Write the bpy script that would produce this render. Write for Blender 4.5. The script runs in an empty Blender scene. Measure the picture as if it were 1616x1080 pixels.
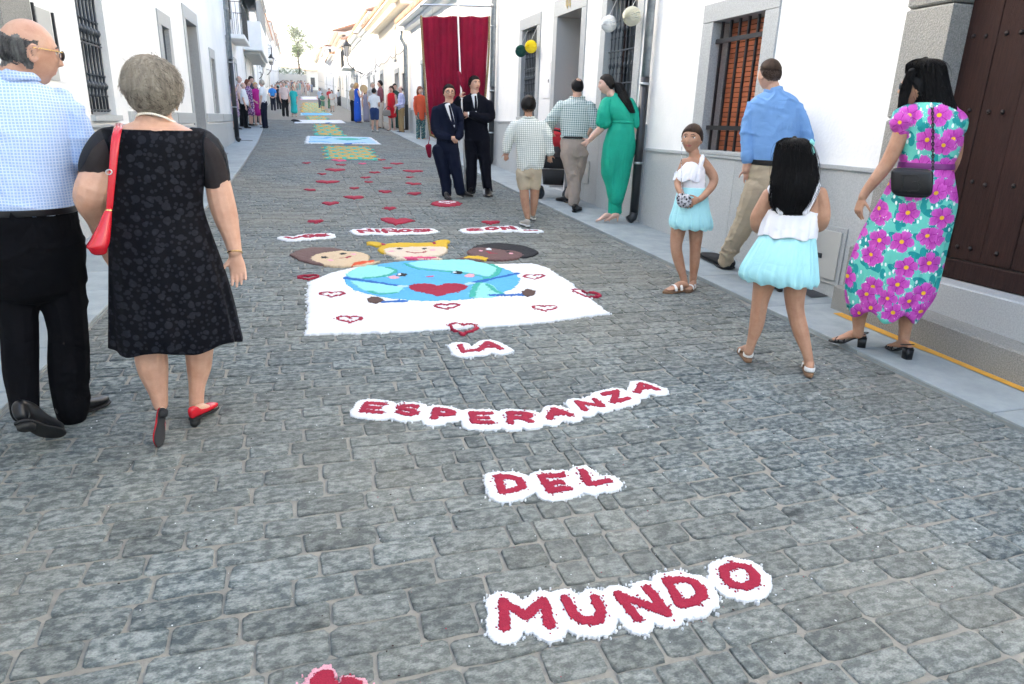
import bpy, bmesh, math, random
import numpy as np
from mathutils import Vector, Matrix, noise
rnd = random.Random(7); NR = np.random.RandomState(11)
S = bpy.context.scene; C = S.collection
# ------------------------------------------------------------------ camera
Rm = np.array([[0.95676722,-0.06044094,0.2845055],[-0.28924118,-0.30060975,0.90883074],[0.03059454,-0.95183017,-0.30509556]])
CH = 1.51
cd = bpy.data.cameras.new('camera'); cam = bpy.data.objects.new('camera', cd); C.objects.link(cam)
cd.lens = 24.0; cd.sensor_width = 36.0; cd.clip_start = .05; cd.clip_end = 3000
cam.matrix_world = Matrix(((Rm[0,0],-Rm[0,1],-Rm[0,2],0),(Rm[1,0],-Rm[1,1],-Rm[1,2],0),(Rm[2,0],-Rm[2,1],-Rm[2,2],CH),(0,0,0,1)))
S.camera = cam
# ------------------------------------------------------------------ world, sun, exposure
SUN_EL, SUN_AZ = math.radians(27), math.radians(-62)     # azimuth from +Y towards +X: low sun behind the left hand houses
w = bpy.data.worlds.new('World'); S.world = w; w.use_nodes = True
nt = w.node_tree; bg = nt.nodes['Background']
sky = nt.nodes.new('ShaderNodeTexSky'); sky.sky_type = 'NISHITA'; sky.sun_disc = False
sky.sun_elevation = SUN_EL; sky.sun_rotation = SUN_AZ; sky.air_density = 1.0; sky.dust_density = 4.0; sky.ozone_density = 1.0
nt.links.new(sky.outputs[0], bg.inputs[0]); bg.inputs[1].default_value = .15
sl = bpy.data.lights.new('sun', 'SUN'); sl.energy = 2.6; sl.angle = math.radians(3); sl.color = (1, .86, .68)
so = bpy.data.objects.new('sun', sl); C.objects.link(so)
sd = Vector((math.sin(SUN_AZ)*math.cos(SUN_EL), math.cos(SUN_AZ)*math.cos(SUN_EL), math.sin(SUN_EL)))
so.rotation_euler = sd.to_track_quat('Z', 'Y').to_euler(); so.location = (0, 0, 30)
S.view_settings.view_transform = 'Standard'; S.view_settings.look = 'None'
S.view_settings.gamma = 1; S.view_settings.use_curve_mapping = False
S.view_settings.exposure = 2.78
S.view_settings.use_white_balance = True; S.view_settings.white_balance_temperature = 6800; S.view_settings.white_balance_tint = 8
S.render.engine = 'CYCLES'
# ------------------------------------------------------------------ street profile and pixel helpers
PY = [-50,0,10,24,33,55,67,140,400]; PZ = [-2.8,-1.51,-1.15,-.60,-.20,.40,.92,4.7,18]
def zg(y): return float(np.interp(y, PY, PZ)) + CH
def zgn(y): return np.interp(y, PY, PZ) + CH
def ray(x, y): return Rm @ np.array([x-808., y-540., 1077.])
_ts = np.concatenate([np.linspace(.4, 20, 1200), np.linspace(20.1, 250, 2000)])
_zt = np.interp(_ts, PY, PZ)
def G(x, y, off=0.):                       # point of the street surface seen at a photo pixel
    d = ray(x, y); v = d[2]/d[1]*_ts - _zt - off
    i = np.argmax(v <= 0)
    if i == 0: i = 1
    t = _ts[i-1] + (_ts[i]-_ts[i-1])*v[i-1]/(v[i-1]-v[i])
    return Vector((d[0]/d[1]*t, t, zg(t)+off))
# ------------------------------------------------------------------ object helpers
def link(o, parent=None):
    C.objects.link(o)
    if parent is not None: o.parent = parent
    return o
def tag(o, label=None, cat=None, group=None, kind=None):
    if label: o['label'] = label
    if cat: o['category'] = cat
    if group: o['group'] = group
    if kind: o['kind'] = kind
    return o
def empty(name, loc=(0,0,0), rz=0):
    o = bpy.data.objects.new(name, None); o.location = loc; o.rotation_euler = (0,0,rz); o.empty_display_size = .1
    return link(o)
def mesh(name, verts, faces, smooth=False):
    me = bpy.data.meshes.new(name); me.from_pydata([tuple(v) for v in verts], [], [tuple(f) for f in faces]); 
    if smooth: me.polygons.foreach_set('use_smooth', [True]*len(me.polygons))
    me.update(); return me
def fastmesh(name, V, F, smooth=False, mats=None):   # V (n,3) array, F (m,4) quads
    me = bpy.data.meshes.new(name); V = np.asarray(V, dtype=np.float32); F = np.asarray(F, dtype=np.int32)
    k = F.shape[1]; me.vertices.add(len(V)); me.vertices.foreach_set('co', V.ravel())
    me.loops.add(F.size); me.loops.foreach_set('vertex_index', F.ravel())
    me.polygons.add(len(F)); me.polygons.foreach_set('loop_start', np.arange(0, F.size, k, dtype=np.int32))
    me.polygons.foreach_set('loop_total', np.full(len(F), k, dtype=np.int32))
    if smooth: me.polygons.foreach_set('use_smooth', np.ones(len(F), dtype=bool))
    if mats is not None: me.polygons.foreach_set('material_index', np.asarray(mats, dtype=np.int32))
    me.update(calc_edges=True); return me
def part(name, me, mat=None, parent=None, loc=None, kind=None, label=None):
    o = bpy.data.objects.new(name, me)
    if mat is not None and me is not None:
        for m in (mat if isinstance(mat, (list, tuple)) else [mat]):
            if len(me.materials) < (len(mat) if isinstance(mat, (list, tuple)) else 1): me.materials.append(m)
    if loc is not None: o.location = loc
    if kind: o['kind'] = kind
    if label: o['label'] = label
    return link(o, parent)
class MB:                                    # mesh collector
    def __init__(s): s.v = []; s.f = []
    def add(s, V, F):
        n = len(s.v); s.v += [tuple(map(float, v)) for v in V]; s.f += [tuple(i+n for i in f) for f in F]; return s
    def box(s, a, b, M=None, bev=0):
        x0,y0,z0 = a; x1,y1,z1 = b
        if x0>x1: x0,x1=x1,x0
        if y0>y1: y0,y1=y1,y0
        if z0>z1: z0,z1=z1,z0
        if bev:
            V=[];k=bev
            for z,e in ((z0,k),(z0+k,0),(z1-k,0),(z1,k)):
                V += [(x0+e,y0+e,z),(x1-e,y0+e,z),(x1-e,y1-e,z),(x0+e,y1-e,z)]
            F=[(3,2,1,0),(12,13,14,15)]+[(i*4+j,i*4+(j+1)%4,i*4+4+(j+1)%4,i*4+4+j) for i in range(3) for j in range(4)]
        else:
            V=[(x0,y0,z0),(x1,y0,z0),(x1,y1,z0),(x0,y1,z0),(x0,y0,z1),(x1,y0,z1),(x1,y1,z1),(x0,y1,z1)]
            F=[(3,2,1,0),(4,5,6,7),(0,1,5,4),(1,2,6,5),(2,3,7,6),(3,0,4,7)]
        if M is not None:
            V=[tuple(M@Vector(v)) for v in V]
            if M.determinant()<0: F=[f[::-1] for f in F]
        return s.add(V,F)
    def tube(s, pts, r, n=8, cap=True):
        V,F = tube(pts, r, n=n, sub=1, cap=cap, round_cap=False); return s.add(V,F)
    def me(s, name='m', smooth=False): return mesh(name, s.v, s.f, smooth)
    def build(s, name, mat, parent=None, smooth=False, kind=None, label=None, loc=None):
        return part(name, s.me(name, smooth), mat, parent, loc, kind, label)
def catmull(P, sub):
    P = np.asarray(P, float)
    if sub <= 1 or len(P) < 3:
        if sub <= 1: return P
        out = [P[0]+(P[1]-P[0])*t for t in np.linspace(0,1,sub+1)]; return np.array(out)
    Q = np.vstack([2*P[0]-P[1], P, 2*P[-1]-P[-2]]); out = []
    for i in range(1, len(Q)-2):
        p0,p1,p2,p3 = Q[i-1:i+3]
        for k in range(sub):
            t = k/sub
            out.append(.5*((2*p1)+(-p0+p2)*t+(2*p0-5*p1+4*p2-p3)*t*t+(-p0+3*p1-3*p2+p3)*t**3))
    out.append(P[-1]); return np.array(out)
def tube(pts, rad, n=12, sub=4, cap=True, side=None, round_cap=True, exp=2.0):
    """lofted limb: pts (k,3); rad: number, list of numbers or list of (a,b) with a along side"""
    pts = np.array([tuple(p) for p in pts], float)
    if not hasattr(rad, '__len__'): rad = [rad]*len(pts)
    rad = np.array([(r, r) if not hasattr(r, '__len__') else tuple(r) for r in rad], float)
    PR = catmull(np.hstack([pts, rad]), sub) if sub > 1 else np.hstack([pts, rad])
    P = PR[:, :3]; A = np.maximum(PR[:, 3:], 1e-4); k = len(P)
    T = np.gradient(P, axis=0); T /= np.linalg.norm(T, axis=1)[:, None]+1e-9
    if side is None:
        s0 = np.array([1.,0,0]) if abs(T[0][0]) < .8 else np.array([0,1.,0])
    else: s0 = np.array(tuple(side), float)
    V = []; Ss = []; cur = s0
    for i in range(k):
        ref = s0 if side is not None else cur
        s_ = ref-T[i]*np.dot(ref, T[i]); L = np.linalg.norm(s_)
        s_ = s_/L if L > 1e-3 else cur
        cur = s_; Ss.append(s_)
    th = np.arange(n)*2*np.pi/n; c, sn = np.cos(th), np.sin(th)
    if exp != 2.0:
        c = np.sign(c)*abs(c)**(2/exp); sn = np.sign(sn)*abs(sn)**(2/exp)
    rings = []
    def ring(p, t, s_, a, b):
        f = np.cross(t, s_); return p+np.outer(c*a, s_)+np.outer(sn*b, f)
    if cap and round_cap:
        r = min(A[0]); 
        for q in (.25, .6, .85): rings.append(ring(P[0]-T[0]*r*math.sqrt(max(0,1-q*q))*.8, T[0], Ss[0], A[0][0]*q, A[0][1]*q))
    for i in range(k): rings.append(ring(P[i], T[i], Ss[i], A[i][0], A[i][1]))
    if cap and round_cap:
        r = min(A[-1])
        for q in (.85, .6, .25): rings.append(ring(P[-1]+T[-1]*r*math.sqrt(max(0,1-q*q))*.8, T[-1], Ss[-1], A[-1][0]*q, A[-1][1]*q))
    V = np.vstack(rings); m = len(rings)
    F = [(i*n+j, i*n+(j+1)%n, (i+1)*n+(j+1)%n, (i+1)*n+j) for i in range(m-1) for j in range(n)]
    F = list(F)
    if cap: F += [tuple(range(n))[::-1], tuple((m-1)*n+j for j in range(n))]
    return V, F
# ------------------------------------------------------------------ materials
M = {}
def _n(t, kind, **kw):
    nd = t.nodes.new('ShaderNode'+kind)
    for k, v in kw.items():
        if hasattr(nd, k): setattr(nd, k, v)
        else: nd.inputs[k.replace('_', ' ')].default_value = v
    return nd
def pm(name, col, rough=.7, metal=0, col2=None, nscale=20, ndetail=4, bump=0, bscale=60, lo=.35, hi=.65, coord='Object', spec=None, stretch=None, sss=0, rand=0, bdist=.01, alpha=None):
    """principled material: two colours mixed by noise, fine relief"""
    m = bpy.data.materials.new(name); m.use_nodes = True; t = m.node_tree; L = t.links
    p = t.nodes['Principled BSDF']; p.inputs['Roughness'].default_value = rough; p.inputs['Metallic'].default_value = metal
    p.inputs['Base Color'].default_value = (*col, 1)
    if spec is not None: p.inputs['Specular IOR Level'].default_value = spec
    if sss: p.inputs['Subsurface Weight'].default_value = sss; p.inputs['Subsurface Radius'].default_value = (.012,.005,.003); p.inputs['Subsurface Scale'].default_value = 1
    if alpha is not None: p.inputs['Alpha'].default_value = alpha
    tc = _n(t, 'TexCoord'); src = tc.outputs[coord]
    if coord == 'Object' and rand: pass
    if stretch:
        mp = _n(t, 'Mapping'); mp.inputs['Scale'].default_value = stretch; L.new(src, mp.inputs[0]); src = mp.outputs[0]
    last = None
    if col2 is not None:
        nz = _n(t, 'TexNoise'); nz.inputs['Scale'].default_value = nscale; nz.inputs['Detail'].default_value = ndetail; nz.inputs['Roughness'].default_value = .65
        L.new(src, nz.inputs['Vector'])
        mr = _n(t, 'MapRange'); mr.inputs[1].default_value = lo; mr.inputs[2].default_value = hi; L.new(nz.outputs[0], mr.inputs[0])
        mx = _n(t, 'Mix', data_type='RGBA'); mx.inputs[6].default_value = (*col, 1); mx.inputs[7].default_value = (*col2, 1)
        L.new(mr.outputs[0], mx.inputs[0]); last = mx.outputs[2]
    if rand:
        oi = _n(t, 'ObjectInfo'); hs = _n(t, 'HueSaturation'); mr2 = _n(t, 'MapRange'); mr2.inputs[3].default_value = 1-rand; mr2.inputs[4].default_value = 1+rand
        L.new(oi.outputs['Random'], mr2.inputs[0]); L.new(mr2.outputs[0], hs.inputs['Value'])
        if last: L.new(last, hs.inputs['Color'])
        else: hs.inputs['Color'].default_value = (*col, 1)
        last = hs.outputs[0]
    if last: L.new(last, p.inputs['Base Color'])
    if bump:
        nb = _n(t, 'TexNoise'); nb.inputs['Scale'].default_value = bscale; nb.inputs['Detail'].default_value = 5; L.new(src, nb.inputs['Vector'])
        b = _n(t, 'Bump'); b.inputs['Strength'].default_value = bump; b.inputs['Distance'].default_value = bdist
        L.new(nb.outputs[0], b.inputs['Height']); L.new(b.outputs[0], p.inputs['Normal'])
    M[name] = m; return m
pm('stucco', (.84,.84,.82), .85, col2=(.66,.68,.68), nscale=.8, ndetail=9, lo=.40, hi=.85, bump=.35, bscale=35, bdist=.01)
pm('stucco_cream', (.80,.76,.68), .85, col2=(.74,.70,.62), nscale=1.2, bump=.3, bscale=30)
pm('granite', (.46,.48,.48), .55, col2=(.30,.32,.32), nscale=110, ndetail=3, bump=.1, bscale=90, rand=.06)
pm('granite_dark', (.34,.365,.37), .6, col2=(.45,.47,.47), nscale=90, ndetail=3, bump=.1, bscale=90, rand=.06)
pm('granite_rough', (.34,.335,.305), .8, col2=(.17,.17,.155), nscale=120, ndetail=5, bump=.8, bscale=80, bdist=.015, rand=.08)
pm('slab', (.31,.35,.36), .7, col2=(.235,.275,.285), nscale=5, ndetail=8, bump=.15, bscale=140, rand=.09)
pm('iron', (.012,.013,.016), .42, metal=.3, bump=.1, bscale=50)
pm('iron_grey', (.045,.055,.065), .45, metal=.3)
pm('zinc', (.42,.45,.46), .38, metal=.75, col2=(.28,.31,.33), nscale=14, ndetail=5)
pm('black_pipe', (.014,.016,.018), .33)
pm('white_plastic', (.75,.76,.75), .5)
pm('wood_brown', (.034,.015,.012), .6, spec=.15, col2=(.017,.008,.007), nscale=9, ndetail=8, bump=.5, bscale=30, stretch=(9,9,.7), rand=.15, bdist=.01)
pm('wood_honey', (.42,.20,.05), .45, col2=(.30,.13,.03), nscale=6, ndetail=6, stretch=(6,6,.6))
pm('shutter', (.36,.10,.035), .5, rand=.12)
pm('glass', (.02,.025,.03), .08, spec=.8)
pm('curtain', (.35,.35,.36), .9)
pm('tile', (.42,.20,.12), .8, col2=(.55,.38,.27), nscale=4, rand=.1)
pm('mortar', (.29,.275,.235), .95, col2=(.18,.175,.155), nscale=13, ndetail=8, lo=.3, hi=.7, bump=.8, bscale=90, bdist=.006)
pm('yellow_paint', (.60,.30,.03), .7, col2=(.42,.24,.06), nscale=22, ndetail=8, lo=.45, hi=.75)
pm('awning', (.85,.42,.08), .8)
pm('foliage', (.10,.16,.04), .8, col2=(.17,.24,.07), nscale=3)
pm('bark', (.12,.09,.07), .9)
pm('white_paper', (.82,.82,.80), .8); pm('ivory_paper', (.66,.64,.52), .8); pm('yellow_paper', (.85,.68,.02), .7); pm('green_paper', (.008,.10,.075), .7)
pm('drain', (.06,.065,.07), .6, metal=.4)
def cobble_mat():
    m = bpy.data.materials.new('cobble'); m.use_nodes = True; t = m.node_tree; L = t.links; p = t.nodes['Principled BSDF']
    tc = _n(t,'TexCoord'); at = _n(t,'Attribute'); at.attribute_name = 'tone'; oi = _n(t,'ObjectInfo'); geo = _n(t,'NewGeometry')
    # mottled surface in world space
    n1 = _n(t,'TexNoise'); n1.inputs['Scale'].default_value = 34; n1.inputs['Detail'].default_value = 7; n1.inputs['Roughness'].default_value = .62
    mp = _n(t,'Mapping'); mp.inputs['Scale'].default_value = (.75,1.25,1)
    L.new(geo.outputs['Position'], mp.inputs[0]); L.new(mp.outputs[0], n1.inputs['Vector'])
    n2 = _n(t,'TexNoise'); n2.inputs['Scale'].default_value = 190; n2.inputs['Detail'].default_value = 3; L.new(mp.outputs[0], n2.inputs['Vector'])
    n3 = _n(t,'TexNoise'); n3.inputs['Scale'].default_value = .55; n3.inputs['Detail'].default_value = 4; L.new(geo.outputs['Position'], n3.inputs['Vector'])
    mr = _n(t,'MapRange'); mr.inputs[1].default_value = .42; mr.inputs[2].default_value = .60; L.new(n1.outputs[0], mr.inputs[0])
    mx = _n(t,'Mix',data_type='RGBA'); mx.inputs[6].default_value = (.058,.077,.083,1); mx.inputs[7].default_value = (.205,.228,.222,1); L.new(mr.outputs[0], mx.inputs[0])
    mr3 = _n(t,'MapRange'); mr3.inputs[1].default_value = .38; mr3.inputs[2].default_value = .66; L.new(n3.outputs[0], mr3.inputs[0])
    mx2 = _n(t,'Mix',data_type='RGBA'); mx2.inputs[7].default_value = (.20,.19,.15,1)   # dusty, sandy wear
    mu = _n(t,'Math',operation='MULTIPLY'); mu.inputs[1].default_value = .5; L.new(mr3.outputs[0], mu.inputs[0]); L.new(mu.outputs[0], mx2.inputs[0]); L.new(mx.outputs[2], mx2.inputs[6])
    ad = _n(t,'Math',operation='ADD'); L.new(at.outputs['Fac'], ad.inputs[0]); L.new(oi.outputs['Random'], ad.inputs[1])
    fr = _n(t,'Math',operation='FRACT'); L.new(ad.outputs[0], fr.inputs[0])
    mr4 = _n(t,'MapRange'); mr4.inputs[3].default_value = .82; mr4.inputs[4].default_value = 1.2; L.new(fr.outputs[0], mr4.inputs[0])
    sp = _n(t,'MapRange'); sp.inputs[1].default_value=.3; sp.inputs[2].default_value=.7; sp.inputs[3].default_value = .75; sp.inputs[4].default_value = 1.25; L.new(n2.outputs[0], sp.inputs[0])
    mm = _n(t,'Math',operation='MULTIPLY'); L.new(mr4.outputs[0], mm.inputs[0]); L.new(sp.outputs[0], mm.inputs[1])
    st = _n(t,'TexNoise'); st.inputs['Scale'].default_value = 5.5; st.inputs['Detail'].default_value = 5; L.new(geo.outputs['Position'], st.inputs['Vector'])
    sm = _n(t,'MapRange'); sm.inputs[1].default_value = .66; sm.inputs[2].default_value = .73; sm.inputs[3].default_value = 1; sm.inputs[4].default_value = .5; L.new(st.outputs[0], sm.inputs[0]); m5 = _n(t,'Math',operation='MULTIPLY'); L.new(mm.outputs[0], m5.inputs[0]); L.new(sm.outputs[0], m5.inputs[1]); mm = m5
    hs = _n(t,'HueSaturation'); L.new(mm.outputs[0], hs.inputs['Value']); L.new(mx2.outputs[2], hs.inputs['Color']); L.new(hs.outputs[0], p.inputs['Base Color'])
    p.inputs['Roughness'].default_value = .8; p.inputs['Specular IOR Level'].default_value = .25
    b = _n(t,'Bump'); b.inputs['Strength'].default_value = .35; b.inputs['Distance'].default_value = .006
    L.new(n1.outputs[0], b.inputs['Height']); L.new(b.outputs[0], p.inputs['Normal'])
    M['cobble'] = m
cobble_mat()
def powder(name, col, col2=None, k=.12):
    c2 = col2 or tuple(c*(1-k*2.5) for c in col)
    return pm(name, col, .95, col2=c2, nscale=260, ndetail=2, bump=1.0, bscale=300, bdist=.006, lo=.35, hi=.7)
powder('salt_white', (.80,.82,.84), (.70,.74,.78)); powder('salt_red', (.38,.009,.042), (.27,.007,.032)); powder('salt_pink', (.80,.10,.22)); powder('salt_palepink', (.85,.42,.50))
powder('salt_sky', (.10,.46,.78)); powder('salt_aqua', (.30,.78,.72)); powder('salt_teal', (.05,.48,.38)); powder('salt_blue', (.01,.14,.52))
powder('salt_brown', (.10,.055,.045)); powder('salt_hairbrown', (.17,.10,.09)); powder('salt_skin', (.72,.55,.36)); powder('salt_paleskin', (.78,.66,.52)); powder('salt_black', (.015,.015,.018))
powder('salt_yellow', (.72,.46,.03)); powder('salt_orange', (.75,.10,.03)); powder('salt_facebrown', (.16,.085,.08)); powder('salt_amber', (.75,.38,.04)); powder('salt_lightblue', (.45,.70,.85))
# ================================================================== road and pavements
def strip(name, x0f, x1f, ys, off, mat, nx=6, kind='structure', parent=None, depth=0):
    V=[];F=[]
    for y in ys:
        for i in range(nx+1):
            x=x0f(y)+(x1f(y)-x0f(y))*i/nx; V.append((x,y,zg(y)+off))
    for j in range(len(ys)-1):
        for i in range(nx): a=j*(nx+1)+i; F.append((a,a+1,a+nx+2,a+nx+1))
    return part(name, mesh(name,V,F), mat, parent, kind=kind)
YS=[-6,-2,0,2,5,8,10,14,19,24,28.5,33,40,47,55,61,67,80,100,120,140,200,300,400]
strip('ground', lambda y:-300, lambda y:300, YS, -.12, M['slab'], 2)
def kerbL(y): return float(np.interp(y,[0,3.5,5.2,12,15,21,26.6,34,60,140],[-1.5,-1.41,-1.33,-1.06,-1.03,-1.02,-1.1,-1.3,-1.4,-1.4]))
def kerbR(y): return 3.47 if y<27 else float(np.interp(y,[27,60,140],[3.47,3.6,3.6]))
road = strip('road', lambda y:kerbL(y)-.1, lambda y:kerbR(y)+.1, np.concatenate([np.arange(-2,30,.5),[33,40,47,55,61,67,80,100,120,140,160]]), -.006, M['mortar'], 12)
# stone setts: courses run across the street
def stone_mesh(L, W, seed, top=.0016):
    r = random.Random(seed); V=[]; F=[]
    def jit(a): return r.uniform(-a,a)
    c=.012; out=[]
    base=[(-L/2+c,-W/2),(-L/6,-W/2),(L/6,-W/2),(L/2-c,-W/2),(L/2,-W/2+c),(L/2,W/2-c),(L/2-c,W/2),(L/6,W/2),(-L/6,W/2),(-L/2+c,W/2),(-L/2,W/2-c),(-L/2,-W/2+c)]
    for x,y in base: out.append((x+jit(.005),y+jit(.0035)))
    h=[top*r.uniform(.4,1.3) for _ in range(12)]
    for sx,sy,z in ((1.0,1.0,-.008),(.978,.95,None),(.90,.80,None)):
        for k,(x,y) in enumerate(out): V.append((x*sx,y*sy,z if z is not None else h[k]*(.55 if sx>.95 else 1)))
    V.append((0,0,top*r.uniform(.8,1.5)))
    for k in range(12):
        j=(k+1)%12
        F.append((k,j,12+j,12+k)); F.append((12+k,12+j,24+j,24+k)); F.append((24+k,24+j,36))
    return V,F
SL=[]; 
y=.30; row=0
while y<34:
    pitch = rnd.uniform(.108,.132) * (1 if y<14 else 1.15)
    xl,xr=kerbL(y)+.01,kerbR(y)-.01
    x=xl-rnd.uniform(0,.2)
    while x<xr:
        L=rnd.uniform(.17,.29)*(1 if y<14 else 1.2)
        inch = .74<x+.05<1.12
        if x<.76 and x+L>.76: L=max(.08,.76-x)
        if x<1.14 and x+L>1.16 and x>.7: L=max(.07,1.14-x)
        if inch: L=min(L,rnd.choice([.12,.13,.19]))
        if x+L>xr: L=xr-x
        if x+L>xl+.05 and L>.05:
            a=max(x,xl); SL.append(((a+x+L)/2, y+pitch/2+rnd.uniform(-.006,.006), x+L-a-.009, pitch-.009))
        x+=L
    y+=pitch
# visible nearest 300 are parts; the others one stuff mesh
def vis(X,Y):
    p=np.array([X,Y,zg(Y)-CH]); c=Rm.T@p
    if c[2]<=.05: return False
    u=808+1077*c[0]/c[2]; v=540+1077*c[1]/c[2]
    return -20<u<1640 and v<1110
SL.sort(key=lambda s:math.hypot(s[0],s[1])+(0 if vis(s[0],s[1]) else 1000))
var=[]
for k in range(14):
    V,F=stone_mesh(.22,.10,k); me=mesh('cobblestone',V,F,True); me.materials.append(M['cobble'])
    a=me.attributes.new('tone','FLOAT','POINT'); a.data.foreach_set('value',[rnd.random()]*len(V)); var.append(me)
slope_at=lambda y:(zg(y+.1)-zg(y-.1))/.2
tilt=lambda x,y:(.045 if x>1.14 else -.01)+noise.noise((x*.8,y*.8,0))*.03
for s in SL[:300]:
    o=part('cobblestone', rnd.choice(var), None, road, (s[0],s[1],zg(s[1])+rnd.uniform(-.0012,.0014)))
    o.scale=(s[2]/.22*rnd.choice([-1,1]),s[3]/.10*rnd.choice([-1,1]),1); 
    o.rotation_euler=(math.atan(slope_at(s[1]))+rnd.uniform(-.007,.007),rnd.uniform(-.006,.006),tilt(s[0],s[1])+rnd.uniform(-.015,.015))
VV=[];FF=[];TT=[];n0=0
base=[stone_mesh(.22,.10,100+k) for k in range(20)]
ba=[(np.array(v,float),f) for v,f in base]
for s in SL[300:]:
    V,F=ba[rnd.randrange(20)]; W=V.copy(); W[:,0]*=s[2]/.22*rnd.choice([1]); W[:,1]*=s[3]/.10
    a=tilt(s[0],s[1])+rnd.uniform(-.02,.02); x_=W[:,0]*math.cos(a)-W[:,1]*math.sin(a); y_=W[:,0]*math.sin(a)+W[:,1]*math.cos(a)
    W[:,2]+=zg(s[1])+slope_at(s[1])*y_+rnd.uniform(-.003,.003); W[:,0]=x_+s[0]; W[:,1]=y_+s[1]
    VV.append(W); FF+= [tuple(i+n0 for i in f) for f in F]; TT+=[rnd.random()]*len(W); n0+=len(W)
VV=np.vstack(VV); me=mesh('cobblestones',VV,FF,True); a=me.attributes.new('tone','FLOAT','POINT'); a.data.foreach_set('value',TT)
part('cobblestones',me,M['cobble'],road,kind='stuff')
# pavements: base plus slabs
def wallLx(y): return -1.62-.033*(20.5-y) if y<20.8 else float(np.interp(y,[20.8,21,60,140],[-1.62,-2.1,-2.1,-2.1]))
def wallRx(y): return 4.25 if y<4.3 or y>2 else 4.25
pl = strip('pavement', lambda y:wallLx(y)-.3, kerbL, np.concatenate([np.arange(-2,34,.5),[40,47,55,61,67,80,100,120,140]]), .012, M['mortar'], 4)
pr = strip('pavement', kerbR, lambda y:4.7, np.concatenate([np.arange(-2,34,.5),[40,47,55,61,67,80,100,120,140]]), .012, M['mortar'], 4)
def slab_piece(x0a,x1a,x0b,x1b,y0,y1,parent):
    g=.004; z0,z1=zg(y0),zg(y1); t=.03
    V=[(x0a+g,y0+g,z0-.05),(x1a-g,y0+g,z0-.05),(x1b-g,y1-g,z1-.05),(x0b+g,y1-g,z1-.05)]
    V+=[(x0a+g,y0+g,z0+t-.004),(x1a-g,y0+g,z0+t-.004),(x1b-g,y1-g,z1+t-.004),(x0b+g,y1-g,z1+t-.004)]
    e=.008
    V+=[(x0a+e+g,y0+e+g,z0+t),(x1a-e-g,y0+e+g,z0+t),(x1b-e-g,y1-e-g,z1+t),(x0b+e+g,y1-e-g,z1+t)]
    F=[(8,9,10,11)]+[(a+i,a+(i+1)%4,a+4+(i+1)%4,a+4+i) for a in (0,4) for i in range(4)]
    return part('paving_slab', mesh('paving_slab',V,F), M['slab'], parent)
y=.6
while y<30:
    d=.62+rnd.uniform(-.02,.02)
    if y<14: slab_piece(wallLx(y)-.05,kerbL(y),wallLx(y+d)-.05,kerbL(y+d),y,y+d,pl)
    else: slab_piece(wallLx(y)-.05,kerbL(y),wallLx(y+d)-.05,kerbL(y+d),y,y+d,pl)
    y+=d
y=.5
while y<27:
    d=.98; xm=3.47+.52+rnd.uniform(-.01,.01); far=4.30
    slab_piece(kerbR(y),far,kerbR(y),far,y,y+d,pr)
    y+=d
# ================================================================== facades
class Fr:                                    # wall frame: s along wall (+Y), z up, d outward from the wall face into the street
    def __init__(s,x0,y0,x1,y1,side):        # side +1: outward is +X (left wall), -1: outward -X (right wall)
        s.o=Vector((x0,y0,0)); s.d=Vector((x1-x0,y1-y0,0)).normalized(); s.n=Vector((s.d.y,-s.d.x,0))*(1 if side>0 else -1); s.y0=y0; s.side=side
        s.M=Matrix(((s.n.x,s.d.x,0,s.o.x),(s.n.y,s.d.y,0,s.o.y),(0,0,1,0),(0,0,0,1)))   # local (d,s,z)
    def S(s,y): return (y-s.y0)/s.d.y
    def box(s,mb,y0,y1,z0,z1,d0,d1,bev=0): return mb.box((d0,s.S(y0),z0),(d1,s.S(y1),z1),s.M,bev)
    def p(s,y,z,d): return s.M@Vector((d,s.S(y),z))
def facade(fr,y0,y1,z0,z1,holes,th=.35,name='wall',mat=None,parent=None,grow=.03):
    holes=[(h[0]-grow,h[1]+grow,h[2]-grow,h[3]+grow) if grow else h for h in holes]
    ys=sorted({y0,y1,*[h[0] for h in holes],*[h[1] for h in holes]}); zs=sorted({z0,z1,*[h[2] for h in holes],*[h[3] for h in holes]})
    V=[];F=[]
    def q(a,b,c,d,flip=False):
        n=len(V); V.extend([tuple(fr.M@Vector(v)) for v in (a,b,c,d)]); F.append((n,n+1,n+2,n+3) if not flip else (n+3,n+2,n+1,n))
    for i in range(len(ys)-1):
        for j in range(len(zs)-1):
            a,b,c,d=ys[i],ys[i+1],zs[j],zs[j+1]; my,mz=(a+b)/2,(c+d)/2
            if any(h[0]<my<h[1] and h[2]<mz<h[3] for h in holes): continue
            sa,sb=fr.S(a),fr.S(b)
            q((0,sa,c),(0,sb,c),(0,sb,d),(0,sa,d)); q((-th,sb,c),(-th,sa,c),(-th,sa,d),(-th,sb,d))
    for h in holes+[(y0,y1,z0,z1)]:
        sa,sb=fr.S(h[0]),fr.S(h[1]); c,d=h[2],h[3]
        q((0,sa,c),(0,sa,d),(-th,sa,d),(-th,sa,c)); q((0,sb,c),(-th,sb,c),(-th,sb,d),(0,sb,d)); q((0,sa,c),(-th,sa,c),(-th,sb,c),(0,sb,c)); q((0,sa,d),(0,sb,d),(-th,sb,d),(-th,sa,d))
    return part(name,mesh(name,V,F),mat or M['stucco'],parent)
def bx(fr,name,mat,parent,y0,y1,z0,z1,d0,d1,bev=0,label=None):
    mb=MB(); fr.box(mb,y0,y1,z0,z1,d0,d1,bev); return mb.build(name,mat,parent,label=label)
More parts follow.
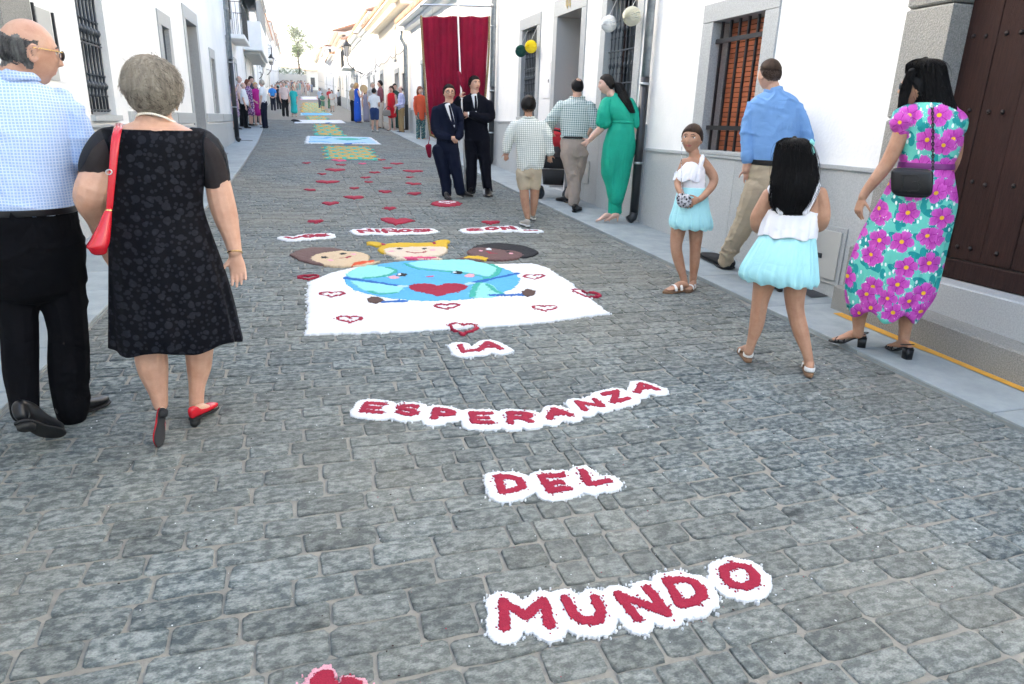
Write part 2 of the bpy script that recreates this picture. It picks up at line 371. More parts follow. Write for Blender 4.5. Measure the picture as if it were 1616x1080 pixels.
def surround(fr,parent,y0,y1,z0,z1,w,wt,d=.02,deep=.3,mat=None,sill=True,name='surround'):
    """granite blocks round an opening: inner y0..y1,z0..z1"""
    mat=mat or M['granite']
    bx(fr,'lintel',mat,parent,y0-w,y1+w,z1,z1+wt,-deep,d,.004)
    bx(fr,'jamb',mat,parent,y0-w,y0,z0,z1-.003,-deep,d-.001,.004); bx(fr,'jamb',mat,parent,y1,y1+w,z0,z1-.003,-deep,d-.001,.004)
    if sill: bx(fr,'sill',mat,parent,y0-w-.02,y1+w+.02,z0-.09,z0-.003,-deep,d+.05,.006)
def turned_bar(h,period=.62,r=.011):
    prof=[]; z=0
    zs=[]
    def add(z,rr): zs.append((z,rr))
    add(0,r)
    c=period/2
    while c<h:
        for dz,rr in ((-.12,1),(-.105,1.9),(-.09,1),(-.04,1),(-.03,1.8),(0,2.6),(.03,1.8),(.04,1),(.09,1),(.105,1.9),(.12,1)):
            if 0<c+dz<h: add(c+dz,r*rr)
        c+=period
    add(h,r)
    V,F=tube([(0,0,z) for z,_ in zs],[q for _,q in zs],n=8,sub=1,round_cap=False)
    me=mesh('bar',V,F,True); me.materials.append(M['iron_grey']); return me
def plinth(fr,parent,y0,y1,top,mat,w=.9,d=.03,skip=(),cap=True,split=None):
    y=y0
    while y<y1-.01:
        e=min(y+w,y1)
        if y1-e<.25: e=y1
        for (a,b) in skip:
            if y<a<e: e=a
            if a<=y<b: y=b; e=min(y+w,y1)
        if y>=y1: break
        g=.003
        bx(fr,'plinth_slab',mat,parent,y+g,e-g,zg(y)-.15,top-.035,-.02,d,.003)
        if cap: bx(fr,'plinth_cap',mat,parent,y+.001,e-.001,top-.035,top,-.02,d+.018,.003)
        y=e
def pipe(fr,y,d,z0,zm,z1,label,r=.045,rb=.05):
    t=empty('drainpipe',fr.p(y,z0,d)); tag(t,label,'drainpipe'); o=Vector(fr.p(y,z0,d))
    mb=MB(); mb.tube([(0,0,zm-z0),(0,0,z1-z0)],r,n=14); mb.build('zinc_pipe',M['zinc'],t,True)
    mb=MB(); mb.tube([(0,0,.12),(0,0,zm-z0+.10)],rb,n=14); mb.build('lower_pipe',M['black_pipe'],t,True)
    n=fr.n; mb=MB(); mb.tube([(0,0,.13),(n.x*.01,n.y*.01,.07),(n.x*.07,n.y*.07,.03)],rb*1.04,n=14); mb.build('outlet',M['black_pipe'],t,True)
    for zz in (zm-z0+.02, (zm-z0)*.45, zm-z0+1.3):
        mb=MB(); mb.tube([(0,0,zz-.015),(0,0,zz+.015)],rb*1.12,n=14); mb.build('bracket',M['zinc'],t,True)
    return t
FL=Fr(wallLx(6.0),6.0,wallLx(20.7),20.7,1)
_part=part
def part(name, me, mat=None, parent=None, loc=None, kind=None, label=None):
    o=_part(name,me,mat,parent,loc,kind,label)
    if parent is not None and parent.get('_w'):
        L=Vector(parent['_wl'])
        o.location=Vector(o.location)-L
    return o
def house(label,y,x):
    loc=(x,y,zg(y)); o=empty('house',loc); o['_w']=1; o['_wl']=loc; return tag(o,label,'house')
_empty=empty
def sub(name,parent):
    o=_empty(name); o.parent=parent
    if parent.get('_w'): o['_w']=1; o['_wl']=parent['_wl']; o.location=(0,0,0)
    return o
def grille(fr,parent,y0,y1,z0,z1,d,n,period,rails=(),mat=None,r=.010):
    g=sub('window_grille',parent)
    me=turned_bar(z1-z0,period,r)
    for i in range(n):
        yy=y0+(y1-y0)*(i+.5)/n; part('bar',me,None,g,fr.p(yy,z0,d))
    for z in (z0+.02,*rails,z1-.02): bx(fr,'rail',M['iron_grey'],g,y0,y1,z-.008,z+.008,d-.012,d+.012)
    return g
def window_back(fr,parent,y0,y1,z0,z1,d,frame='wood_brown'):
    w=sub('window',parent)
    bx(fr,'pane',M['glass'],w,y0,y1,z0,z1,d-.03,d)
    for a,b in ((y0,y0+.05),((y0+y1)/2-.03,(y0+y1)/2+.03),(y1-.05,y1)): bx(fr,'window_frame',M[frame],w,a,b,z0,z1,d+.002,d+.03)
    return w
# ---------------- left house
hL=house('white house with tall black baluster window grille and grey granite doorway behind the older couple',14,wallLx(14))
holes=[(8.42,9.39,1.46,4.0),(12.5,13.03,1.75,2.78),(14.75,15.9,.3,3.14),(17.6,18.1,1.52,2.69)]
facade(FL,7.17,20.72,.1,7.2,holes,parent=hL)
for a,b,c,d in ((8.36,8.419,1.4,4.05),(9.391,9.44,1.4,4.05)): bx(FL,'reveal',M['stucco'],hL,a,b,c,d,-.33,-.001)
grille(FL,hL,8.46,9.35,1.49,3.98,-.06,7,.55,(2.18,),r=.014)
window_back(FL,hL,8.42,9.39,1.46,4.0,-.28)
bx(FL,'sill',M['granite_dark'],hL,8.38,9.43,1.40,1.457,-.3,.05)
surround(FL,hL,12.5,13.03,1.75,2.78,.22,.2,deep=.25); grille(FL,hL,12.5,13.03,1.75,2.78,-.05,5,.7,(2.2,),r=.009); window_back(FL,hL,12.5,13.03,1.75,2.78,-.22)
surround(FL,hL,14.75,15.9,.3,3.14,.2,.23,deep=.45,sill=False)
dd=sub('door',hL)
bx(FL,'door_leaf',M['wood_brown'],dd,14.75,15.32,.5,3.14,-.5,-.45); bx(FL,'door_leaf',M['wood_brown'],dd,15.33,15.9,.5,3.14,-.5,-.45); bx(FL,'doorstep',M['granite'],dd,14.75,15.9,.3,.6,-.5,-.02)
surround(FL,hL,17.6,18.1,1.52,2.69,.15,.2,deep=.25,sill=False); grille(FL,hL,17.6,18.1,1.52,2.69,-.05,5,.7,(1.9,2.3),r=.009); window_back(FL,hL,17.6,18.1,1.52,2.69,-.22)
plinth(FL,hL,7.17,20.6,1.33,M['granite_dark'],1.6,.02,((14.55,16.1),),cap=False)
for a,b in ((9.9,11.4),(11.45,12.9),(12.95,14.5),(16.15,18.6),(18.65,20.6)): bx(FL,'plinth_panel',M['granite_dark'],hL,a,b,1.335,1.51,-.02,.035,.004)
bx(FL,'plinth_cap',M['granite'],hL,7.17,9.85,1.335,1.36,-.02,.05,.004)
mb=MB(); FL.box(mb,7.05,20.75,7.2,7.4,-.4,.35); mb.build('eaves',M['tile'],hL)
# meter niche
mt=sub('meter_cover',hL); bx(FL,'cover',M['white_plastic'],mt,7.27,7.60,1.75,2.33,0,.012); bx(FL,'bar',M['iron'],mt,7.20,7.225,1.9,2.35,.0,.02); bx(FL,'bar',M['iron'],mt,7.66,7.685,2.0,2.33,.0,.02)
pipe(FL,20.55,.10,zg(20.5)+.03,2.78,7.3,'grey and black drainpipe at the far corner of the left white house',r=.06,rb=.06)
# stone doorway pier at the far left
FP=Fr(wallLx(5.0)-.02,5.0,wallLx(7.17)-.02,7.17,1)
hp=house('house with rough granite doorway blocks behind the balding man',6,wallLx(6))
for i,(z0,z1) in enumerate(((.1,.9),(.905,1.7),(1.705,2.5),(2.505,3.3))): bx(FP,'stone_block',M['granite_rough'],hp,6.55,7.16,z0,z1,-.4,.03,.012)
facade(FP,-9.0,6.55,-.4,6.5,[(4.4,5.6,.3,3.0)],parent=hp); bx(FP,'door_leaf',M['wood_brown'],hp,4.4,5.6,.3,3.0,-.35,-.25); mb=MB(); FP.box(mb,6.585,7.16,3.305,6.5,-.4,0); mb.build('wall',M['stucco'],hp)
# ---------------- right: house B (brick red shutter) and C (number 44)
FR=Fr(4.25,0,4.25,30,-1)
hB=house('white house with orange roller shutter behind flat black iron bars',6,4.25)
facade(FR,4.312,8.13,.1,6.2,[(5.99,6.86,1.30,2.58)],parent=hB)
surround(FR,hB,5.99,6.86,1.30,2.58,.2,.18,deep=.34,sill=False); bx(FR,'sill',M['granite'],hB,5.76,7.10,1.262,1.298,-.3,.045,.004)
wg=sub('window_grille',hB)
for i in range(6): yy=6.05+i*.152; bx(FR,'bar',M['iron'],wg,yy-.011,yy+.011,1.30,2.58,-.085,-.062)
for z in (1.53,2.39): bx(FR,'rail',M['iron'],wg,5.97 if z<2 else 6.0,6.90 if z>2 else 6.86,z-.022,z+.022,-.06,-.035)
sh=sub('roller_shutter',hB); n=26
smb=MB(); smb.box((-.012,0,0),(0,.868,.0445),None,.004); sme=smb.me('slat'); sme.materials.append(M['shutter'])
for i in range(n): part('slat',sme,None,sh,Vector(FR.p(5.991,1.302+i*.049,-.20)))
bx(FR,'shutter_box',M['glass'],sh,5.99,6.86,1.30,2.58,-.26,-.215)
plinth(FR,hB,4.32,8.11,1.265,M['granite_dark'],.92,.02)
ub=sub('meter_box',hB); bx(FR,'box_frame',M['granite'],ub,4.5,5.0,.3,.78,.022,.032,.004); bx(FR,'lid',M['white_plastic'],ub,4.54,4.96,.34,.74,.033,.045,.004); bx(FR,'lock',M['iron_grey'],ub,4.72,4.78,.5,.54,.046,.05)
M['white_plastic'].node_tree.nodes['Principled BSDF'].inputs['Base Color'].default_value=(.42,.43,.41,1)
mb=MB(); FR.box(mb,4.35,8.1,6.2,6.4,-.4,.4); mb.build('eaves',M['tile'],hB)
hC=house('white house numbered 44 with granite doorway and tall baluster window grilles',12,4.25)
Cw=[(8.66,9.62,1.62,3.2),(10.54,11.6,.36,3.2),(12.62,13.5,1.64,3.19)]
facade(FR,8.14,15.45,.1,6.6,Cw,th=.6,parent=hC)
surround(FR,hC,8.66,9.62,1.62,3.2,.17,.2,deep=.35,sill=False); surround(FR,hC,12.62,13.5,1.64,3.19,.18,.2,deep=.35,sill=False)
surround(FR,hC,10.54,11.6,.36,3.2,.18,.25,deep=.58,sill=False)
for a,b,n,zz in ((8.66,9.62,8,1.62),(12.62,13.5,9,1.64)):
    grille(FR,hC,a+.01,b-.01,zz,3.19,-.06,n,.46,(2.08,2.5,),r=.009); window_back(FR,hC,a,b,zz,3.19,-.3)
    bx(FR,'sill',M['granite'],hC,a-.17,b+.17,zz-.06,zz-.003,-.3,.04,.004)
dr=sub('door',hC); bx(FR,'door_frame',M['wood_honey'],dr,10.54,10.66,.4,3.2,-.58,-.50); bx(FR,'door_frame',M['wood_honey'],dr,11.48,11.6,.4,3.2,-.58,-.50)
bx(FR,'door_frame',M['wood_honey'],dr,10.66,11.48,2.62,2.72,-.58,-.50); bx(FR,'door_leaf',M['wood_honey'],dr,10.66,11.48,.4,2.62,-.60,-.54); bx(FR,'pane',M['glass'],dr,10.66,11.48,2.72,3.2,-.60,-.56)
for zz in (.6,1.3,2.0): bx(FR,'door_panel',M['wood_honey'],dr,10.76,11.38,zz,zz+.55,-.54,-.52,.01)
bx(FR,'doorstep',M['granite'],dr,10.54,11.6,.2,.46,-.6,.0,.01)
plinth(FR,hC,8.16,15.4,1.55,M['granite_dark'],.47,.02,((10.36,11.78),))
mc=sub('meter_cover',hC); bx(FR,'cover',M['stucco'],mc,11.86,12.2,1.95,2.52,0,.012); bx(FR,'lock',M['iron_grey'],mc,11.9,11.93,2.2,2.25,.012,.018)
bx(FR,'hatch',M['white_plastic'],hC,9.86,10.28,.66,1.0,.024,.034,.004)
mb=MB(); FR.box(mb,8.1,15.5,6.6,6.8,-.4,.4); mb.build('eaves',M['tile'],hC)
# number 44 in brass
pm('brass',(.55,.42,.16),.35,metal=.8)
for yy in (11.02,11.14):
    mb=MB(); FR.box(mb,yy-.005,yy+.008,3.26,3.40,.021,.03); FR.box(mb,yy-.03,yy+.065,3.298,3.31,.021,.03)
    a=FR.p(yy+.055,3.40,.026); b=FR.p(yy+.06,3.305,.026); mb.tube([a,b],.006,n=6); mb.build('house_number',M['brass'],hC)
pipe(FR,8.13,.10,zg(8.1)+.03,2.0,6.5,'zinc drainpipe with black lower half between the two white houses on the right',r=.05,rb=.055)
pipe(FR,15.3,.10,zg(15.2)+.03,2.15,6.5,'thin zinc drainpipe with black lower half right of the red banner',r=.055,rb=.06)
# wooden gate house A with stone pier, steps
hA=house('granite gateway with wide dark brown studded plank door on two stone steps',3,4.3)
zt=.2
for z0,z1 in ((.15,.78),(.79,1.62),(1.63,2.36),(2.37,3.3)): bx(FR,'stone_block',M['granite_rough'],hA,3.93,4.31,z0,z1,-.4,.035,.012)
bx(FR,'stone_block',M['granite_rough'],hA,0.0,4.31,3.5,4.1,-.4,.035,.01); mb=MB(); FR.box(mb,-9,4.31,4.1,6.5,-.4,0); FR.box(mb,-9,-.1,-.5,4.1,-.4,0); mb.build('wall',M['stucco'],hA)
dr=sub('door',hA); ed=[3.93,3.70,3.455,3.235,3.0,2.76,2.52,2.28,2.04,1.8]
pl_=[]
for i in range(len(ed)-1):
    mb=MB(); FR.box(mb,ed[i+1]+.003,ed[i]-.003,.70,3.5,-.2,-.13-.004*(i%2),.006); mb.build('plank',M['wood_brown'],dr)
bx(FR,'bottom_rail',M['wood_brown'],dr,1.8,3.93,.562,.695,-.22,-.115,.006); bx(FR,'threshold',M['granite_dark'],hA,-.1,3.95,.2,.56,-.5,-.14)
V,F=tube([(0,0,0),(-.012,0,0)],[.016,.008],n=10,sub=1,round_cap=False); stm=mesh('stud',V,F,True); pm('stud_iron',(.014,.008,.007),.6); stm.materials.append(M['stud_iron'])
for i in range(len(ed)-1):
    for zz in (.78,1.22,1.68,2.16,2.62,3.1):
        for k in ((.35,.75) if i<2 else (.5,)):
            o=part('stud',stm,None,dr,FR.p(ed[i+1]+(ed[i]-ed[i+1])*k,zz+rnd.uniform(-.01,.01),-.128))
bx(FR,'bollard_base',M['granite_rough'],hA,3.95,4.31,zg(4)+.02,.70,.036,.16,.03)
# steps follow the street
def stepmesh(y0,y1,x0,x1,b,t,bt=None):
    V=[];F=[]; yy=np.linspace(y0,y1,9)
    for y in yy: V+=[(x0,y,zg(y)+b),(x0,y,(zg(y)+t) if bt is None else bt),(x0+.012,y,((zg(y)+t) if bt is None else bt)+.010),(x1,y,((zg(y)+t) if bt is None else bt)+.012)]
    for i in range(8):
        a=i*4
        for k in range(3): F.append((a+k,a+k+1,a+k+5,a+k+4))
    F.append((0,1,2,3)[::-1]); F.append((32,33,34,35)); return mesh('step',V,F)
hsA=[part('step',stepmesh(a,b,4.0,4.32,.0,.205),M['granite_rough'],hA) for a,b in ((0.2,2.2),(2.205,4.30))]
part('step',stepmesh(0.2,3.92,4.2,4.42,.15,0,.545),M['granite_dark'],hA); 
yl=strip('kerb_line',lambda y:3.90+(.02 if y<3.3 else 0),lambda y:3.985,np.linspace(.5,4.16,20),.0345,M['yellow_paint'],1)
mb=MB(); V=[G(1258,457,.036),G(1300,453,.036),G(1322,466,.036),G(1280,470,.036)]; mb.add(V,[(0,1,2,3)]); dc=mb.build('drain_cover',M['drain'],None); tag(dc,'small dark metal drain cover on the pavement between the girl and the woman','drain cover')
for i,(px,py) in enumerate(((403,200.5),(385,222),(350,243))):
    c=G(px,py,.034); mb=MB(); mb.box((-.13-.05*(i==1),-.09,0),(.13+.1*(i==1),.09,.004)); o=mb.build('drain_cover',M['drain'],None,loc=c); o.rotation_euler=(math.atan(slope_at(c.y)),0,0)
    tag(o,['small drain grate on the left pavement near the grey haired man','long grey drain grate on the left pavement at the foot of the drainpipe','nearest grey drain grate on the left pavement beside the wall'][i],'drain cover',)
# ================================================================== houses up the street
def far_house(side,y0,y1,ze,label,cream=False,eave=.35,wins=(),doors=(),x=None,roof=True,balc=(),pl_h=.9,roofcol='tile'):
    X=(4.2 if side<0 else -2.1) if x is None else x
    fr=Fr(X,y0,X,y1+10,side); ym=(y0+y1)/2; h=house(label,ym,X); wm=M['stucco_cream'] if cream else M['stucco']
    holes=[(a,b,c,d) for (a,b,c,d) in wins]+[(a,b,zg(a)-.05,d) for (a,b,d) in doors]
    facade(fr,y0,y1,zg(y0)-.4,ze,holes,th=.3,mat=wm,parent=h,grow=0)
    for (a,b,c,d) in wins:
        w_=sub('window',h); bx(fr,'pane',M['glass'],w_,a,b,c,d,-.24,-.2)
        k=max(2,int((b-a)/.16))
        if y0<70:
            for i in range(k): yy=a+(b-a)*(i+.5)/k; bx(fr,'bar',M['iron'],w_,yy-.012,yy+.012,c,d,-.05,-.03)
        bx(fr,'sill',M['granite'],w_,a-.08,b+.08,c-.06,c-.002,-.2,.05)
        bx(fr,'window_trim',M['granite'] if not cream else M['stucco_cream'],w_,a-.12,b+.12,d+.002,d+.15,-.2,.02)
    for (a,b,d) in doors:
        w_=sub('door',h); bx(fr,'door_leaf',M['wood_brown'] if rnd.random()<.6 else M['stucco_cream'],w_,a,b,zg(a)-.05,d,-.26,-.2)
        bx(fr,'jamb',M['granite'],w_,a-.14,a-.002,zg(a)-.05,d,-.25,.025); bx(fr,'jamb',M['granite'],w_,b+.002,b+.14,zg(a)-.05,d,-.25,.025); bx(fr,'lintel',M['granite'],w_,a-.14,b+.14,d+.002,d+.18,-.25,.025)
    y=y0; st=max(1.5,(y1-y0)/6)
    while y<y1-.1:
        e=min(y+st,y1); sk=[dd for dd in doors if dd[0]-.15<e and dd[1]+.15>y]
        segs=[(y,e)]
        for dd in sk: segs=[q for (a,b) in segs for q in ((a,min(b,dd[0]-.15)),(max(a,dd[1]+.15),b)) if q[1]-q[0]>.1]
        for a,b in segs: bx(fr,'plinth_slab',M['granite_dark'],h,a+.003,b-.003,zg(a)-.2,zg(a)+pl_h,-.02,.025)
        y=e
    if roof:
        cm=MB(); fr.box(cm,y0-.02,y1+.02,ze-.14,ze-.002,-.3,eave*.45,.02); fr.box(cm,y0-.03,y1+.03,ze,ze+.08,-.3,eave-.03); cm.build('cornice',wm,h)
        rb=MB(); D=5.0; n=int((y1-y0)/.24)
        for i in range(n):                     # rows of barrel tiles running up the slope
            yy=y0+(i+.5)*(y1-y0)/n
            a=fr.p(yy,ze+.13,eave+.05); b=fr.p(yy,ze+.13+D*.34,eave-D); rb.tube([a,b],.085,n=6)
        V=[fr.p(y0,ze+.09,eave),fr.p(y1,ze+.09,eave),fr.p(y1,ze+.09+D*.34,eave-D),fr.p(y0,ze+.09+D*.34,eave-D)]
        rb.add(V,[(0,1,2,3),(3,2,1,0)]); rb.build('roof',M[roofcol],h)
        # gable ends and back
        gm=MB()
        for yy in (y0,y1-.3):
            A=[fr.p(yy,ze,-.02),fr.p(yy,zg(yy)-.4,-.02),fr.p(yy,zg(yy)-.4,-D),fr.p(yy,ze+D*.32,-D)]; B=[fr.p(yy+.3,q,d) for q,d in ((ze,-.02),(zg(yy)-.4,-.02),(zg(yy)-.4,-D),(ze+D*.32,-D))]
            gm.add(A+B,[(0,1,2,3),(7,6,5,4),(0,4,5,1),(3,7,4,0),(2,6,7,3)])
        gm.build('gable_wall',wm,h)
    for (a,b,z,dp,hh) in balc:
        bb=sub('balcony',h); bx(fr,'balcony_slab',wm,bb,a,b,z-.15,z,-.05,dp,.02)
        for i in range(int((b-a)/.14)+1): yy=a+.03+i*.14; bx(fr,'bar',M['iron'],bb,min(yy,b-.02)-.008,min(yy,b-.02)+.008,z,z+hh,dp-.05,dp-.034)
        for yy in (a+.02,b-.02):
            for i in range(4): bx(fr,'bar',M['iron'],bb,yy-.008,yy+.008,z,z+hh,dp*i/4+.03,dp*i/4+.046)
            bx(fr,'rail',M['iron'],bb,yy-.012,yy+.012,z+hh,z+hh+.02,0,dp-.03)
        bx(fr,'rail',M['iron'],bb,a,b,z+hh,z+hh+.025,dp-.055,dp-.03)
    return h,fr
def regular(y0,y1,z,h,w,step,off=0): 
    out=[]; y=y0+step*.5+off
    while y+w<y1-.3: out.append((y,y+w,z+zg(y),z+zg(y)+h)); y+=step
    return out
# right row
far_house(-1,15.5,27.1,4.72,'single storey white house behind the red banner with low tiled eaves',eave=.5,wins=[(17.4,18.3,1.9,3.4),(20.5,21.2,1.9,3.4),(24.0,24.7,2.1,3.3)],doors=[(22.2,23.1,3.3)])
hE,fE=far_house(-1,27.1,37.2,5.62,'cream fronted two storey house with deep scalloped eaves right of the street lamp',cream=True,eave=.75,wins=[(28.6,29.2,2.35,3.25),(33.4,33.7,2.35,2.8),(30.9,31.2,3.9,5.1)],doors=[(30.2,31.2,3.35),(35.6,36.6,3.6)])
mb=MB()
for i in range(34): yy=27.3+i*.29; mb=MB(); mb.tube([fE.p(yy,5.5,.55),fE.p(yy,5.36,.5)],.09,n=6); mb.build('scallop',M['stucco_cream'],hE)
far_house(-1,37.2,46,6.42,'tall white house with three slit windows and orange tiled eaves',wins=[(38.6,38.9,3.9,5.4),(40.8,41.1,3.9,5.4),(43.2,43.5,3.8,5.3),(39.5,40.2,2.6,3.6)],doors=[(41.9,42.8,3.8)],eave=.5)
far_house(-1,46,57,6.3,'white house with iron balcony behind the right street lamp',wins=regular(46,57,1.3,1.2,.5,2.6),doors=[(50.5,51.4,4.3)],balc=[(52.2,55.5,4.95,.75,1.1)],eave=.5)
far_house(-1,57,64,7.0,'narrow white house just beyond the iron balcony',wins=regular(57,64,1.5,1.2,.5,2.6),doors=[(60,61,4.6)],eave=.5)
hH,fH=far_house(-1,64,75,8.3,'tallest white house of the right row with yellowish side wall',cream=True,wins=regular(64,75,1.6,1.2,.6,3)+regular(64,75,4.2,1.2,.6,3),doors=[(69,70,5.0)],eave=.7)
far_house(-1,75,88,7.4,'lower white house past the tallest one on the right',wins=regular(75,88,1.6,1.2,.6,3.2),doors=[(80,81,5.5)],eave=.5)
far_house(-1,88,104,9.2,'far white house on the right with hip roof',wins=regular(88,104,1.6,1.3,.7,3.5),doors=[(96,97,6.3)],eave=.5)
far_house(-1,104,130,10.3,'last cream coloured house at the right end of the street',cream=True,wins=regular(104,130,1.8,1.3,.8,4),eave=.5)
# left row
hM,fM=far_house(1,20.75,35,7.6,'white house with iron balcony past the drainpipe on the left',wins=[(22.6,23.3,2.4,3.9),(27.0,27.7,2.5,3.9)],doors=[(24.4,25.4,3.3),(30.0,31.0,3.4)],balc=[(28.4,31.5,4.25,.55,1.05)],roof=True,eave=.3)
bx(fM,'balcony_door',M['glass'],hM,29.5,30.4,4.26,6.3,.004,.02)
mb=MB(); 
a=fM.p(21.0,4.4,.06); b=fM.p(24,4.0,.06); c=fM.p(28,4.1,.06); mb.tube([a,(a+b)/2+Vector((0,0,-.1)),b,(b+c)/2+Vector((0,0,-.1)),c],.018,n=6); mb.build('cable',M['iron'],hM)
hN,fN=far_house(1,35,60,8.0,'white house with projecting enclosed white balcony and orange awning on the left',wins=regular(35,60,1.4,1.3,.6,4),doors=[(43,44,4.0),(54,55,4.2)],roof=True,eave=.3)
bay=sub('enclosed_balcony',hN); bx(fN,'bay_box',M['stucco'],bay,36.2,44.5,4.35,5.6,0,.85,.03); bx(fN,'bay_base',M['granite'],bay,36.6,44.1,4.2,4.345,0,.7,.02); bx(fN,'bay_roof',M['stucco'],bay,36.1,44.6,7.0,7.15,0,.95)
for i in range(9): bx(fN,'mullion',M['white_plastic'],bay,36.2+i*1.025,36.28+i*1.025,5.605,6.995,.74,.82)
bx(fN,'pane',M['curtain'],bay,36.3,44.4,5.605,6.995,.70,.735)
aw=tag(_empty('awning',fN.p(40,8.3,0)),'orange sun awning stretched above the enclosed balcony at top left','awning'); L0=aw.location.copy()
for i in range(3):
    y0=36+i*3.1; mb=MB(); V=[fN.p(y0,9.4,.0),fN.p(y0+2.95,9.4,.0),fN.p(y0+2.95,8.05,1.5),fN.p(y0,8.05,1.5)]; V2=[v+Vector((0,0,.02)) for v in V]
    mb.add([v-L0 for v in V+V2],[(3,2,1,0),(4,5,6,7),(0,1,5,4),(1,2,6,5),(2,3,7,6),(3,0,4,7)]); mb.build('awning_panel',M['awning'],aw)
    for yy in (y0,y0+2.95): mb=MB(); mb.tube([fN.p(yy,9.43,0)-L0,fN.p(yy,8.08,1.52)-L0],.035,n=6); mb.build('awning_arm',M['white_plastic'],aw)
mb=MB(); mb.tube([fN.p(36,8.05,1.52)-L0,fN.p(45.2,8.05,1.52)-L0],.04,n=6); mb.build('awning_bar',M['white_plastic'],aw)
far_house(1,60,85,9.2,'long plain white house in the middle of the left row',wins=regular(60,85,1.5,1.3,.7,4)+regular(60,85,4.0,1.2,.7,4),doors=[(72,73,5.2)],eave=.3,balc=[(64,67,6.0,.6,1)])
far_house(1,85,112,11.0,'white house two doors beyond the awning on the left',wins=regular(85,112,1.5,1.3,.7,4.4)+regular(85,112,4.3,1.2,.7,4.4),eave=.3)
far_house(1,112,150,12.6,'farthest white house on the left row near the tree',wins=regular(112,150,1.6,1.3,.8,5),eave=.3)
# closing houses at the top of the street
def block(label,x0,x1,y0,y1,z0,z1,mat,wins,rf=.9):
    h=house(label,(y0),(x0+x1)/2); 
    fr=Fr(x0,y0,x1,y0,1)     # along +X, outward -Y?
    mb=MB(); mb.box((x0,y0,z0),(x1,y1,z1)); mb.build('wall',mat,h)
    for (a,b,c,d) in wins: mb=MB(); mb.box((a,y0-.06,c),(b,y0-.01,d)); mb.build('window',M['glass'],h)
    mb=MB(); V=[(x0-.4,y0-.4,z1),(x1+.4,y0-.4,z1),(x1+.4,y1,z1+rf),(x0-.4,y1,z1+rf),(x0-.4,y0-.4,z1+.15),(x1+.4,y0-.4,z1+.15),(x1+.4,y1,z1+rf+.15),(x0-.4,y1,z1+rf+.15)]
    mb.add(V,[(3,2,1,0),(4,5,6,7),(0,1,5,4),(1,2,6,5),(2,3,7,6),(3,0,4,7)]); mb.build('roof',M['tile'],h); return h
h=block('beige stone fronted house closing the street on the right',5.0,13,131,140,3,12.2,M['stucco_cream'],[(5.6,6.6,7.2,8.8),(9,10,7,9)])
mb=MB(); mb.box((6.2,130.9,9.2),(8.8,130.98,12.0)); mb.build('stone_panel',M['granite_rough'],h)
block('low cream wall house at the top of the street',2.5,9,152,160,4,10.2,M['stucco_cream'],[(3.5,4.3,7.2,9)])
block('pale distant house behind the tree',-12,3,185,195,5,12.5,M['stucco_cream'],[(-6,-5,8,10),(-2,-1,8,10)])
# tree at the top of the street
def tree(x,y,h,label,cr,n=900):
    z=zg(y); t=tag(_empty('tree',(x,y,z)),label,'tree'); tr=MB()
    tr.tube([(0,0,0),(.1,0,h*.35),(-.05,.1,h*.6),(.0,0,h*.9)],[.22,.16,.11,.04],n=8)
    for k in range(9):
        a=k*2.4; z0=h*(.45+.05*k); tr.tube([(0,0,z0),(math.cos(a)*cr*.5,math.sin(a)*cr*.5,z0+h*.12),(math.cos(a)*cr*.8,math.sin(a)*cr*.8,z0+h*.2)],[.07,.05,.02],n=5)
    tr.build('trunk',M['bark'],t,True); cm=MB()
    cl=[(rnd.gauss(0,cr*.45),rnd.gauss(0,cr*.45),h*rnd.uniform(.62,1.1)) for _ in range(14)]
    for i in range(n):
        c=rnd.choice(cl); p=Vector(c)+Vector((rnd.gauss(0,1),rnd.gauss(0,1),rnd.gauss(0,.8)))*cr*.22
        s_=rnd.uniform(.08,.19); R=Matrix.Rotation(rnd.uniform(0,6.3),3,'Z')@Matrix.Rotation(rnd.uniform(-1.2,1.2),3,'X')
        cm.add([p+R@Vector(v)*s_ for v in ((-1,0,0),(0,-.6,.1),(1,0,0),(0,.6,.1))],[(0,1,2,3)])
    cm.build('crown',M['foliage'],t)
tree(1.2,133,9.0,'small bright green tree rising over the crowd at the top of the street',2.3,3600)
# planter hedge
hd=tag(_empty('hedge',(-.5,128,zg(128))),'low clipped hedge on a wall behind the distant crowd','hedge'); 
mb=MB(); mb.box((-3.3,-.4,0),(2.9,.4,2.6)); mb.build('planter_wall',M['stucco_cream'],hd)
cm=MB()
for i in range(700):
    p=Vector((rnd.uniform(-3.1,2.7),rnd.uniform(-.4,.4),2.6+rnd.uniform(0,.7)+.25*math.sin(i))); s_=rnd.uniform(.08,.18); R=Matrix.Rotation(rnd.uniform(0,6.3),3,'Z')@Matrix.Rotation(rnd.uniform(-1.2,1.2),3,'X')
    cm.add([p+R@Vector(v)*s_ for v in ((-1,0,0),(0,-.6,.1),(1,0,0),(0,.6,.1))],[(0,1,2,3)])
cm.build('leaves',M['foliage'],hd)
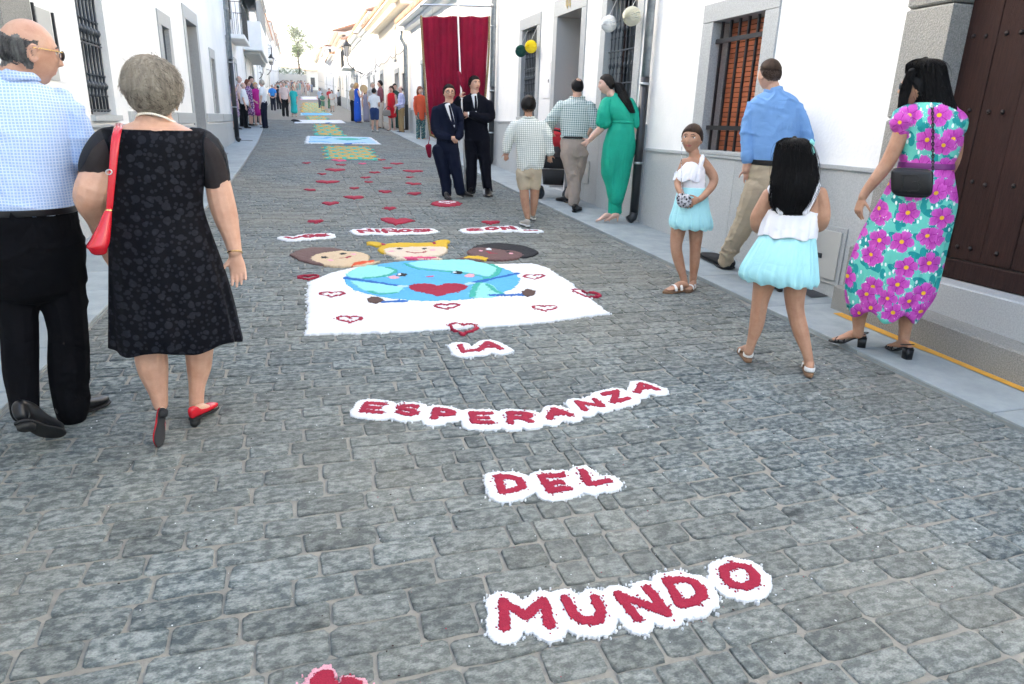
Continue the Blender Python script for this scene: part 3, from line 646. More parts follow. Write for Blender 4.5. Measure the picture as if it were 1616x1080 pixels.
# street lamps on wall brackets
def lamp(x,y,z,side,label,sc=1.0,arm=.9):
    t=tag(_empty('street_lamp',(x,y,z)),label,'street lamp',group='wall lamps along the street')
    mb=MB(); mb.tube([(0,0,-.75),(side*arm*.5,0,-.6),(side*arm*.9,0,-.35),(side*arm,0,0)],.025,n=6); mb.tube([(0,0,-.35),(side*arm*.45,0,-.3),(side*arm*.62,0,-.5)],.018,n=6); mb.build('bracket',M['iron'],t,True)
    mb=MB(); cx=side*arm
    V,F=tube([(cx,0,.0),(cx,0,.03),(cx,0,.46),(cx,0,.47)],[.08,.11,.19,.2],n=6,sub=1,round_cap=False); mb.add(V,F); mb.build('lantern_glass',M['curtain'],t)
    mb=MB()
    V,F=tube([(cx,0,.471),(cx,0,.5),(cx,0,.62),(cx,0,.72),(cx,0,.74),(cx,0,.80)],[.27,.26,.13,.05,.05,.02],n=12,sub=1,round_cap=False); mb.add(V,F)
    for k in range(6): a=k*math.pi/3; mb.tube([(cx+.11*math.cos(a),.11*math.sin(a),.02),(cx+.2*math.cos(a),.2*math.sin(a),.47)],.012,n=4)
    mb.build('lantern_frame',M['iron'],t); 
    for o in [t]: o.scale=(sc,sc,sc)
lamp(4.18,45.9,5.05,-1,'black street lantern on scroll bracket on the right house row, largest of the three',1.25,.75)
lamp(-2.08,66,5.6,1,'black street lantern on the left house row, upper and farther of the two',1.1,.4)
lamp(-2.08,51,4.5,1,'black street lantern on the left house row, lower and nearer of the two',.95,.3)
def post(x,y,z1,label):
    t=tag(_empty('pole',(x,y,zg(y))),label,'pole'); mb=MB(); mb.tube([(0,0,0),(0,0,z1-zg(y))],.05,n=8); mb.build('shaft',M['zinc'],t,True); return t
wp=tag(_empty('drainpipe',(4.02,27.0,1.15)),'pale grey curved gutter drainpipe left of the red banner','drainpipe')
mb=MB(); mb.tube([(-.15,0,3.42),(-.15,0,3.15),(0,0,2.9),(0,0,.9)],.07,n=8); mb.build('upper_pipe',M['zinc'],wp,True); mb=MB(); mb.tube([(0,0,.9),(0,0,0)],.07,n=8); mb.build('lower_pipe',M['black_pipe'],wp,True)
# cables along the right row
cb=tag(_empty('cable',(4.1,30,4)),'dark electric cable running along the right house fronts','cable')
mb=MB(); P=[(27.2,4.15),(30,4.03),(32,4.1),(35.5,4.02),(37.4,4.12),(41,3.95),(44,4.0),(48,4.1),(54,4.3)]
pts=[]
for (a,za),(b,zb) in zip(P[:-1],P[1:]):
    for k in range(3): u=k/3; pts.append((0.0,a+(b-a)*u-30,za+(zb-za)*u-.12*math.sin(math.pi*u)-4))
mb.tube(pts,.014,n=5); mb.build('line',M['iron'],cb,True)
# ================================================================== paper fan balls
def fan_ball(px,py,X,r,mat,label,spikes=26):
    d=ray(px,py); t=X/d[0]; c=Vector((X,d[1]*t,CH+d[2]*t)); o=tag(_empty('paper_ball',c),label,'paper ball',group='paper balls on the right facade')
    n=spikes*2; V=[];F=[]; nl=16
    for j in range(nl+1):
        th=math.pi*j/nl
        for i in range(n):
            a=2*math.pi*i/n; rr=r*(1 if i%2 else .86); V.append((rr*math.cos(th)*1.0, rr*math.sin(th)*math.cos(a), rr*math.sin(th)*math.sin(a)))
    for j in range(nl):
        for i in range(n): F.append((j*n+i,j*n+(i+1)%n,(j+1)*n+(i+1)%n,(j+1)*n+i))
    q=part('paper_folds',mesh('paper_folds',V,F),M[mat],o); q.rotation_euler=(0,rnd.uniform(-.3,.3),rnd.uniform(.2,.6))
    mb=MB(); mb.tube([(.0,0,r),(.12,0,r+.25)],.003,n=4); mb.build('string',M['white_paper'],o)
fan_ball(822,81,4.05,.105,'green_paper','dark green paper fan ball hanging beside the yellow one'); fan_ball(838,74,4.10,.11,'yellow_paper','bright yellow paper fan ball on the narrow window grille')
fan_ball(961,38,4.0,.105,'white_paper','pure white paper fan ball to the left of the ivory one'); fan_ball(997,26,4.08,.115,'ivory_paper','larger ivory paper fan ball on the tall window grille')
# ================================================================== powder carpets
def vnoise(X,Y,s,seed):
    rs=np.random.RandomState(seed); N=64; g=rs.rand(N,N); x=X/s+500; y=Y/s+500; xi=np.floor(x).astype(int); yi=np.floor(y).astype(int); u=x-xi; v=y-yi; u=u*u*(3-2*u); v=v*v*(3-2*v)
    a=g[yi%N,xi%N]; b=g[yi%N,(xi+1)%N]; c=g[(yi+1)%N,xi%N]; d=g[(yi+1)%N,(xi+1)%N]
    return (a*(1-u)+b*u)*(1-v)+(c*(1-u)+d*u)*v-.5
def sd_poly(X,Y,P):
    P=np.array(P,float); d=np.full(X.shape,1e9); ins=np.zeros(X.shape,bool); n=len(P)
    for i in range(n):
        a=P[i]; b=P[(i+1)%n]; ex,ey=b-a; wx=X-a[0]; wy=Y-a[1]; t=np.clip((wx*ex+wy*ey)/(ex*ex+ey*ey+1e-12),0,1)
        d=np.minimum(d,np.hypot(wx-ex*t,wy-ey*t)); c=((a[1]>Y)!=(b[1]>Y)); 
        with np.errstate(divide='ignore',invalid='ignore'): xx=(b[0]-a[0])*(Y-a[1])/(b[1]-a[1]+1e-15)+a[0]
        ins^=(c&(X<xx))
    return np.where(ins,-d,d)
def sd_line(X,Y,P,r):
    d=np.full(X.shape,1e9)
    for a,b in zip(P[:-1],P[1:]):
        ex,ey=b[0]-a[0],b[1]-a[1]; wx=X-a[0]; wy=Y-a[1]; t=np.clip((wx*ex+wy*ey)/(ex*ex+ey*ey+1e-12),0,1); d=np.minimum(d,np.hypot(wx-ex*t,wy-ey*t))
    return d-r
def powder_art(parent,layers,cell,rough=.008,h=.010,seed=1,grains=True):
    """layers: (name, material, f(X,Y)->signed distance); later layers cover earlier ones"""
    bb=[l[3] for l in layers]; x0=min(b[0] for b in bb)-.06; x1=max(b[1] for b in bb)+.06; y0=min(b[2] for b in bb)-.06; y1=max(b[3] for b in bb)+.06
    nx=int((x1-x0)/cell)+1; ny=int((y1-y0)/cell)+1
    xs=x0+np.arange(nx+1)*cell; ys=y0+np.arange(ny+1)*cell; GX,GY=np.meshgrid(xs,ys)
    rs=np.random.RandomState(seed); cx=(GX[:-1,:-1]+cell/2); cy=(GY[:-1,:-1]+cell/2)
    nz=(vnoise(cx,cy,.035,seed)+.6*vnoise(cx,cy,.014,seed+1))*rough*2
    owner=np.full(cx.shape,-1); dmin=np.full(cx.shape,1e9)
    for i,l in enumerate(layers):
        sd=l[2](cx,cy)+nz*(1 if i==0 else .7); ok=sd<0
        sc=(sd<.02)&(rs.rand(*sd.shape)<.16*np.exp(-np.maximum(sd,0)/.007)) if grains else False     # loose grains along the rim
        ok=ok|sc; owner[ok]=i; dmin=np.minimum(dmin,np.where(ok,np.minimum(sd,0),1e9)) if i==0 else np.where(ok,np.minimum(dmin,np.where(dmin>1e8,np.minimum(sd,0),dmin)),dmin)
    any_=owner>=0; ev=np.where(any_,np.clip(-dmin/.02,0,1),0)
    hv=np.zeros(GX.shape); cnt=np.zeros(GX.shape)
    for dy in (0,1):
        for dx in (0,1): hv[dy:ny+dy if dy else ny,dx:nx+dx if dx else nx]+=ev[:ny,:nx]; cnt[dy:ny+dy if dy else ny,dx:nx+dx if dx else nx]+=1
    hv/=4
    HZ=zgn(GY)+.0065+h*(.25+.75*hv)*(1+.35*vnoise(GX,GY,.05,seed+2))+ (rs.rand(*GX.shape)-.5)*h*.22
    jx=GX+(rs.rand(*GX.shape)-.5)*cell*.5; jy=GY+(rs.rand(*GX.shape)-.5)*cell*.5
    L=np.array(parent['_wl']) if parent.get('_w') else np.zeros(3)
    out=[]
    for i,l in enumerate(layers):
        m=owner==i
        if not m.any(): continue
        jj,ii=np.nonzero(m); a=jj*(nx+1)+ii; F=np.stack([a,a+1,a+nx+2,a+nx+1],1); u,inv=np.unique(F,return_inverse=True); inv=inv.reshape(F.shape)
        zz=HZ.ravel()[u]+(.0015*i if i<3 else .003); V=np.stack([jx.ravel()[u],jy.ravel()[u],zz],1)
        # skirt down to the ground so that the layer has thickness
        fs=[inv]; nv=len(V); V2=V.copy(); V2[:,2]-=h+.004
        for (dj,di,p,q) in ((-1,0,0,1),(1,0,2,3),(0,-1,3,0),(0,1,1,2)):
            nj=np.clip(jj+dj,0,ny-1); ni=np.clip(ii+di,0,nx-1); e=(owner[nj,ni]!=i)|(nj!=jj+dj)|(ni!=ii+di)
            A=inv[e][:,p]; B=inv[e][:,q]; fs.append(np.stack([B,A,A+nv,B+nv],1))
        me=fastmesh(l[0],np.vstack([V,V2])-L,np.vstack(fs)); out.append(_part(l[0],me,M[l[1]],parent))
    return out
def gp(P): return [tuple(G(x,y))[:2] for x,y in P]
def bbx(P,m=0): P=np.array(P); return (P[:,0].min()-m,P[:,0].max()+m,P[:,1].min()-m,P[:,1].max()+m)
def Lpoly(name,mat,px,rnd_=0):
    P=gp(px); 
    if rnd_: P=[tuple(p[:2]) for p in catmull(P+[P[0]],rnd_)][:-1]
    return (name,mat,lambda X,Y:sd_poly(X,Y,P),bbx(P))
def Lline(name,mat,px,r,sm=0):
    P=gp(px)
    if sm: P=[tuple(p[:2]) for p in catmull(P,sm)]
    return (name,mat,lambda X,Y:sd_line(X,Y,P,r),bbx(P,r))
def Lmulti(name,mat,pls,r):
    Ps=[gp(p) for p in pls]; return (name,mat,lambda X,Y:np.minimum.reduce([sd_line(X,Y,P,r) for P in Ps]),bbx(sum(Ps,[]),r))
def ell(cx,cy,rx,ry,n=28,rot=0): return [(cx+rx*math.cos(a)*math.cos(rot)-ry*math.sin(a)*math.sin(rot),cy+ry*math.sin(a)*math.cos(rot)+rx*math.cos(a)*math.sin(rot)) for a in [2*math.pi*i/n for i in range(n)]]
def thing(name,label,cat,px,group=None):
    c=G(*px); o=_empty(name,c); o['_w']=1; o['_wl']=tuple(c); return tag(o,label,cat,group)
def word(text_polys,halo,label,cell,r,grow,px,seed,h=.010):
    """text_polys: {letter name: [polylines or closed polygons in photo pixels]}; halo radius grows round all strokes"""
    t=thing('powder_word',label,'powder lettering',px,'words written in red and white powder')
    allp=[gp(p) for ls in text_polys for p in ls[1]]
    base=('white_powder','salt_white',lambda X,Y:np.minimum.reduce([sd_line(X,Y,P,r+halo) for P in allp]),bbx(sum(allp,[]),r+halo))
    lay=[base]
    for nm,ls in text_polys: 
        q=Lmulti('letter',"salt_red",ls,r); lay.append(q)

    os_=powder_art(t,lay,cell,rough=.004,h=h,seed=seed); return t
def LET(ch,c,k=1.):
    """letter strokes in a unit box mapped to the pixel quad c = (top-left, top-right, bottom-right, bottom-left)"""
    D={'M':[[(0,1),(0,0),(.5,.62),(1,0),(1,1)]],'U':[[(0,0),(.03,.62),(.22,.95),(.5,1),(.78,.95),(.97,.62),(1,0)]],'N':[[(0,1),(0,0),(1,1),(1,0)]],
       'D':[[(0,0),(0,1),(.55,1),(.92,.8),(1,.5),(.92,.2),(.55,0),(0,0)]],'O':[[(.5,0),(.88,.15),(1,.5),(.88,.85),(.5,1),(.12,.85),(0,.5),(.12,.15),(.5,0)]],
       'E':[[(1,0),(0,0),(0,1),(1,1)],[(0,.5),(.8,.5)]],'L':[[(0,0),(0,1),(1,1)]],'A':[[(0,1),(.5,0),(1,1)],[(.22,.62),(.78,.62)]],
       'S':[[(.95,.12),(.6,0),(.25,.03),(.02,.22),(.2,.42),(.75,.55),(1,.76),(.75,.97),(.4,1),(0,.86)]],'P':[[(0,1),(0,0),(.65,0),(1,.15),(1,.38),(.65,.52),(0,.52)]],
       'R':[[(0,1),(0,0),(.65,0),(1,.14),(1,.36),(.65,.5),(0,.5)],[(.5,.5),(1,1)]],'Z':[[(0,0),(1,0),(0,1),(1,1)]],'I':[[(.5,0),(.5,1)]],'Ñ':[[(0,1),(0,0),(1,1),(1,0)],[(.2,-.35),(.8,-.35)]],'.':[[(.5,.95),(.5,1)]]}
    c=np.array(c,float); m_=c.mean(0); tl,tr,br,bl=m_+(c-m_)*k; out=[]
    for pl_ in D[ch]: out.append([tuple((tl*(1-u)+tr*u)*(1-v)+(bl*(1-u)+br*u)*v) for u,v in pl_])
    return (ch,out)
word([LET('M',[(787,952),(862,950),(875,997),(791,1002)],.84),LET('U',[(885,948),(941,947),(962,990),(903,991)],.84),LET('N',[(968,942),(1023,932),(1058,977),(1004,987)],.84),LET('D',[(1046,921),(1095,915),(1121,955),(1071,965)],.84),LET('O',[(1128,897),(1186,892),(1203,935),(1148,939)],.84)],.037,'white salted word MUNDO in red letters, nearest the camera',.0048,.0165,0,(960,960),3,.009)
word([LET('D',[(780,755),(822,755),(833,778),(789,786)],.78),LET('E',[(849,755),(889,752),(903,779),(866,784)],.78),LET('L',[(915,747),(940,745),(965,766),(928,773)],.82)],.040,'white salted word DEL in red letters, above MUNDO',.006,.0175,0,(870,770),4,.009)
word([LET('E',[(577,638),(611,641),(604,658),(567,654)],.76),LET('S',[(627,643),(664,643),(659,662),(624,659)],.76),LET('P',[(685,647),(720,652),(711,669),(682,667)],.76),LET('E',[(740,654),(778,655),(780,674),(743,673)],.76),LET('R',[(799,654),(838,655),(842,672),(802,675)],.76),LET('A',[(862,649),(887,649),(904,660),(863,667)],.80),LET('N',[(905,638),(940,633),(955,646),(920,654)],.76),LET('Z',[(947,626),(974,620),(997,634),(966,641)],.80),LET('A',[(998,609),(1023,607),(1042,620),(1003,626)],.80)],.044,'long curved white salted word ESPERANZA in red letters',.0075,.0175,0,(800,660),5,.009)
word([LET('L',[(724,548),(736,547),(749,557),(731,560)],.85),LET('A',[(759,544),(781,543),(794,555),(752,558)],.85)],.055,'short white salted word LA in red letters, nearest the big picture',.009,.020,0,(755,553),6,.009)
word([LET('L',[(452,377),(460,375),(476,376),(462,379)]),LET('O',[(479,374),(492,373),(496,376),(482,378)]),LET('S',[(500,373),(514,372),(516,375),(500,376)])],.07,'small white salted word LOS, leftmost above the picture',.013,.026,0,(480,376),7)
word([LET('N',[(566,366),(582,364),(588,368),(572,370)]),LET('I',[(588,365),(600,365),(603,369),(592,369)]),LET('Ñ',[(604,366),(622,365),(628,369),(610,370)]),LET('O',[(630,365),(645,364),(648,368),(634,369)]),LET('S',[(652,365),(676,364),(680,367),(655,369)])],.07,'white salted word NIÑOS, middle one above the blonde head',.013,.024,0,(620,367),8)
word([LET('S',[(738,364),(756,363),(760,366),(740,367)]),LET('O',[(766,362),(782,361),(786,364),(770,366)]),LET('N',[(792,361),(806,360),(812,364),(796,365)]),LET('.',[(826,364),(828,364),(830,366),(828,366)]),LET('.',[(834,364),(836,364),(838,366),(836,366)]),LET('.',[(842,364),(844,364),(846,366),(844,366)])],.07,'white salted word SON, rightmost above the dark haired head',.013,.026,0,(790,364),9)
# the large picture
def heart_px(cx,cy,w,h,rot=0,n=26):
    P=[]
    for i in range(n):
        t=2*math.pi*i/n; x=16*math.sin(t)**3/17; y=-(13*math.cos(t)-5*math.cos(2*t)-2*math.cos(3*t)-math.cos(4*t))/17
        X_,Y_=x*w/2,y*h/2; P.append((cx+X_*math.cos(rot)-Y_*math.sin(rot),cy+X_*math.sin(rot)+Y_*math.cos(rot)))
    return P
pic=thing('powder_picture','large white powder picture of three children hugging a smiling globe','powder picture',(700,450))
ly=[Lpoly('white_ground','salt_white',[(487,447),(520,433),(560,424),(840,418),(862,424),(900,448),(962,497),(860,510),(800,515),(700,522),(600,527),(483,530)])]
gl=ell(682,446,138,33)
ly+=[Lpoly('globe_sea','salt_sky',gl),
 Lpoly('land','salt_aqua',[(547,436),(575,421),(600,424),(622,431),(612,440),(560,444)],2),Lpoly('land','salt_aqua',[(552,447),(600,452),(636,455),(628,465),(600,466),(570,460)],2),
 Lpoly('land','salt_aqua',[(645,419),(690,413),(740,413),(780,422),(790,430),(770,440),(740,434),(700,430),(660,426)],2),Lpoly('land','salt_aqua',[(745,455),(770,450),(790,470),(760,474),(742,472)],2),
 Lline('land_edge','salt_teal',[(575,443),(605,440),(625,432),(612,426)],.018,3),Lline('land_edge','salt_teal',[(640,420),(660,428),(700,432),(740,436),(768,442)],.014,3),Lline('land_edge','salt_teal',[(775,421),(788,428),(778,440),(758,447),(748,460),(745,472)],.022,3),Lline('land_edge','salt_teal',[(625,466),(600,468),(585,464)],.016,3),Lline('land_edge','salt_teal',[(768,452),(780,462),(792,468)],.02,3),
 Lpoly('heart','salt_red',heart_px(691,460,100,26)),
 Lline('arm_outline','salt_blue',[(547,443),(590,449),(634,456)],.022,2),Lline('arm_outline','salt_blue',[(742,451),(780,443),(817,435)],.020,2),Lline('arm_outline','salt_blue',[(606,481),(640,479)],.022),Lline('arm_outline','salt_blue',[(775,470),(828,469)],.022),
 Lpoly('hand','salt_brown',ell(593,478,13,4.5)),Lpoly('hand','salt_brown',ell(834,466,10,5.5)),
 Lline('sleeve','salt_lightblue',[(632,456),(640,456)],.03),Lline('sleeve','salt_lightblue',[(738,452),(744,451)],.03),
 Lpoly('cheek','salt_palepink',ell(621,441.5,8,2.5)),Lpoly('cheek','salt_palepink',ell(741,438.5,8,2.5)),
 Lpoly('eye','salt_black',ell(634,437.5,8,2.3)),Lpoly('eye','salt_black',ell(722,434,7,2.3)),Lpoly('eye_glint','salt_white',ell(630,437,3,1.2)),Lpoly('eye_glint','salt_white',ell(718,433.5,2.5,1.1)),
 Lline('mouth','salt_pink',[(675,440.5),(683,440)],.012),
 # left child
 Lpoly('hair','salt_hairbrown',[(457,404),(475,396),(500,393),(530,394),(548,399),(552,404),(530,412),(510,421),(485,416),(470,411)],2),
 Lpoly('face','salt_skin',[(490,412),(500,405),(520,401),(550,399),(575,402),(582,409),(575,418),(540,423),(512,421)],2),Lpoly('neck','salt_skin',[(550,422),(565,417),(590,415),(600,414),(575,424)]),
 Lpoly('scarf','salt_orange',[(554,423),(560,418),(590,413),(592,416),(570,421)]),Lline('mouth','salt_red',[(539,411),(548,411),(552,408)],.014),Lpoly('eye','salt_black',ell(512,410,5,1.8)),Lpoly('eye','salt_black',ell(541,404,5,1.3)),Lpoly('cheek','salt_palepink',ell(521,414,5,1.4)),Lpoly('cheek','salt_palepink',ell(558,405,5,1.3)),
 # middle child
 Lpoly('hair','salt_yellow',[(597,396),(604,389),(620,386),(660,386),(700,385),(706,390),(704,398),(690,402),(640,398),(606,402)],2),Lpoly('pigtail','salt_yellow',ell(592,387,14,3.2,18,.1)),Lpoly('pigtail','salt_yellow',ell(697,384,14,3.2,18,-.1)),Lline('hair_tie','salt_red',[(606,390),(604,387)],.02),Lline('hair_tie','salt_red',[(685,388),(684,385)],.02),
 Lpoly('face','salt_paleskin',[(607,400),(610,395),(650,393),(700,393),(705,399),(690,406),(650,409),(620,407)],2),Lpoly('shoulders','salt_paleskin',[(620,411),(640,408),(690,408),(700,411)]),Lpoly('collar','salt_pink',[(634,408.5),(680,407.5),(690,410.5),(640,411)]),
 Lline('mouth','salt_red',[(643,401),(655,403),(667,402.5),(671,400)],.014),Lpoly('eye','salt_black',ell(631,396,4,1.3)),Lpoly('eye','salt_black',ell(670,396,4,1.3)),Lpoly('cheek','salt_palepink',ell(618,400,4,1.2)),Lpoly('cheek','salt_palepink',ell(683,398,4,1.2)),
 # right child
 Lpoly('hair','salt_black',[(740,398),(755,389),(785,386),(820,389),(846,397),(847,403),(830,409),(815,407),(800,398)],2),Lpoly('face','salt_facebrown',[(737,402),(740,397),(760,394),(790,397),(815,400),(826,406),(812,411),(780,413),(755,410)],2),
 Lpoly('neck','salt_facebrown',[(718,411),(740,406),(765,410),(757,415)]),Lpoly('scarf','salt_yellow',[(731,411),(739,405.5),(760,408),(772,411),(765,413)]),
 Lline('mouth','salt_red',[(768,400),(775,403),(784,404)],.014),Lpoly('eye','salt_white',ell(772,396.5,4,1.2)),Lpoly('eye','salt_black',ell(802,401,4,1.2)),Lpoly('cheek','salt_palepink',ell(758,399,4,1)),Lpoly('cheek','salt_palepink',ell(806,403.5,3.5,1))]
def ring(px,mat='salt_red',r=.0095): P=gp(px); P.append(P[0]); return ('outlined_heart',mat,lambda X,Y:sd_line(X,Y,P,r),bbx(P,r))
for (cx,cy,w_,h_,ro) in ((524,468,40,10,-.03),(552,508,43,12.5,0),(705,487.5,40,10,-.03),(731,521,44,17,.05),(843,440,34,9,-.03),(860,490,40,10.5,0),(925,466,46,12,.15),(487,439,34,8.5,-.06)): 
    ly.append(ring([(cx+(x-cx),y) for x,y in heart_px(cx,cy,w_,h_,ro)]))
powder_art(pic,ly,.0105,rough=.011,h=.012,seed=20)
# red hearts on the way up
HE=[(484,258,13,1.6),(535,253.8,26,2.6),(538,261,16,2),(572,259,13,1.6),(601,253,15,1.6),(626,259,22,2.2),(611,266,16,2),(591,273,18,2.2),(529,269,34,4),(509,275.5,14,2.4),(517,288,40,4),(577,281,18,2),(581,288,16,2),(652,271,34,3.2),(647,280.5,13,1.8),(653,291,27,3.2),(490,300.5,19,3.2),(559,298,17,3),(608,303.5,22,4),(654,306.5,22,4),(559,312.5,32,5),(521,322,27,5),(615,330,20,4.4),(626,350,55,10),(498,350.5,28,4.5),(774,352,30,4.6)]
HLAB=['small red heart farthest left in the top row of hearts','pink streaky heart touching the end of the yellow and green carpet','small heart just below the pink streaky heart','faint pink heart in the middle of the top rows','heart right beside the corner of the yellow and green carpet','long heart farthest right in the top row','small heart just below the farthest right one of the top row','heart at the centre of the third row','large long red heart below the pink streaky heart','small heart left and below the large long one','largest long pink red heart of the left side','narrow heart, upper of a close pair at the centre','narrow heart, lower of a close pair at the centre','longest heart on the right with pink rim','tiny heart below the longest right one','long heart on the right, third from the top','leftmost heart of the fifth row','short heart at the centre left of the fifth row','pointed heart right of centre, fifth row','heart nearest the suited men on the right edge','wide flat heart in the middle above the nearer ones','heart on the left above the word LOS row','small plump heart straight above the largest heart','largest solid red heart just above the word NIÑOS','thin broken heart just above the word LOS','red heart just above the word SON']
for i,(x,y,w_,h_) in enumerate(HE):
    t=thing('powder_heart',HLAB[i],'powder heart',(x,y),'scattered red powder hearts')
    powder_art(t,[Lpoly('heart_fill','salt_red' if i not in (1,3) else 'salt_pink',heart_px(x,y,w_,h_*1.25,rnd.uniform(-.05,.05)))],.02 if y<320 else .014,rough=.012,h=.012,seed=40+i,grains=y>300)
t=thing('powder_heart','red powder heart with white outline inside at the feet of the men in suits','powder heart',(704,322)); powder_art(t,[Lpoly('heart_fill','salt_red',ell(704,322.5,23,4.6)),ring(heart_px(706,321.5,26,4),'salt_white',.02)],.016,rough=.014,h=.012,seed=90)
t=thing('powder_heart','bright red heart with pink powder edge at the bottom of the photo','powder heart',(530,1075)); powder_art(t,[Lpoly('pink_edge','salt_palepink',heart_px(533,1096,118,100,.12)),Lpoly('heart_fill','salt_red',heart_px(533,1098,88,82,.12))],.0045,rough=.014,h=.008,seed=91)
M['salt_blue_dust']=None
# stray salt grains, petals and grit on the setts
def specks(name,mat,n,smin,smax,area,seed,label):
    rs=random.Random(seed); mb=MB()
    for _ in range(n):
        x=rs.uniform(area[0],area[1]); y=area[2]+(area[3]-area[2])*rs.random()**1.5; a=rs.uniform(0,3.1); r=rs.uniform(smin,smax); z=zg(y)+.004
        q=[(x+r*rs.uniform(.6,1.2)*math.cos(a+k*1.57),y+r*rs.uniform(.6,1.2)*math.sin(a+k*1.57),z) for k in range(4)]; mb.add(q+[(x,y,z+r*.6)],[(0,1,4),(1,2,4),(2,3,4),(3,0,4)])
    tag(mb.build(name,M[mat]),label,name.replace('_',' '),kind='stuff')
specks('salt_grains','salt_white',420,.0015,.0045,(-1.0,3.2,1.3,7.5),5,'loose white salt grains scattered over the setts')
specks('red_grains','salt_red',130,.0015,.0035,(0.2,2.2,1.4,7.5),6,'loose red salt grains scattered near the lettering')
specks('grit','wood_brown',260,.002,.006,(-1.2,3.4,1.2,9),8,'dark grit and bits of dirt lying on the setts')
# carpets farther up
def scale_carpet(label,px4,cols,rows,seed,mats=('salt_teal','salt_amber'),cell=.05):
    P=gp(px4); (ax,ay),(bx_,by),(cx,cy),(dx,dy)=P; t=thing('powder_carpet',label,'powder carpet',(sum(p[0] for p in px4)/4,sum(p[1] for p in px4)/4),'coloured powder carpets')
    def uv(X,Y):
        v=(Y-ay)/(dy-ay); xl=ax+(dx-ax)*v; xr=bx_+(cx-bx_)*v; return (X-xl)/(xr-xl),v
    def f0(X,Y): u,v=uv(X,Y); return np.maximum(np.maximum(-u-.08*np.sin(v*rows*6.28)-.04,u-1-.08*np.sin(v*rows*6.28+1)-.04),np.maximum(-v,v-1))*1.2
    def f1(X,Y):
        u,v=uv(X,Y); r_=v*rows*2; k=np.floor(r_); uu=u*cols+.5*(k%2); q=np.abs((uu%1)-.5)*2; return np.where((q**2+(((r_%1)-.5)*2)**2)<.62,-.05,.05)
    b=bbx(P,.15); powder_art(t,[('carpet_base',mats[0],f0,b),('scales',mats[1],lambda X,Y:np.maximum(f0(X,Y)+.02,f1(X,Y)),b)],cell,rough=.02,h=.012,seed=seed,grains=False); return t
scale_carpet('teal and amber powder carpet of overlapping scales, nearest the hearts',[(520,252),(592,252),(577,231),(513,231)],3,4,101)
def panel(label,px,col,border,extra=(),cell=.04,seed=1,h=.012):
    t=thing('powder_carpet',label,'powder carpet',(sum(p[0] for p in px)/len(px),sum(p[1] for p in px)/len(px)),'coloured powder carpets')
    P=gp(px); c=np.mean(P,0); Q=[tuple(c+(np.array(p)-c)*.91) for p in P]
    powder_art(t,[('border',border,lambda X,Y:sd_poly(X,Y,P),bbx(P)),('field',col,lambda X,Y:sd_poly(X,Y,Q),bbx(Q))]+list(extra),cell,rough=.03,h=h,seed=seed,grains=False); return t
panel('pale blue powder panel with white border and dark green shape in it',[(482,227),(601,228.5),(585,217.5),(485,215.5)],'salt_lightblue','salt_white',[Lpoly('dark_shape','salt_teal',[(527,220.5),(545,219),(560,219.5),(570,221.5),(548,223)],2),Lline('blue_mark','salt_blue',[(545,228),(560,227.3),(574,226.8)],.05),Lline('blue_mark','salt_sky',[(492,225),(505,224.5),(520,226)],.08),Lline('green_mark','salt_teal',[(570,220.5),(578,219.5)],.06),Lline('blue_mark','salt_sky',[(496,219),(512,220),(520,218)],.07)],seed=110)
scale_carpet('wavy amber and teal powder carpet between the pale blue and the white panel',[(500,214),(542,214),(528,197),(497,197)],2,3,102,('salt_teal','salt_amber'),.07)
panel('plain white powder panel farther up the street',[(466,195),(545,195),(538,190.3),(464,190)],'salt_white','salt_white',[Lline('dark_mark','salt_black',[(466,190.5),(470,193)],.15),Lline('blue_mark','salt_blue',[(515,195),(521,194.6)],.06)],cell=.06,seed=111)
scale_carpet('short amber and teal powder carpet behind the white panel',[(488,190),(517,190),(510,183.5),(484,183.5)],2,2,103,('salt_teal','salt_amber'),.09)
panel('sky blue powder panel beside the turquoise dress woman',[(474,182.5),(524,182),(520,179),(476,178.5)],'salt_sky','salt_lightblue',cell=.1,seed=112)
scale_carpet('farthest amber and green powder carpet up the street',[(476,177.5),(512,177),(505,162),(480,162)],3,7,104,('salt_amber','salt_teal'),.18)
panel('far pale pink and white powder panel',[(474,158),(502,158),(500,153),(475,153)],'salt_white','salt_palepink',cell=.25,seed=113)

# ================================================================== air
hz=MB(); hz.box((-15,-12,-5),(20,205,24)); 
hm_=bpy.data.materials.new('air'); hm_.use_nodes=True; t_=hm_.node_tree; t_.nodes.remove(t_.nodes['Principled BSDF']); vp=t_.nodes.new('ShaderNodeVolumePrincipled'); vp.inputs['Density']  .default_value=.0011; vp.inputs['Color'].default_value=(.97,.97,.97,1); vp.inputs['Anisotropy'].default_value=.35
t_.links.new(vp.outputs[0],t_.nodes['Material Output'].inputs['Volume']); hz.build('haze',hm_,kind='stuff')
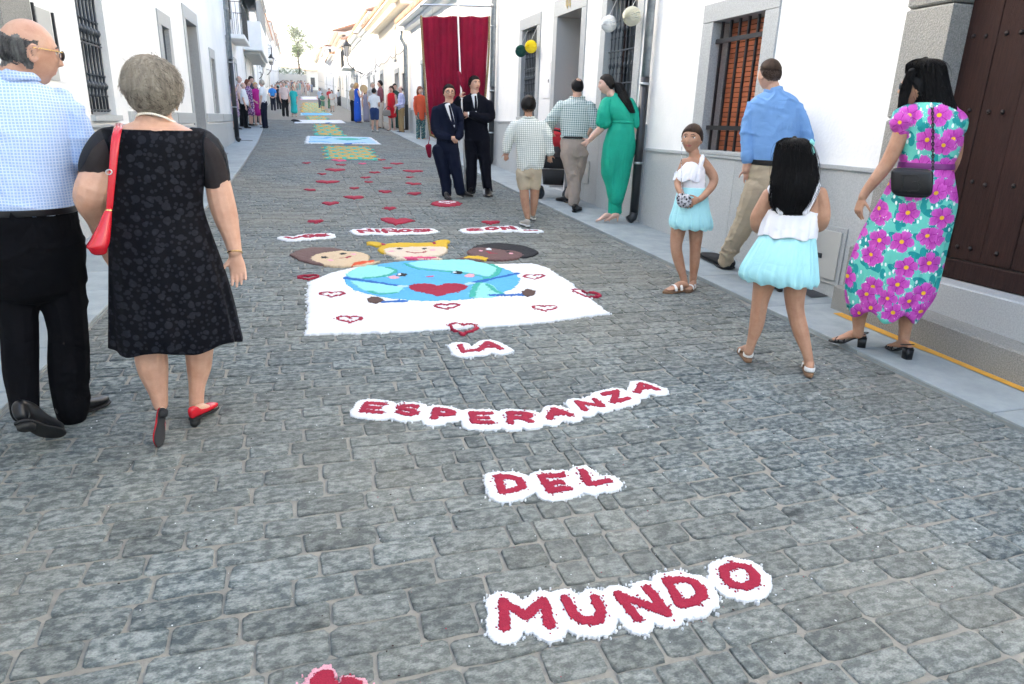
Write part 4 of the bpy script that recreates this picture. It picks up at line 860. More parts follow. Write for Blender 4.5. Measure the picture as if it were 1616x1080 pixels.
# ================================================================== people: tools
def n3(P,s,seed=0):
    rs=np.random.RandomState(seed); N=32; g=rs.rand(N,N,N); Q=P*np.array(s)+97.3; i=np.floor(Q).astype(int); f=Q-i; f=f*f*(3-2*f); i%=N; j=(i+1)%N
    x0,y0,z0=i.T; x1,y1,z1=j.T; fx,fy,fz=f.T
    c=lambda a,b,d:g[a,b,d]
    return ((c(x0,y0,z0)*(1-fx)+c(x1,y0,z0)*fx)*(1-fy)+(c(x0,y1,z0)*(1-fx)+c(x1,y1,z0)*fx)*fy)*(1-fz)+((c(x0,y0,z1)*(1-fx)+c(x1,y0,z1)*fx)*(1-fy)+(c(x0,y1,z1)*(1-fx)+c(x1,y1,z1)*fx)*fy)*fz-.5
def solid(soups,voxel,smooth=2,dec=None,fold=0.,fs=(6,6,14),seed=0,origin=(0,0,0),extra=None,remesh=True):
    V=[];F=[];n=0
    for v,f in soups: V+=[tuple(q) for q in v]; F+=[tuple(i+n for i in t) for t in f]; n+=len(v)
    me=mesh('tmp',V,F)
    o=bpy.data.objects.new('tmp',me); C.objects.link(o)
    if remesh: m=o.modifiers.new('r','REMESH'); m.mode='VOXEL'; m.voxel_size=voxel; m.use_smooth_shade=True
    if smooth: m=o.modifiers.new('s','SMOOTH'); m.iterations=smooth; m.factor=.5
    if dec is None and remesh: dec=.42
    if dec: m=o.modifiers.new('d','DECIMATE'); m.ratio=dec
    dg=bpy.context.evaluated_depsgraph_get(); dg.update(); me2=bpy.data.meshes.new_from_object(o.evaluated_get(dg)); bpy.data.objects.remove(o); bpy.data.meshes.remove(me)
    nv=len(me2.vertices); co=np.empty(nv*3,np.float32); me2.vertices.foreach_get('co',co); co=co.reshape(-1,3).astype(float)
    if fold:
        no=np.empty(nv*3,np.float32); me2.vertices.foreach_get('normal',no); no=no.reshape(-1,3)
        Q=co-np.array(origin); sk=Q.copy(); sk[:,2]+=.35*Q[:,0]*np.sin(Q[:,2]*3+seed)
        w1=n3(sk,fs,seed); w2=n3(sk,(fs[0]*1.7,fs[1]*1.7,fs[2]*1.9),seed+5); w3=n3(sk,(fs[0]*3.2,fs[1]*3.2,fs[2]*2.6),seed+7); md=np.clip(n3(Q,(4,4,4),seed+9)*2.6+.75,.15,1.5)
        dsp=fold*(np.exp(-(w1/.07)**2)*.9+np.exp(-(w2/.08)**2)*.55+w3*.45-.45)*md*1.15
        if extra is not None: dsp=dsp*extra(Q)
        co=co+no*dsp[:,None]
    co-=np.array(origin); me2.vertices.foreach_set('co',co.astype(np.float32).ravel()); me2.polygons.foreach_set('use_smooth',[True]*len(me2.polygons)); me2.update(); return me2
def strands(paths,r,taper=True,sides=3):
    P=np.asarray(paths,float); N,K,_=P.shape; T=np.gradient(P,axis=1); T/=np.linalg.norm(T,axis=2,keepdims=True)+1e-9
    ref=np.where(np.abs(T[...,2:3])<.9,np.array([0,0,1.]),np.array([1.,0,0])); a=np.cross(T,ref); a/=np.linalg.norm(a,axis=2,keepdims=True)+1e-9; b=np.cross(T,a)
    rr=np.ones(K)*1.
    if hasattr(r,'__len__'): rr=np.asarray(r)[:,None]*(1-np.linspace(0,1,K)[None]**2*.75)
    else: rr=np.broadcast_to(r*(1-np.linspace(0,1,K)**2*.75),(N,K))
    V=np.stack([P+(a*math.cos(2*math.pi*k/sides)+b*math.sin(2*math.pi*k/sides))*rr[...,None] for k in range(sides)],2).reshape(-1,3)
    base=(np.arange(N)[:,None,None]*K+np.arange(K-1)[None,:,None])*sides; k=np.arange(sides)[None,None,:]; k1=(k+1)%sides
    F=np.stack([base+k,base+k1,base+sides+k1,base+sides+k],-1).reshape(-1,4); return V,F
def feats(x,z,nose=1,fat=1):
    g=lambda cx,cz,sx,sz: np.exp(-((x-cx)/sx)**2-((z-cz)/sz)**2)
    s=lambda a: g(a[0],a[1],a[2],a[3])+g(-a[0],a[1],a[2],a[3])
    d=.004*g(0,.032,.045,.011)-.0095*s((.031,.012,.015,.011))+.004*s((.046,-.014,.02,.018))*fat
    k=np.clip((.026-z)/.054,0,1); ridge=(.004+.021*k**1.3)*np.exp(-(x/(.0075+.0065*k))**2)*(1/(1+np.exp(-(z+.031)/.0022)))*(1/(1+np.exp((z-.030)/.005)))
    d=d+ridge*nose+.006*s((.0125,-.0265,.006,.006))*nose
    d=d+.006*g(0,-.055,.026,.017)-.0055*g(0,-.0555,.021,.0028)+.0035*g(0,-.049,.014,.004)+.004*g(0,-.0625,.014,.005)-.003*g(0,-.074,.016,.006)+.009*g(0,-.099,.018,.014)
    return d
def head_surf(D,nose=1,fat=1,jaw=1):
    """D: unit directions (n,3) -> points on the head surface, local (x right, y forward, z up)"""
    A=np.array([.0765,.098,.120]); r=1/np.sqrt(((D/A)**2).sum(1)); P=D*r[:,None]; x,y,z=P.T
    t=np.clip(-z/.12,0,1); x=x*(1-(.30/jaw)*t**1.6); y=np.where(y>0,y*(1-.06*t),y*(1-.50*t**1.1)); y=np.where(y>0,y-.0*t,y)
    w_=np.clip(y/.05,0,1); y=y+feats(x,z,nose,fat)*w_; x=x*(1+.02*np.clip(z/.1,0,1)); return np.stack([x,y,z],1)
def sph(n,m):
    th=np.linspace(0,np.pi,n+1); ph=np.arange(m)*2*np.pi/m; T,Pp=np.meshgrid(th,ph,indexing='ij')
    D=np.stack([np.sin(T)*np.sin(Pp),np.sin(T)*np.cos(Pp),np.cos(T)],-1).reshape(-1,3)
    F=[(i*m+j,i*m+(j+1)%m,(i+1)*m+(j+1)%m,(i+1)*m+j)[::-1] for i in range(n) for j in range(m)]; return D,F
SPH=sph(56,64); SPHL=sph(22,28)
HL_S=([-.11,-.05,-.02,.005,.025,.045,.07,.10],[-.075,-.065,-.042,-.018,.018,.046,.066,.072])
class Fig:
    def __init__(s,label,px,off=0.,near=2,group=None):
        B=G(px[0],px[1],off); s.B=B; s.root=_empty('person',B); s.root['_w']=1; s.root['_wl']=tuple(B); tag(s.root,label,'person',group)
        s.v=Vector((B.x,B.y,0)).normalized(); s.u=Vector((s.v.y,-s.v.x,0)); s.bv=B.x*s.v.x+B.y*s.v.y; s.near=near; s.body=[]; s.o=tuple(B); s.heads=[]
        s.vox={3:.0048,2:.0075,1:.013,0:.02}[near]; s.seed=int(px[0])
    def p(s,px,py,d=0):
        r=ray(px,py); t=(s.bv+d)/(r[0]*s.v.x+r[1]*s.v.y); return Vector((r[0]*t,r[1]*t,CH+r[2]*t))
    def w(s,px,py,h,d=0): return (s.p(px+h,py,d)-s.p(px-h,py,d)).length/2
    def limb(s,pts,side=None,n=12,sub=4,flat=1.):
        P=[s.p(a[0],a[1],a[2]) for a in pts]; R=[s.w(a[0],a[1],a[3],a[2]) for a in pts]
        if flat!=1.: return tube(P,[(r,r*flat) for r in R],n=n,sub=sub,side=side or s.u)
        return tube(P,R,n=n,sub=sub,side=side)
    def rings(s,L,n=32,sub=4,exp=2.0,cap=True,round_cap=True):
        X=[]
        for a in L:
            l,r,y,b=a[:4]; d=a[4] if len(a)>4 else 0
            p0,p1=s.p(l,y,d),s.p(r,y,d); c=(p0+p1)/2; X.append([*c,(p1-p0).length/2,b])
        X=np.array(X); X=catmull(X,sub) if sub>1 and len(X)>2 else X
        if cap and round_cap:
            e=[]
            for k_,i_,j_ in ((0,0,1),(1,-1,-2)):
                dv=X[i_,:3]-X[j_,:3]; dv/=np.linalg.norm(dv)+1e-9; r_=min(X[i_,3],X[i_,4])*.8; e.append([np.concatenate([X[i_,:3]+dv*r_*math.sqrt(1-q*q),X[i_,3:]*q]) for q in (.85,.6,.25)])
            X=np.vstack([e[0][::-1],X,e[1]])
        th=np.arange(n)*2*np.pi/n; cc,sn=np.cos(th),np.sin(th)
        if exp!=2.0: cc=np.sign(cc)*abs(cc)**(2/exp); sn=np.sign(sn)*abs(sn)**(2/exp)
        u_=np.array(s.u); v_=np.array(s.v); desc=X[-1,2]<X[0,2]
        if desc: sn=-sn
        V=(X[:,None,:3]+(X[:,3:4]*cc)[...,None]*u_+(X[:,4:5]*sn)[...,None]*v_).reshape(-1,3); m=len(X)
        F=[(i*n+j,i*n+(j+1)%n,(i+1)*n+(j+1)%n,(i+1)*n+j) for i in range(m-1) for j in range(n)]
        if cap: F+=[tuple(range(n))[::-1],tuple((m-1)*n+j for j in range(n))]
        return V,F
    def add(s,*so): s.body+=list(so)
    def wear(s,name,soups,mat,fold=.006,fs=(5,5,11),vox=None,smooth=2,dec=None,extra=None,seed=0,parent=None,label=None,remesh=True):
        me=solid(soups,vox or s.vox*1.25,smooth,dec,fold,fs,s.seed+seed,s.o,extra,remesh); o=_part(name,me,M[mat] if isinstance(mat,str) else mat,parent or s.root)
        if label: o['label']=label
        return o
    def raw(s,name,V,F,mat,parent=None,smooth=True,label=None):
        V=np.asarray([tuple(v) for v in V]) if not isinstance(V,np.ndarray) else V
        if isinstance(F,np.ndarray): me=fastmesh(name,V-np.array(s.o),F,smooth)
        else: me=mesh(name,V-np.array(s.o),F,smooth)
        o=_part(name,me,M[mat] if isinstance(mat,str) else mat,parent or s.root)
        if label: o['label']=label
        return o
    # ---- head
    def head(s,c,face,up=(0,0,1),h=.235,nose=1,fat=1,wide=1.09,eyes=True,ears=True,jaw=1):
        c=Vector(c); U=Vector(up).normalized(); Fv=Vector(face); Fv=(Fv-U*Fv.dot(U)).normalized(); Rr=Fv.cross(U); k=h/.238
        T=np.array([[Rr.x*k*wide,Fv.x*k,U.x*k],[Rr.y*k*wide,Fv.y*k,U.y*k],[Rr.z*k*wide,Fv.z*k,U.z*k]])
        s.H=dict(c=np.array(c),T=T,Ti=np.linalg.inv(T),k=k,nose=nose,fat=fat,jaw=jaw)
        D,F=(SPH if s.near>=2 else SPHL); P=head_surf(D,nose,fat,jaw); s.body.append((P@T.T+np.array(c),F))
        if ears and s.near>=1:
            for sx in (-1,1):
                pts=[];n=14
                for i in range(n+1):
                    a=-2.5+4.9*i/n; rr=(.017 if a<0 else .019); pts.append(s.hp((sx*(.074+.010*(1-math.cos(a))*.5),-.008-rr*math.cos(a)*.85,-.004+.029*math.sin(a))))
                s.body.append(tube(pts,.0055*k,n=6,sub=1)); s.body.append(tube([s.hp((sx*.070,-.004,-.03)),s.hp((sx*.076,-.008,0)),s.hp((sx*.074,-.010,.02))],[(.008*k,.004*k),(.013*k,.005*k),(.012*k,.004*k)],n=8,sub=2))
        s.eyes=eyes
    def hp(s,q): return Vector(s.H['T']@np.array(q,float)+s.H['c'])
    def hy(s,x,z):                  # surface depth of the face at (x,z)
        zz=z; t=max(0,-zz/.12); xx=x/(1-.30*t**1.6) if t>0 else x; q=1-(xx/.0765)**2-(zz/.12)**2; y=.098*math.sqrt(max(q,.01))*(1-.06*t); return y+float(feats(np.array([x]),np.array([z]),s.H['nose'],s.H['fat'])[0])
    def face(s,brow='hair_dark',iris='iris_brown',lid=True,lips=None,brow_h=.0035,es=1.):
        k=s.H['k']; 
        for sx in (-1,1):
            D,F=sph(10,14); cy=s.hy(sx*.031,.012)-.0062
            V=[s.hp((sx*.031+d[0]*.0140*es,cy+d[1]*.0095,.0115+d[2]*.0078*es)) for d in D]; e=s.raw('eye',V,F,'sclera')
            g=.003*sx*0; V=[s.hp((sx*.031+g+d[0]*.0064*es,cy+.0045+d[1]*.0062,.0115+d[2]*.0068*es)) for d in D]; s.raw('iris',V,F,iris,e)
            pts=[s.hp((sx*(.017+.028*i/6),s.hy(sx*(.017+.028*i/6),.018)+.0015,.0165+.0045*math.sin(math.pi*i/6))) for i in range(7)]
            V,F=tube(pts,[.0009*k]+[.0019*k]*5+[.0009*k],n=6,sub=1); s.raw('eyelid',V,F,brow)
            pts=[s.hp((sx*(.012+.036*i/6),s.hy(sx*(.012+.036*i/6),.034)+.001,.0335+.005*math.sin(math.pi*min(1,i/5))-.003*(i/6)**2)) for i in range(7)]
            V,F=tube(pts,[(.0015*k,.0015*k)]+[(brow_h*k,.0022*k)]*4+[(.002*k,.0015*k),(.001*k,.001*k)],n=6,sub=1,side=s.hp((0,0,1))-s.hp((0,0,0))); s.raw('eyebrow',V,F,brow)
    def finish(s,skin='skin',hairmat=None,hair_fn=None,dec=None,lipmat='lips',smooth=2):
        mats=[M[skin],M[lipmat]]+([M[hairmat]] if hairmat else []); me=solid(s.body,s.vox,smooth,dec,0,origin=s.o)
        for m in mats: me.materials.append(m)
        o=_part('body',me,None,s.root)
        if getattr(s,'H',None):
            n=len(me.polygons); c=np.empty(n*3,np.float32); me.polygons.foreach_get('center',c); c=c.reshape(-1,3)+np.array(s.o); L=(c-s.H['c'])@s.H['Ti'].T; x,y,z=L.T
            idx=np.zeros(n,np.int32); 
            if s.near>=2: idx[(y>.06)&((x/.024)**2+((z+.056)/.0095)**2<1)]=1
            if hair_fn is not None and hairmat: idx[hair_fn(x,y,z)]=2
            me.polygons.foreach_set('material_index',idx)
        return o
    def cap(s,mat,th=.012,hl=HL_S,noise_=.004,fs=40,name='hair',extra=None,parent=None):
        D,F=(SPH if s.near>=2 else SPHL); P=head_surf(D,0,1,s.H['jaw']); P0=P.copy(); x,y,z=P.T; lim=np.interp(y,*hl); e=np.clip((z-lim)/.02,-1,1); k=np.where(e>0,np.sqrt(np.clip(e,0,1)),e)
        t_=th*k-.003*(e<=0)
        if extra is not None: t_=t_+extra(x,y,z)*np.clip(e,0,1)
        t_=t_+noise_*n3(P,(fs,fs,fs),s.seed)*np.clip(e,0,1)*2
        P=P+D*t_[:,None]; Wd=P@s.H['T'].T+s.H['c']; F2=[f for f in F if max(e[i] for i in f)>-.3]
        s.capdata=(Wd,P,e,t_); return s.raw(name,Wd,F2,mat,parent)
    def short_strands(s,mat,n,L,r,hi=9,*,comb=(0,-.3,-1),lift=.35,jit=.35,curl=0,hl=HL_S,th=.010,parent=None,K=5,seed=3):
        rs=np.random.RandomState(seed); D=rs.normal(size=(n*3,3)); D/=np.linalg.norm(D,axis=1)[:,None]; P=head_surf(D,0,1,s.H['jaw']); lim=np.interp(P[:,1],*hl); ok=(P[:,2]>lim+.003)&(P[:,2]<hi); D=D[ok][:n]; P=P[ok][:n]+D*th*.8
        cb=np.array(comb,float); 
        if cb.ndim==1: cb=np.broadcast_to(cb,D.shape)
        Tn=cb-D*(cb*D).sum(1)[:,None]; Tn/=np.linalg.norm(Tn,axis=1)[:,None]+1e-6; Tn=Tn+rs.normal(size=Tn.shape)*jit; Tn-=D*(Tn*D).sum(1)[:,None]*.9; Tn/=np.linalg.norm(Tn,axis=1)[:,None]+1e-6
        Ls=L*rs.uniform(.6,1.25,len(D)); pts=[]; bt=np.cross(D,Tn); ph=rs.uniform(0,6.28,len(D))
        for k in range(K):
            u=k/(K-1); q=P+Tn*(Ls*u)[:,None]+D*(lift*Ls*(u-u*u*.9))[:,None]-D*((Ls*u)**2/.2)[:,None]*.8
            if curl: q=q+bt*(curl*np.sin(ph+u*4.5))[:,None]*u+D*(curl*.6*np.cos(ph+u*4.5))[:,None]*u
            pts.append(q)
        Pp=np.stack(pts,1)@s.H['T'].T+s.H['c']; V,F=strands(Pp,r*s.H['k']*rs.uniform(.7,1.3,len(D))); return s.raw('hair_strands',V,F,mat,parent)
    def mass(s,L,mat,nstr=400,r=.0022,depth=.004,exp=2.0,fold=.006,name='hair',parent=None,sub=5,K=9,seed=5,wave=.006,sides=3,back=1):
        """long hair: lofted volume with strands lying on it"""
        V,F=s.rings(L,n=48,sub=sub,exp=exp); V=np.asarray(V); 
        pts=[];R=[]
        for a in L:
            l,r_,y,b=a[:4]; d=a[4] if len(a)>4 else 0; p0,p1=s.p(l,y,d),s.p(r_,y,d); pts.append(tuple((p0+p1)/2)); R.append(((p1-p0).length/2,b))
        PR=catmull(np.hstack([np.array(pts),np.array(R)]),6); rs=np.random.RandomState(seed)
        C0=PR[:,:3]; A=PR[:,3]; Bd=PR[:,4]; nn=len(PR)
        rr=np.asarray(V); cen=rr.mean(0)
        th=np.arctan2((rr-cen)@np.array(s.v),(rr-cen)@np.array(s.u)); rr2=rr+ (rr-np.stack([cen[0]*np.ones(len(rr)),cen[1]*np.ones(len(rr)),rr[:,2]],1))*(np.sin(th*17+n3(rr,(9,9,9),seed)*9)*.022)[:,None]
        o=s.raw(name,rr2,F,mat,parent)
        t0=rs.uniform(0,.75,nstr)*(rs.rand(nstr)<.65); ln=rs.uniform(.3,.7,nstr); t1=np.clip(t0+ln,0,1.0); ang=rs.uniform(-math.pi,math.pi,nstr); 
        paths=np.zeros((nstr,K,3)); off=rs.uniform(-.3,1,nstr)*depth*np.where(rs.rand(nstr)<.07,3.2,1.); dr=rs.normal(size=nstr)*.22; ph=rs.uniform(0,6.28,nstr)
        for k in range(K):
            u=t0+(t1-t0)*k/(K-1); q=u*(nn-1); i=np.clip(np.floor(q).astype(int),0,nn-2); f=(q-i)[:,None]; c=C0[i]*(1-f)+C0[i+1]*f; a=(A[i]*(1-f[:,0])+A[i+1]*f[:,0])+off; b=(Bd[i]*(1-f[:,0])+Bd[i+1]*f[:,0])+off
            an=ang+dr*u+.10*np.sin(u*7+ph); wv=wave*np.sin(u*14+ph)
            paths[:,k]=c+np.outer(np.cos(an)*(a+wv),np.array(s.u))+np.outer(np.sin(an)*(b+wv),np.array(s.v))
        V,F=strands(paths,r*rs.uniform(.6,1.3,nstr),sides=sides); s.raw('hair_strands',V,F,mat,o); return o
    # ---- hands and feet
    def hand(s,wrist,dirv,palm,size=1.,curl=.5,thumb=1,spread=.12):
        """dirv: towards the fingers, palm: normal out of the palm, thumb: +1/-1 side along palm x dirv"""
        w_=Vector(wrist); d=Vector(dirv).normalized(); n=Vector(palm); n=(n-d*n.dot(d)).normalized(); sd_=n.cross(d)*thumb; k=size; out=[]
        out.append(tube([w_-d*.02*k,w_+d*.02*k,w_+d*.055*k,w_+d*.09*k],[(.026*k,.020*k),(.034*k,.017*k),(.041*k,.015*k),(.038*k,.012*k)],n=12,sub=3,side=sd_))
        for i,(o_,ln) in enumerate(((.031,.070),(.0105,.078),(-.0105,.072),(-.031,.056))):
            b=w_+d*(.085-.003*abs(i-1))*k+sd_*o_*k; dd=(d+sd_*spread*(1.5-i)*.9).normalized(); P=[b-dd*.02*k,b]; a=0; cur=b
            for seg in (.45,.32,.23): a+=curl*(.55+.12*i)*1.1; cur=cur+(dd*math.cos(a)+n*math.sin(a))*ln*seg*k; P.append(cur)
            out.append(tube(P,[.0088*k,.0090*k,.0084*k,.0078*k,.0064*k],n=8,sub=2))
        b=w_+d*.025*k+sd_*.026*k; P=[b-d*.01*k-sd_*.01*k,b]; cur=b; dd=(d*.62+sd_*.75).normalized()
        for q,(seg,a) in enumerate(((.034,.15+.3*curl),(.030,.3+.5*curl),(.024,.4+.8*curl))): cur=cur+(dd*math.cos(a)+n*math.sin(a)+d*.25*q).normalized()*seg*k; P.append(cur)
        out.append(tube(P,[.012*k,.0125*k,.0105*k,.0092*k,.0075*k],n=8,sub=2)); return out
    def foot(s,heel,toe,size=1.,up=(0,0,1),w=.042,thin=1.):     # bare foot
        h=Vector(heel); t=Vector(toe); d=(t-h); L=d.length; d.normalize(); U=Vector(up); U=(U-d*U.dot(d)).normalized(); sd_=d.cross(U); k=L/.25
        P=[(.0,.022),(.04,.034),(.09,.040),(.15,.026),(.20,.016),(.235,.011)]; W=[(a*thin,b*thin) for a,b in ((.024,.020),(.030,.032),(.033,.036),(.041,.024),(.044,.014),(.034,.009))]
        out=[tube([h+d*a*k+U*b*k for a,b in P],[(x*k,y*k) for x,y in W],n=14,sub=3,side=sd_)]
        for i in range(5 if thin==1. else 0):
            o_=(.026-.0135*i)*k; st=(.215-.006*i*i*.6)*k; out.append(tube([h+d*(st-.02*k)+sd_*o_+U*.012*k,h+d*st+sd_*o_+U*.011*k,h+d*(st+.028*k*(1.25 if i==0 else .8))+sd_*o_+U*.008*k],[.008*k*(1.3 if i==0 else 1),.0078*k*(1.3 if i==0 else 1),.006*k],n=8,sub=2))
        return out
    def shoe(s,heel,toe,mat='leather_black',sole='rubber_black',up=(0,0,1),w=.045,h=.075,heelh=.018,open_=False,heel_block=True,label=None,sole_t=.012,sw=1.):
        H=Vector(heel); T=Vector(toe); d=T-H; L=d.length; d.normalize(); U=Vector(up); U=(U-d*U.dot(d)).normalized(); sd_=d.cross(U); k=L/.29
        prof=[(0,.026,.9),(.02,.032,1.0),(.07,.036,.98),(.11,.037,.80),(.15,.041,.62),(.20,.046,.50),(.24,.043,.44),(.27,.032,.34),(.288,.016,.2)]
        if open_: prof=[(0,.024,.72),(.02,.030,.74),(.07,.034,.52),(.11,.036,.42),(.15,.040,.38),(.20,.044,.40),(.24,.041,.36),(.27,.030,.28),(.288,.014,.18)]
        V,F=tube([H+d*a*k+U*(h*c/2+sole_t*.8) for a,b,c in prof],[(b*k*w/.045,h*c/2) for a,b,c in prof],n=20,sub=4,side=sd_,exp=2.5)
        o=s.raw('shoe',V,F,mat,label=label)
        prs=[(-.004,.024),(.02,.033),(.07,.035),(.11,.033),(.15,.040),(.20,.047),(.24,.045),(.275,.033),(.293,.014)]
        V,F=tube([H+d*a*k+U*(sole_t/2) for a,b in prs],[(b*k*w/.045*1.03*sw,sole_t/2) for a,b in prs],n=20,sub=3,side=sd_,exp=4); s.raw('sole',V,F,sole,o)
        if heel_block:
            pts=[H+d*.035*k+U*0,H+d*.035*k-U*heelh]; V,F=tube(pts,[(.030*k*w/.045,.036*k),(.027*k*w/.045,.032*k)],n=16,sub=1,side=sd_,exp=3.2,round_cap=False); s.raw('heel',V,F,sole,o)
        return o
# ---- cloth and skin materials
pm('skin',(.60,.36,.26),.5,col2=(.52,.29,.20),nscale=14,sss=.05,spec=.4,bump=.1,bscale=200,bdist=.002); pm('skin_pale',(.66,.43,.34),.5,col2=(.58,.35,.27),nscale=14,sss=.05,spec=.4)
pm('skin_ruddy',(.52,.31,.22),.5,col2=(.42,.22,.15),nscale=16,ndetail=6,sss=.05,spec=.45,bump=.15,bscale=160,bdist=.002); pm('skin_tan',(.46,.265,.175),.5,col2=(.39,.205,.13),nscale=14,sss=.05,spec=.22)
pm('lips',(.42,.13,.11),.4); pm('lips_soft',(.36,.15,.11),.5); pm('lips_red',(.45,.04,.05),.35); pm('sclera',(.70,.68,.66),.2); pm('iris_brown',(.03,.016,.01),.12); 
def hairm(n,c,c2,r=.55): pm(n,c,r,col2=c2,nscale=60,stretch=(1,1,.15),spec=.16)
hairm('hair_dark',(.005,.0038,.0034),(.013,.010,.008)); hairm('hair_black',(.003,.0026,.003),(.008,.007,.007),.48); hairm('hair_brown',(.022,.012,.007),(.05,.028,.016)); hairm('hair_grey',(.29,.25,.20),(.50,.45,.375),.65); hairm('hair_grey_dark',(.10,.085,.068),(.20,.175,.145),.65); hairm('hair_salt',(.06,.06,.06),(.17,.17,.17),.65)
hairm('hair_blond',(.42,.25,.10),(.55,.36,.16),.5); hairm('hair_red',(.16,.05,.025),(.22,.08,.04),.5)
pm('scalp_short',(.085,.060,.050),.7,col2=(.13,.085,.065),nscale=150)
def wrinkle(t,p,sc=4.5,dist=.03,st=.30):
    tc=_n(t,'TexCoord'); mp=_n(t,'Mapping'); mp.inputs['Scale'].default_value=(1,1,1.7); mp.inputs['Rotation'].default_value=(0,.5,.3); t.links.new(tc.outputs['Object'],mp.inputs[0])
    nz=_n(t,'TexNoise'); nz.inputs['Scale'].default_value=sc; nz.inputs['Detail'].default_value=2.5; nz.inputs['Roughness'].default_value=.45; nz.inputs['Distortion'].default_value=.6; t.links.new(mp.outputs[0],nz.inputs['Vector'])
    a=_n(t,'Math',operation='SUBTRACT'); a.inputs[1].default_value=.5; t.links.new(nz.outputs[0],a.inputs[0]); b=_n(t,'Math',operation='ABSOLUTE'); t.links.new(a.outputs[0],b.inputs[0]); c=_n(t,'Math',operation='POWER'); c.inputs[1].default_value=.7; t.links.new(b.outputs[0],c.inputs[0])
    bp=_n(t,'Bump'); bp.inputs['Strength'].default_value=st; bp.inputs['Distance'].default_value=dist; t.links.new(c.outputs[0],bp.inputs['Height']); t.links.new(bp.outputs[0],p.inputs['Normal'])
def cloth(n,c,c2=None,r=.85,ns=3,b=0,spec=.2):
    m=pm(n,c,r,col2=c2 or tuple(x*.86 for x in c),nscale=ns,spec=spec); wrinkle(m.node_tree,m.node_tree.nodes['Principled BSDF'])
cloth('suit_navy',(.0045,.0075,.022),spec=.1); cloth('suit_dark',(.0035,.004,.009),spec=.1); cloth('trousers_black',(.0035,.0035,.005),(.0022,.0022,.003),spec=.1); cloth('chino',(.40,.33,.235),(.34,.28,.20)); cloth('chino_pink',(.43,.345,.29),(.37,.30,.25)); cloth('shorts_beige',(.50,.42,.30))
cloth('shirt_white',(.78,.79,.81)); cloth('shirt_blue',(.17,.33,.60),(.145,.29,.54),spec=.15); cloth('green_dress',(.004,.36,.24),(.004,.31,.20),.6); cloth('aqua_skirt',(.40,.76,.80),(.36,.70,.75),.6); cloth('white_cotton',(.80,.80,.83),(.74,.75,.80))
pm('leather_black',(.005,.005,.006),.32,spec=.4); pm('rubber_black',(.008,.008,.009),.7); pm('leather_red',(.52,.008,.020),.22,spec=.6,bump=.05,bscale=300); pm('suede_black',(.008,.008,.010),.95); pm('nude_patent',(.62,.40,.30),.25); pm('grey_canvas',(.36,.34,.30),.9); pm('cork',(.20,.11,.06),.9); pm('white_leather',(.75,.74,.72),.4); pm('rubber_white',(.72,.71,.69),.6); pm('leather_brown',(.10,.045,.02),.4)
pm('gold',(.75,.50,.18),.25,metal=1); pm('pearl',(.82,.78,.68),.2,spec=.7); pm('lens_dark',(.01,.01,.012),.06,spec=.8); pm('steel',(.6,.6,.6),.3,metal=1)
class ND:                                     # small node helper for patterns in (across, up) cloth coordinates
    def __init__(s,name,rough=.85):
        s.m=bpy.data.materials.new(name); s.m.use_nodes=True; s.t=s.m.node_tree; s.p=s.t.nodes['Principled BSDF']; s.p.inputs['Roughness'].default_value=rough; s.p.inputs['Specular IOR Level'].default_value=.12; M[name]=s.m
    def n(s,k,**kw): return _n(s.t,k,**kw)
    def l(s,a,b): s.t.links.new(a,b)
    def val(s,sock,v):
        if hasattr(v,'links') or hasattr(v,'is_output'): s.l(v,sock)
        else: sock.default_value=v
    def ma(s,op,a,b=0.,c=None):
        q=s.n('Math',operation=op); s.val(q.inputs[0],a); s.val(q.inputs[1],b)
        if c is not None: s.val(q.inputs[2],c)
        return q.outputs[0]
    def mix(s,f,a,b):
        q=s.n('Mix',data_type='RGBA'); s.val(q.inputs[0],f)
        for i,v in ((6,a),(7,b)):
            if isinstance(v,tuple): q.inputs[i].default_value=(*v,1)
            else: s.l(v,q.inputs[i])
        return q.outputs[2]
    def uz(s,u):
        tc=s.n('TexCoord'); d=s.n('VectorMath',operation='DOT_PRODUCT'); s.l(tc.outputs['Object'],d.inputs[0]); d.inputs[1].default_value=tuple(u); sp=s.n('SeparateXYZ'); s.l(tc.outputs['Object'],sp.inputs[0])
        nz=s.n('TexNoise'); nz.inputs['Scale'].default_value=5; s.l(tc.outputs['Object'],nz.inputs[0]); w_=s.ma('MULTIPLY',s.ma('SUBTRACT',nz.outputs[0],.5),.02)
        s.u=s.ma('ADD',d.outputs['Value'],w_); s.z=s.ma('ADD',sp.outputs[2],w_); return s
    def vec(s,a,b): q=s.n('CombineXYZ'); s.l(a,q.inputs[0]); s.l(b,q.inputs[1]); return q.outputs[0]
    def out(s,c): s.l(c,s.p.inputs['Base Color']); wrinkle(s.t,s.p); return s.m
def checks(name,u,base,line,per,wd,line2=None,per2=None,wd2=.1,mode='lines'):
    N=ND(name).uz(u); a=N.ma('FRACT',N.ma('DIVIDE',N.u,per)); b=N.ma('FRACT',N.ma('DIVIDE',N.z,per)); la=N.ma('LESS_THAN',a,wd); lb=N.ma('LESS_THAN',b,wd)
    f=N.ma('MULTIPLY',N.ma('ADD',la,lb),.5) if mode=='gingham' else N.ma('MULTIPLY',N.ma('MAXIMUM',la,lb),.85)
    c=N.mix(f,base,line)
    if line2:
        a=N.ma('LESS_THAN',N.ma('FRACT',N.ma('DIVIDE',N.u,per2)),wd2); b=N.ma('LESS_THAN',N.ma('FRACT',N.ma('DIVIDE',N.z,per2)),wd2); c=N.mix(N.ma('MULTIPLY',N.ma('MAXIMUM',a,b),.8),c,line2)
    return N.out(c)
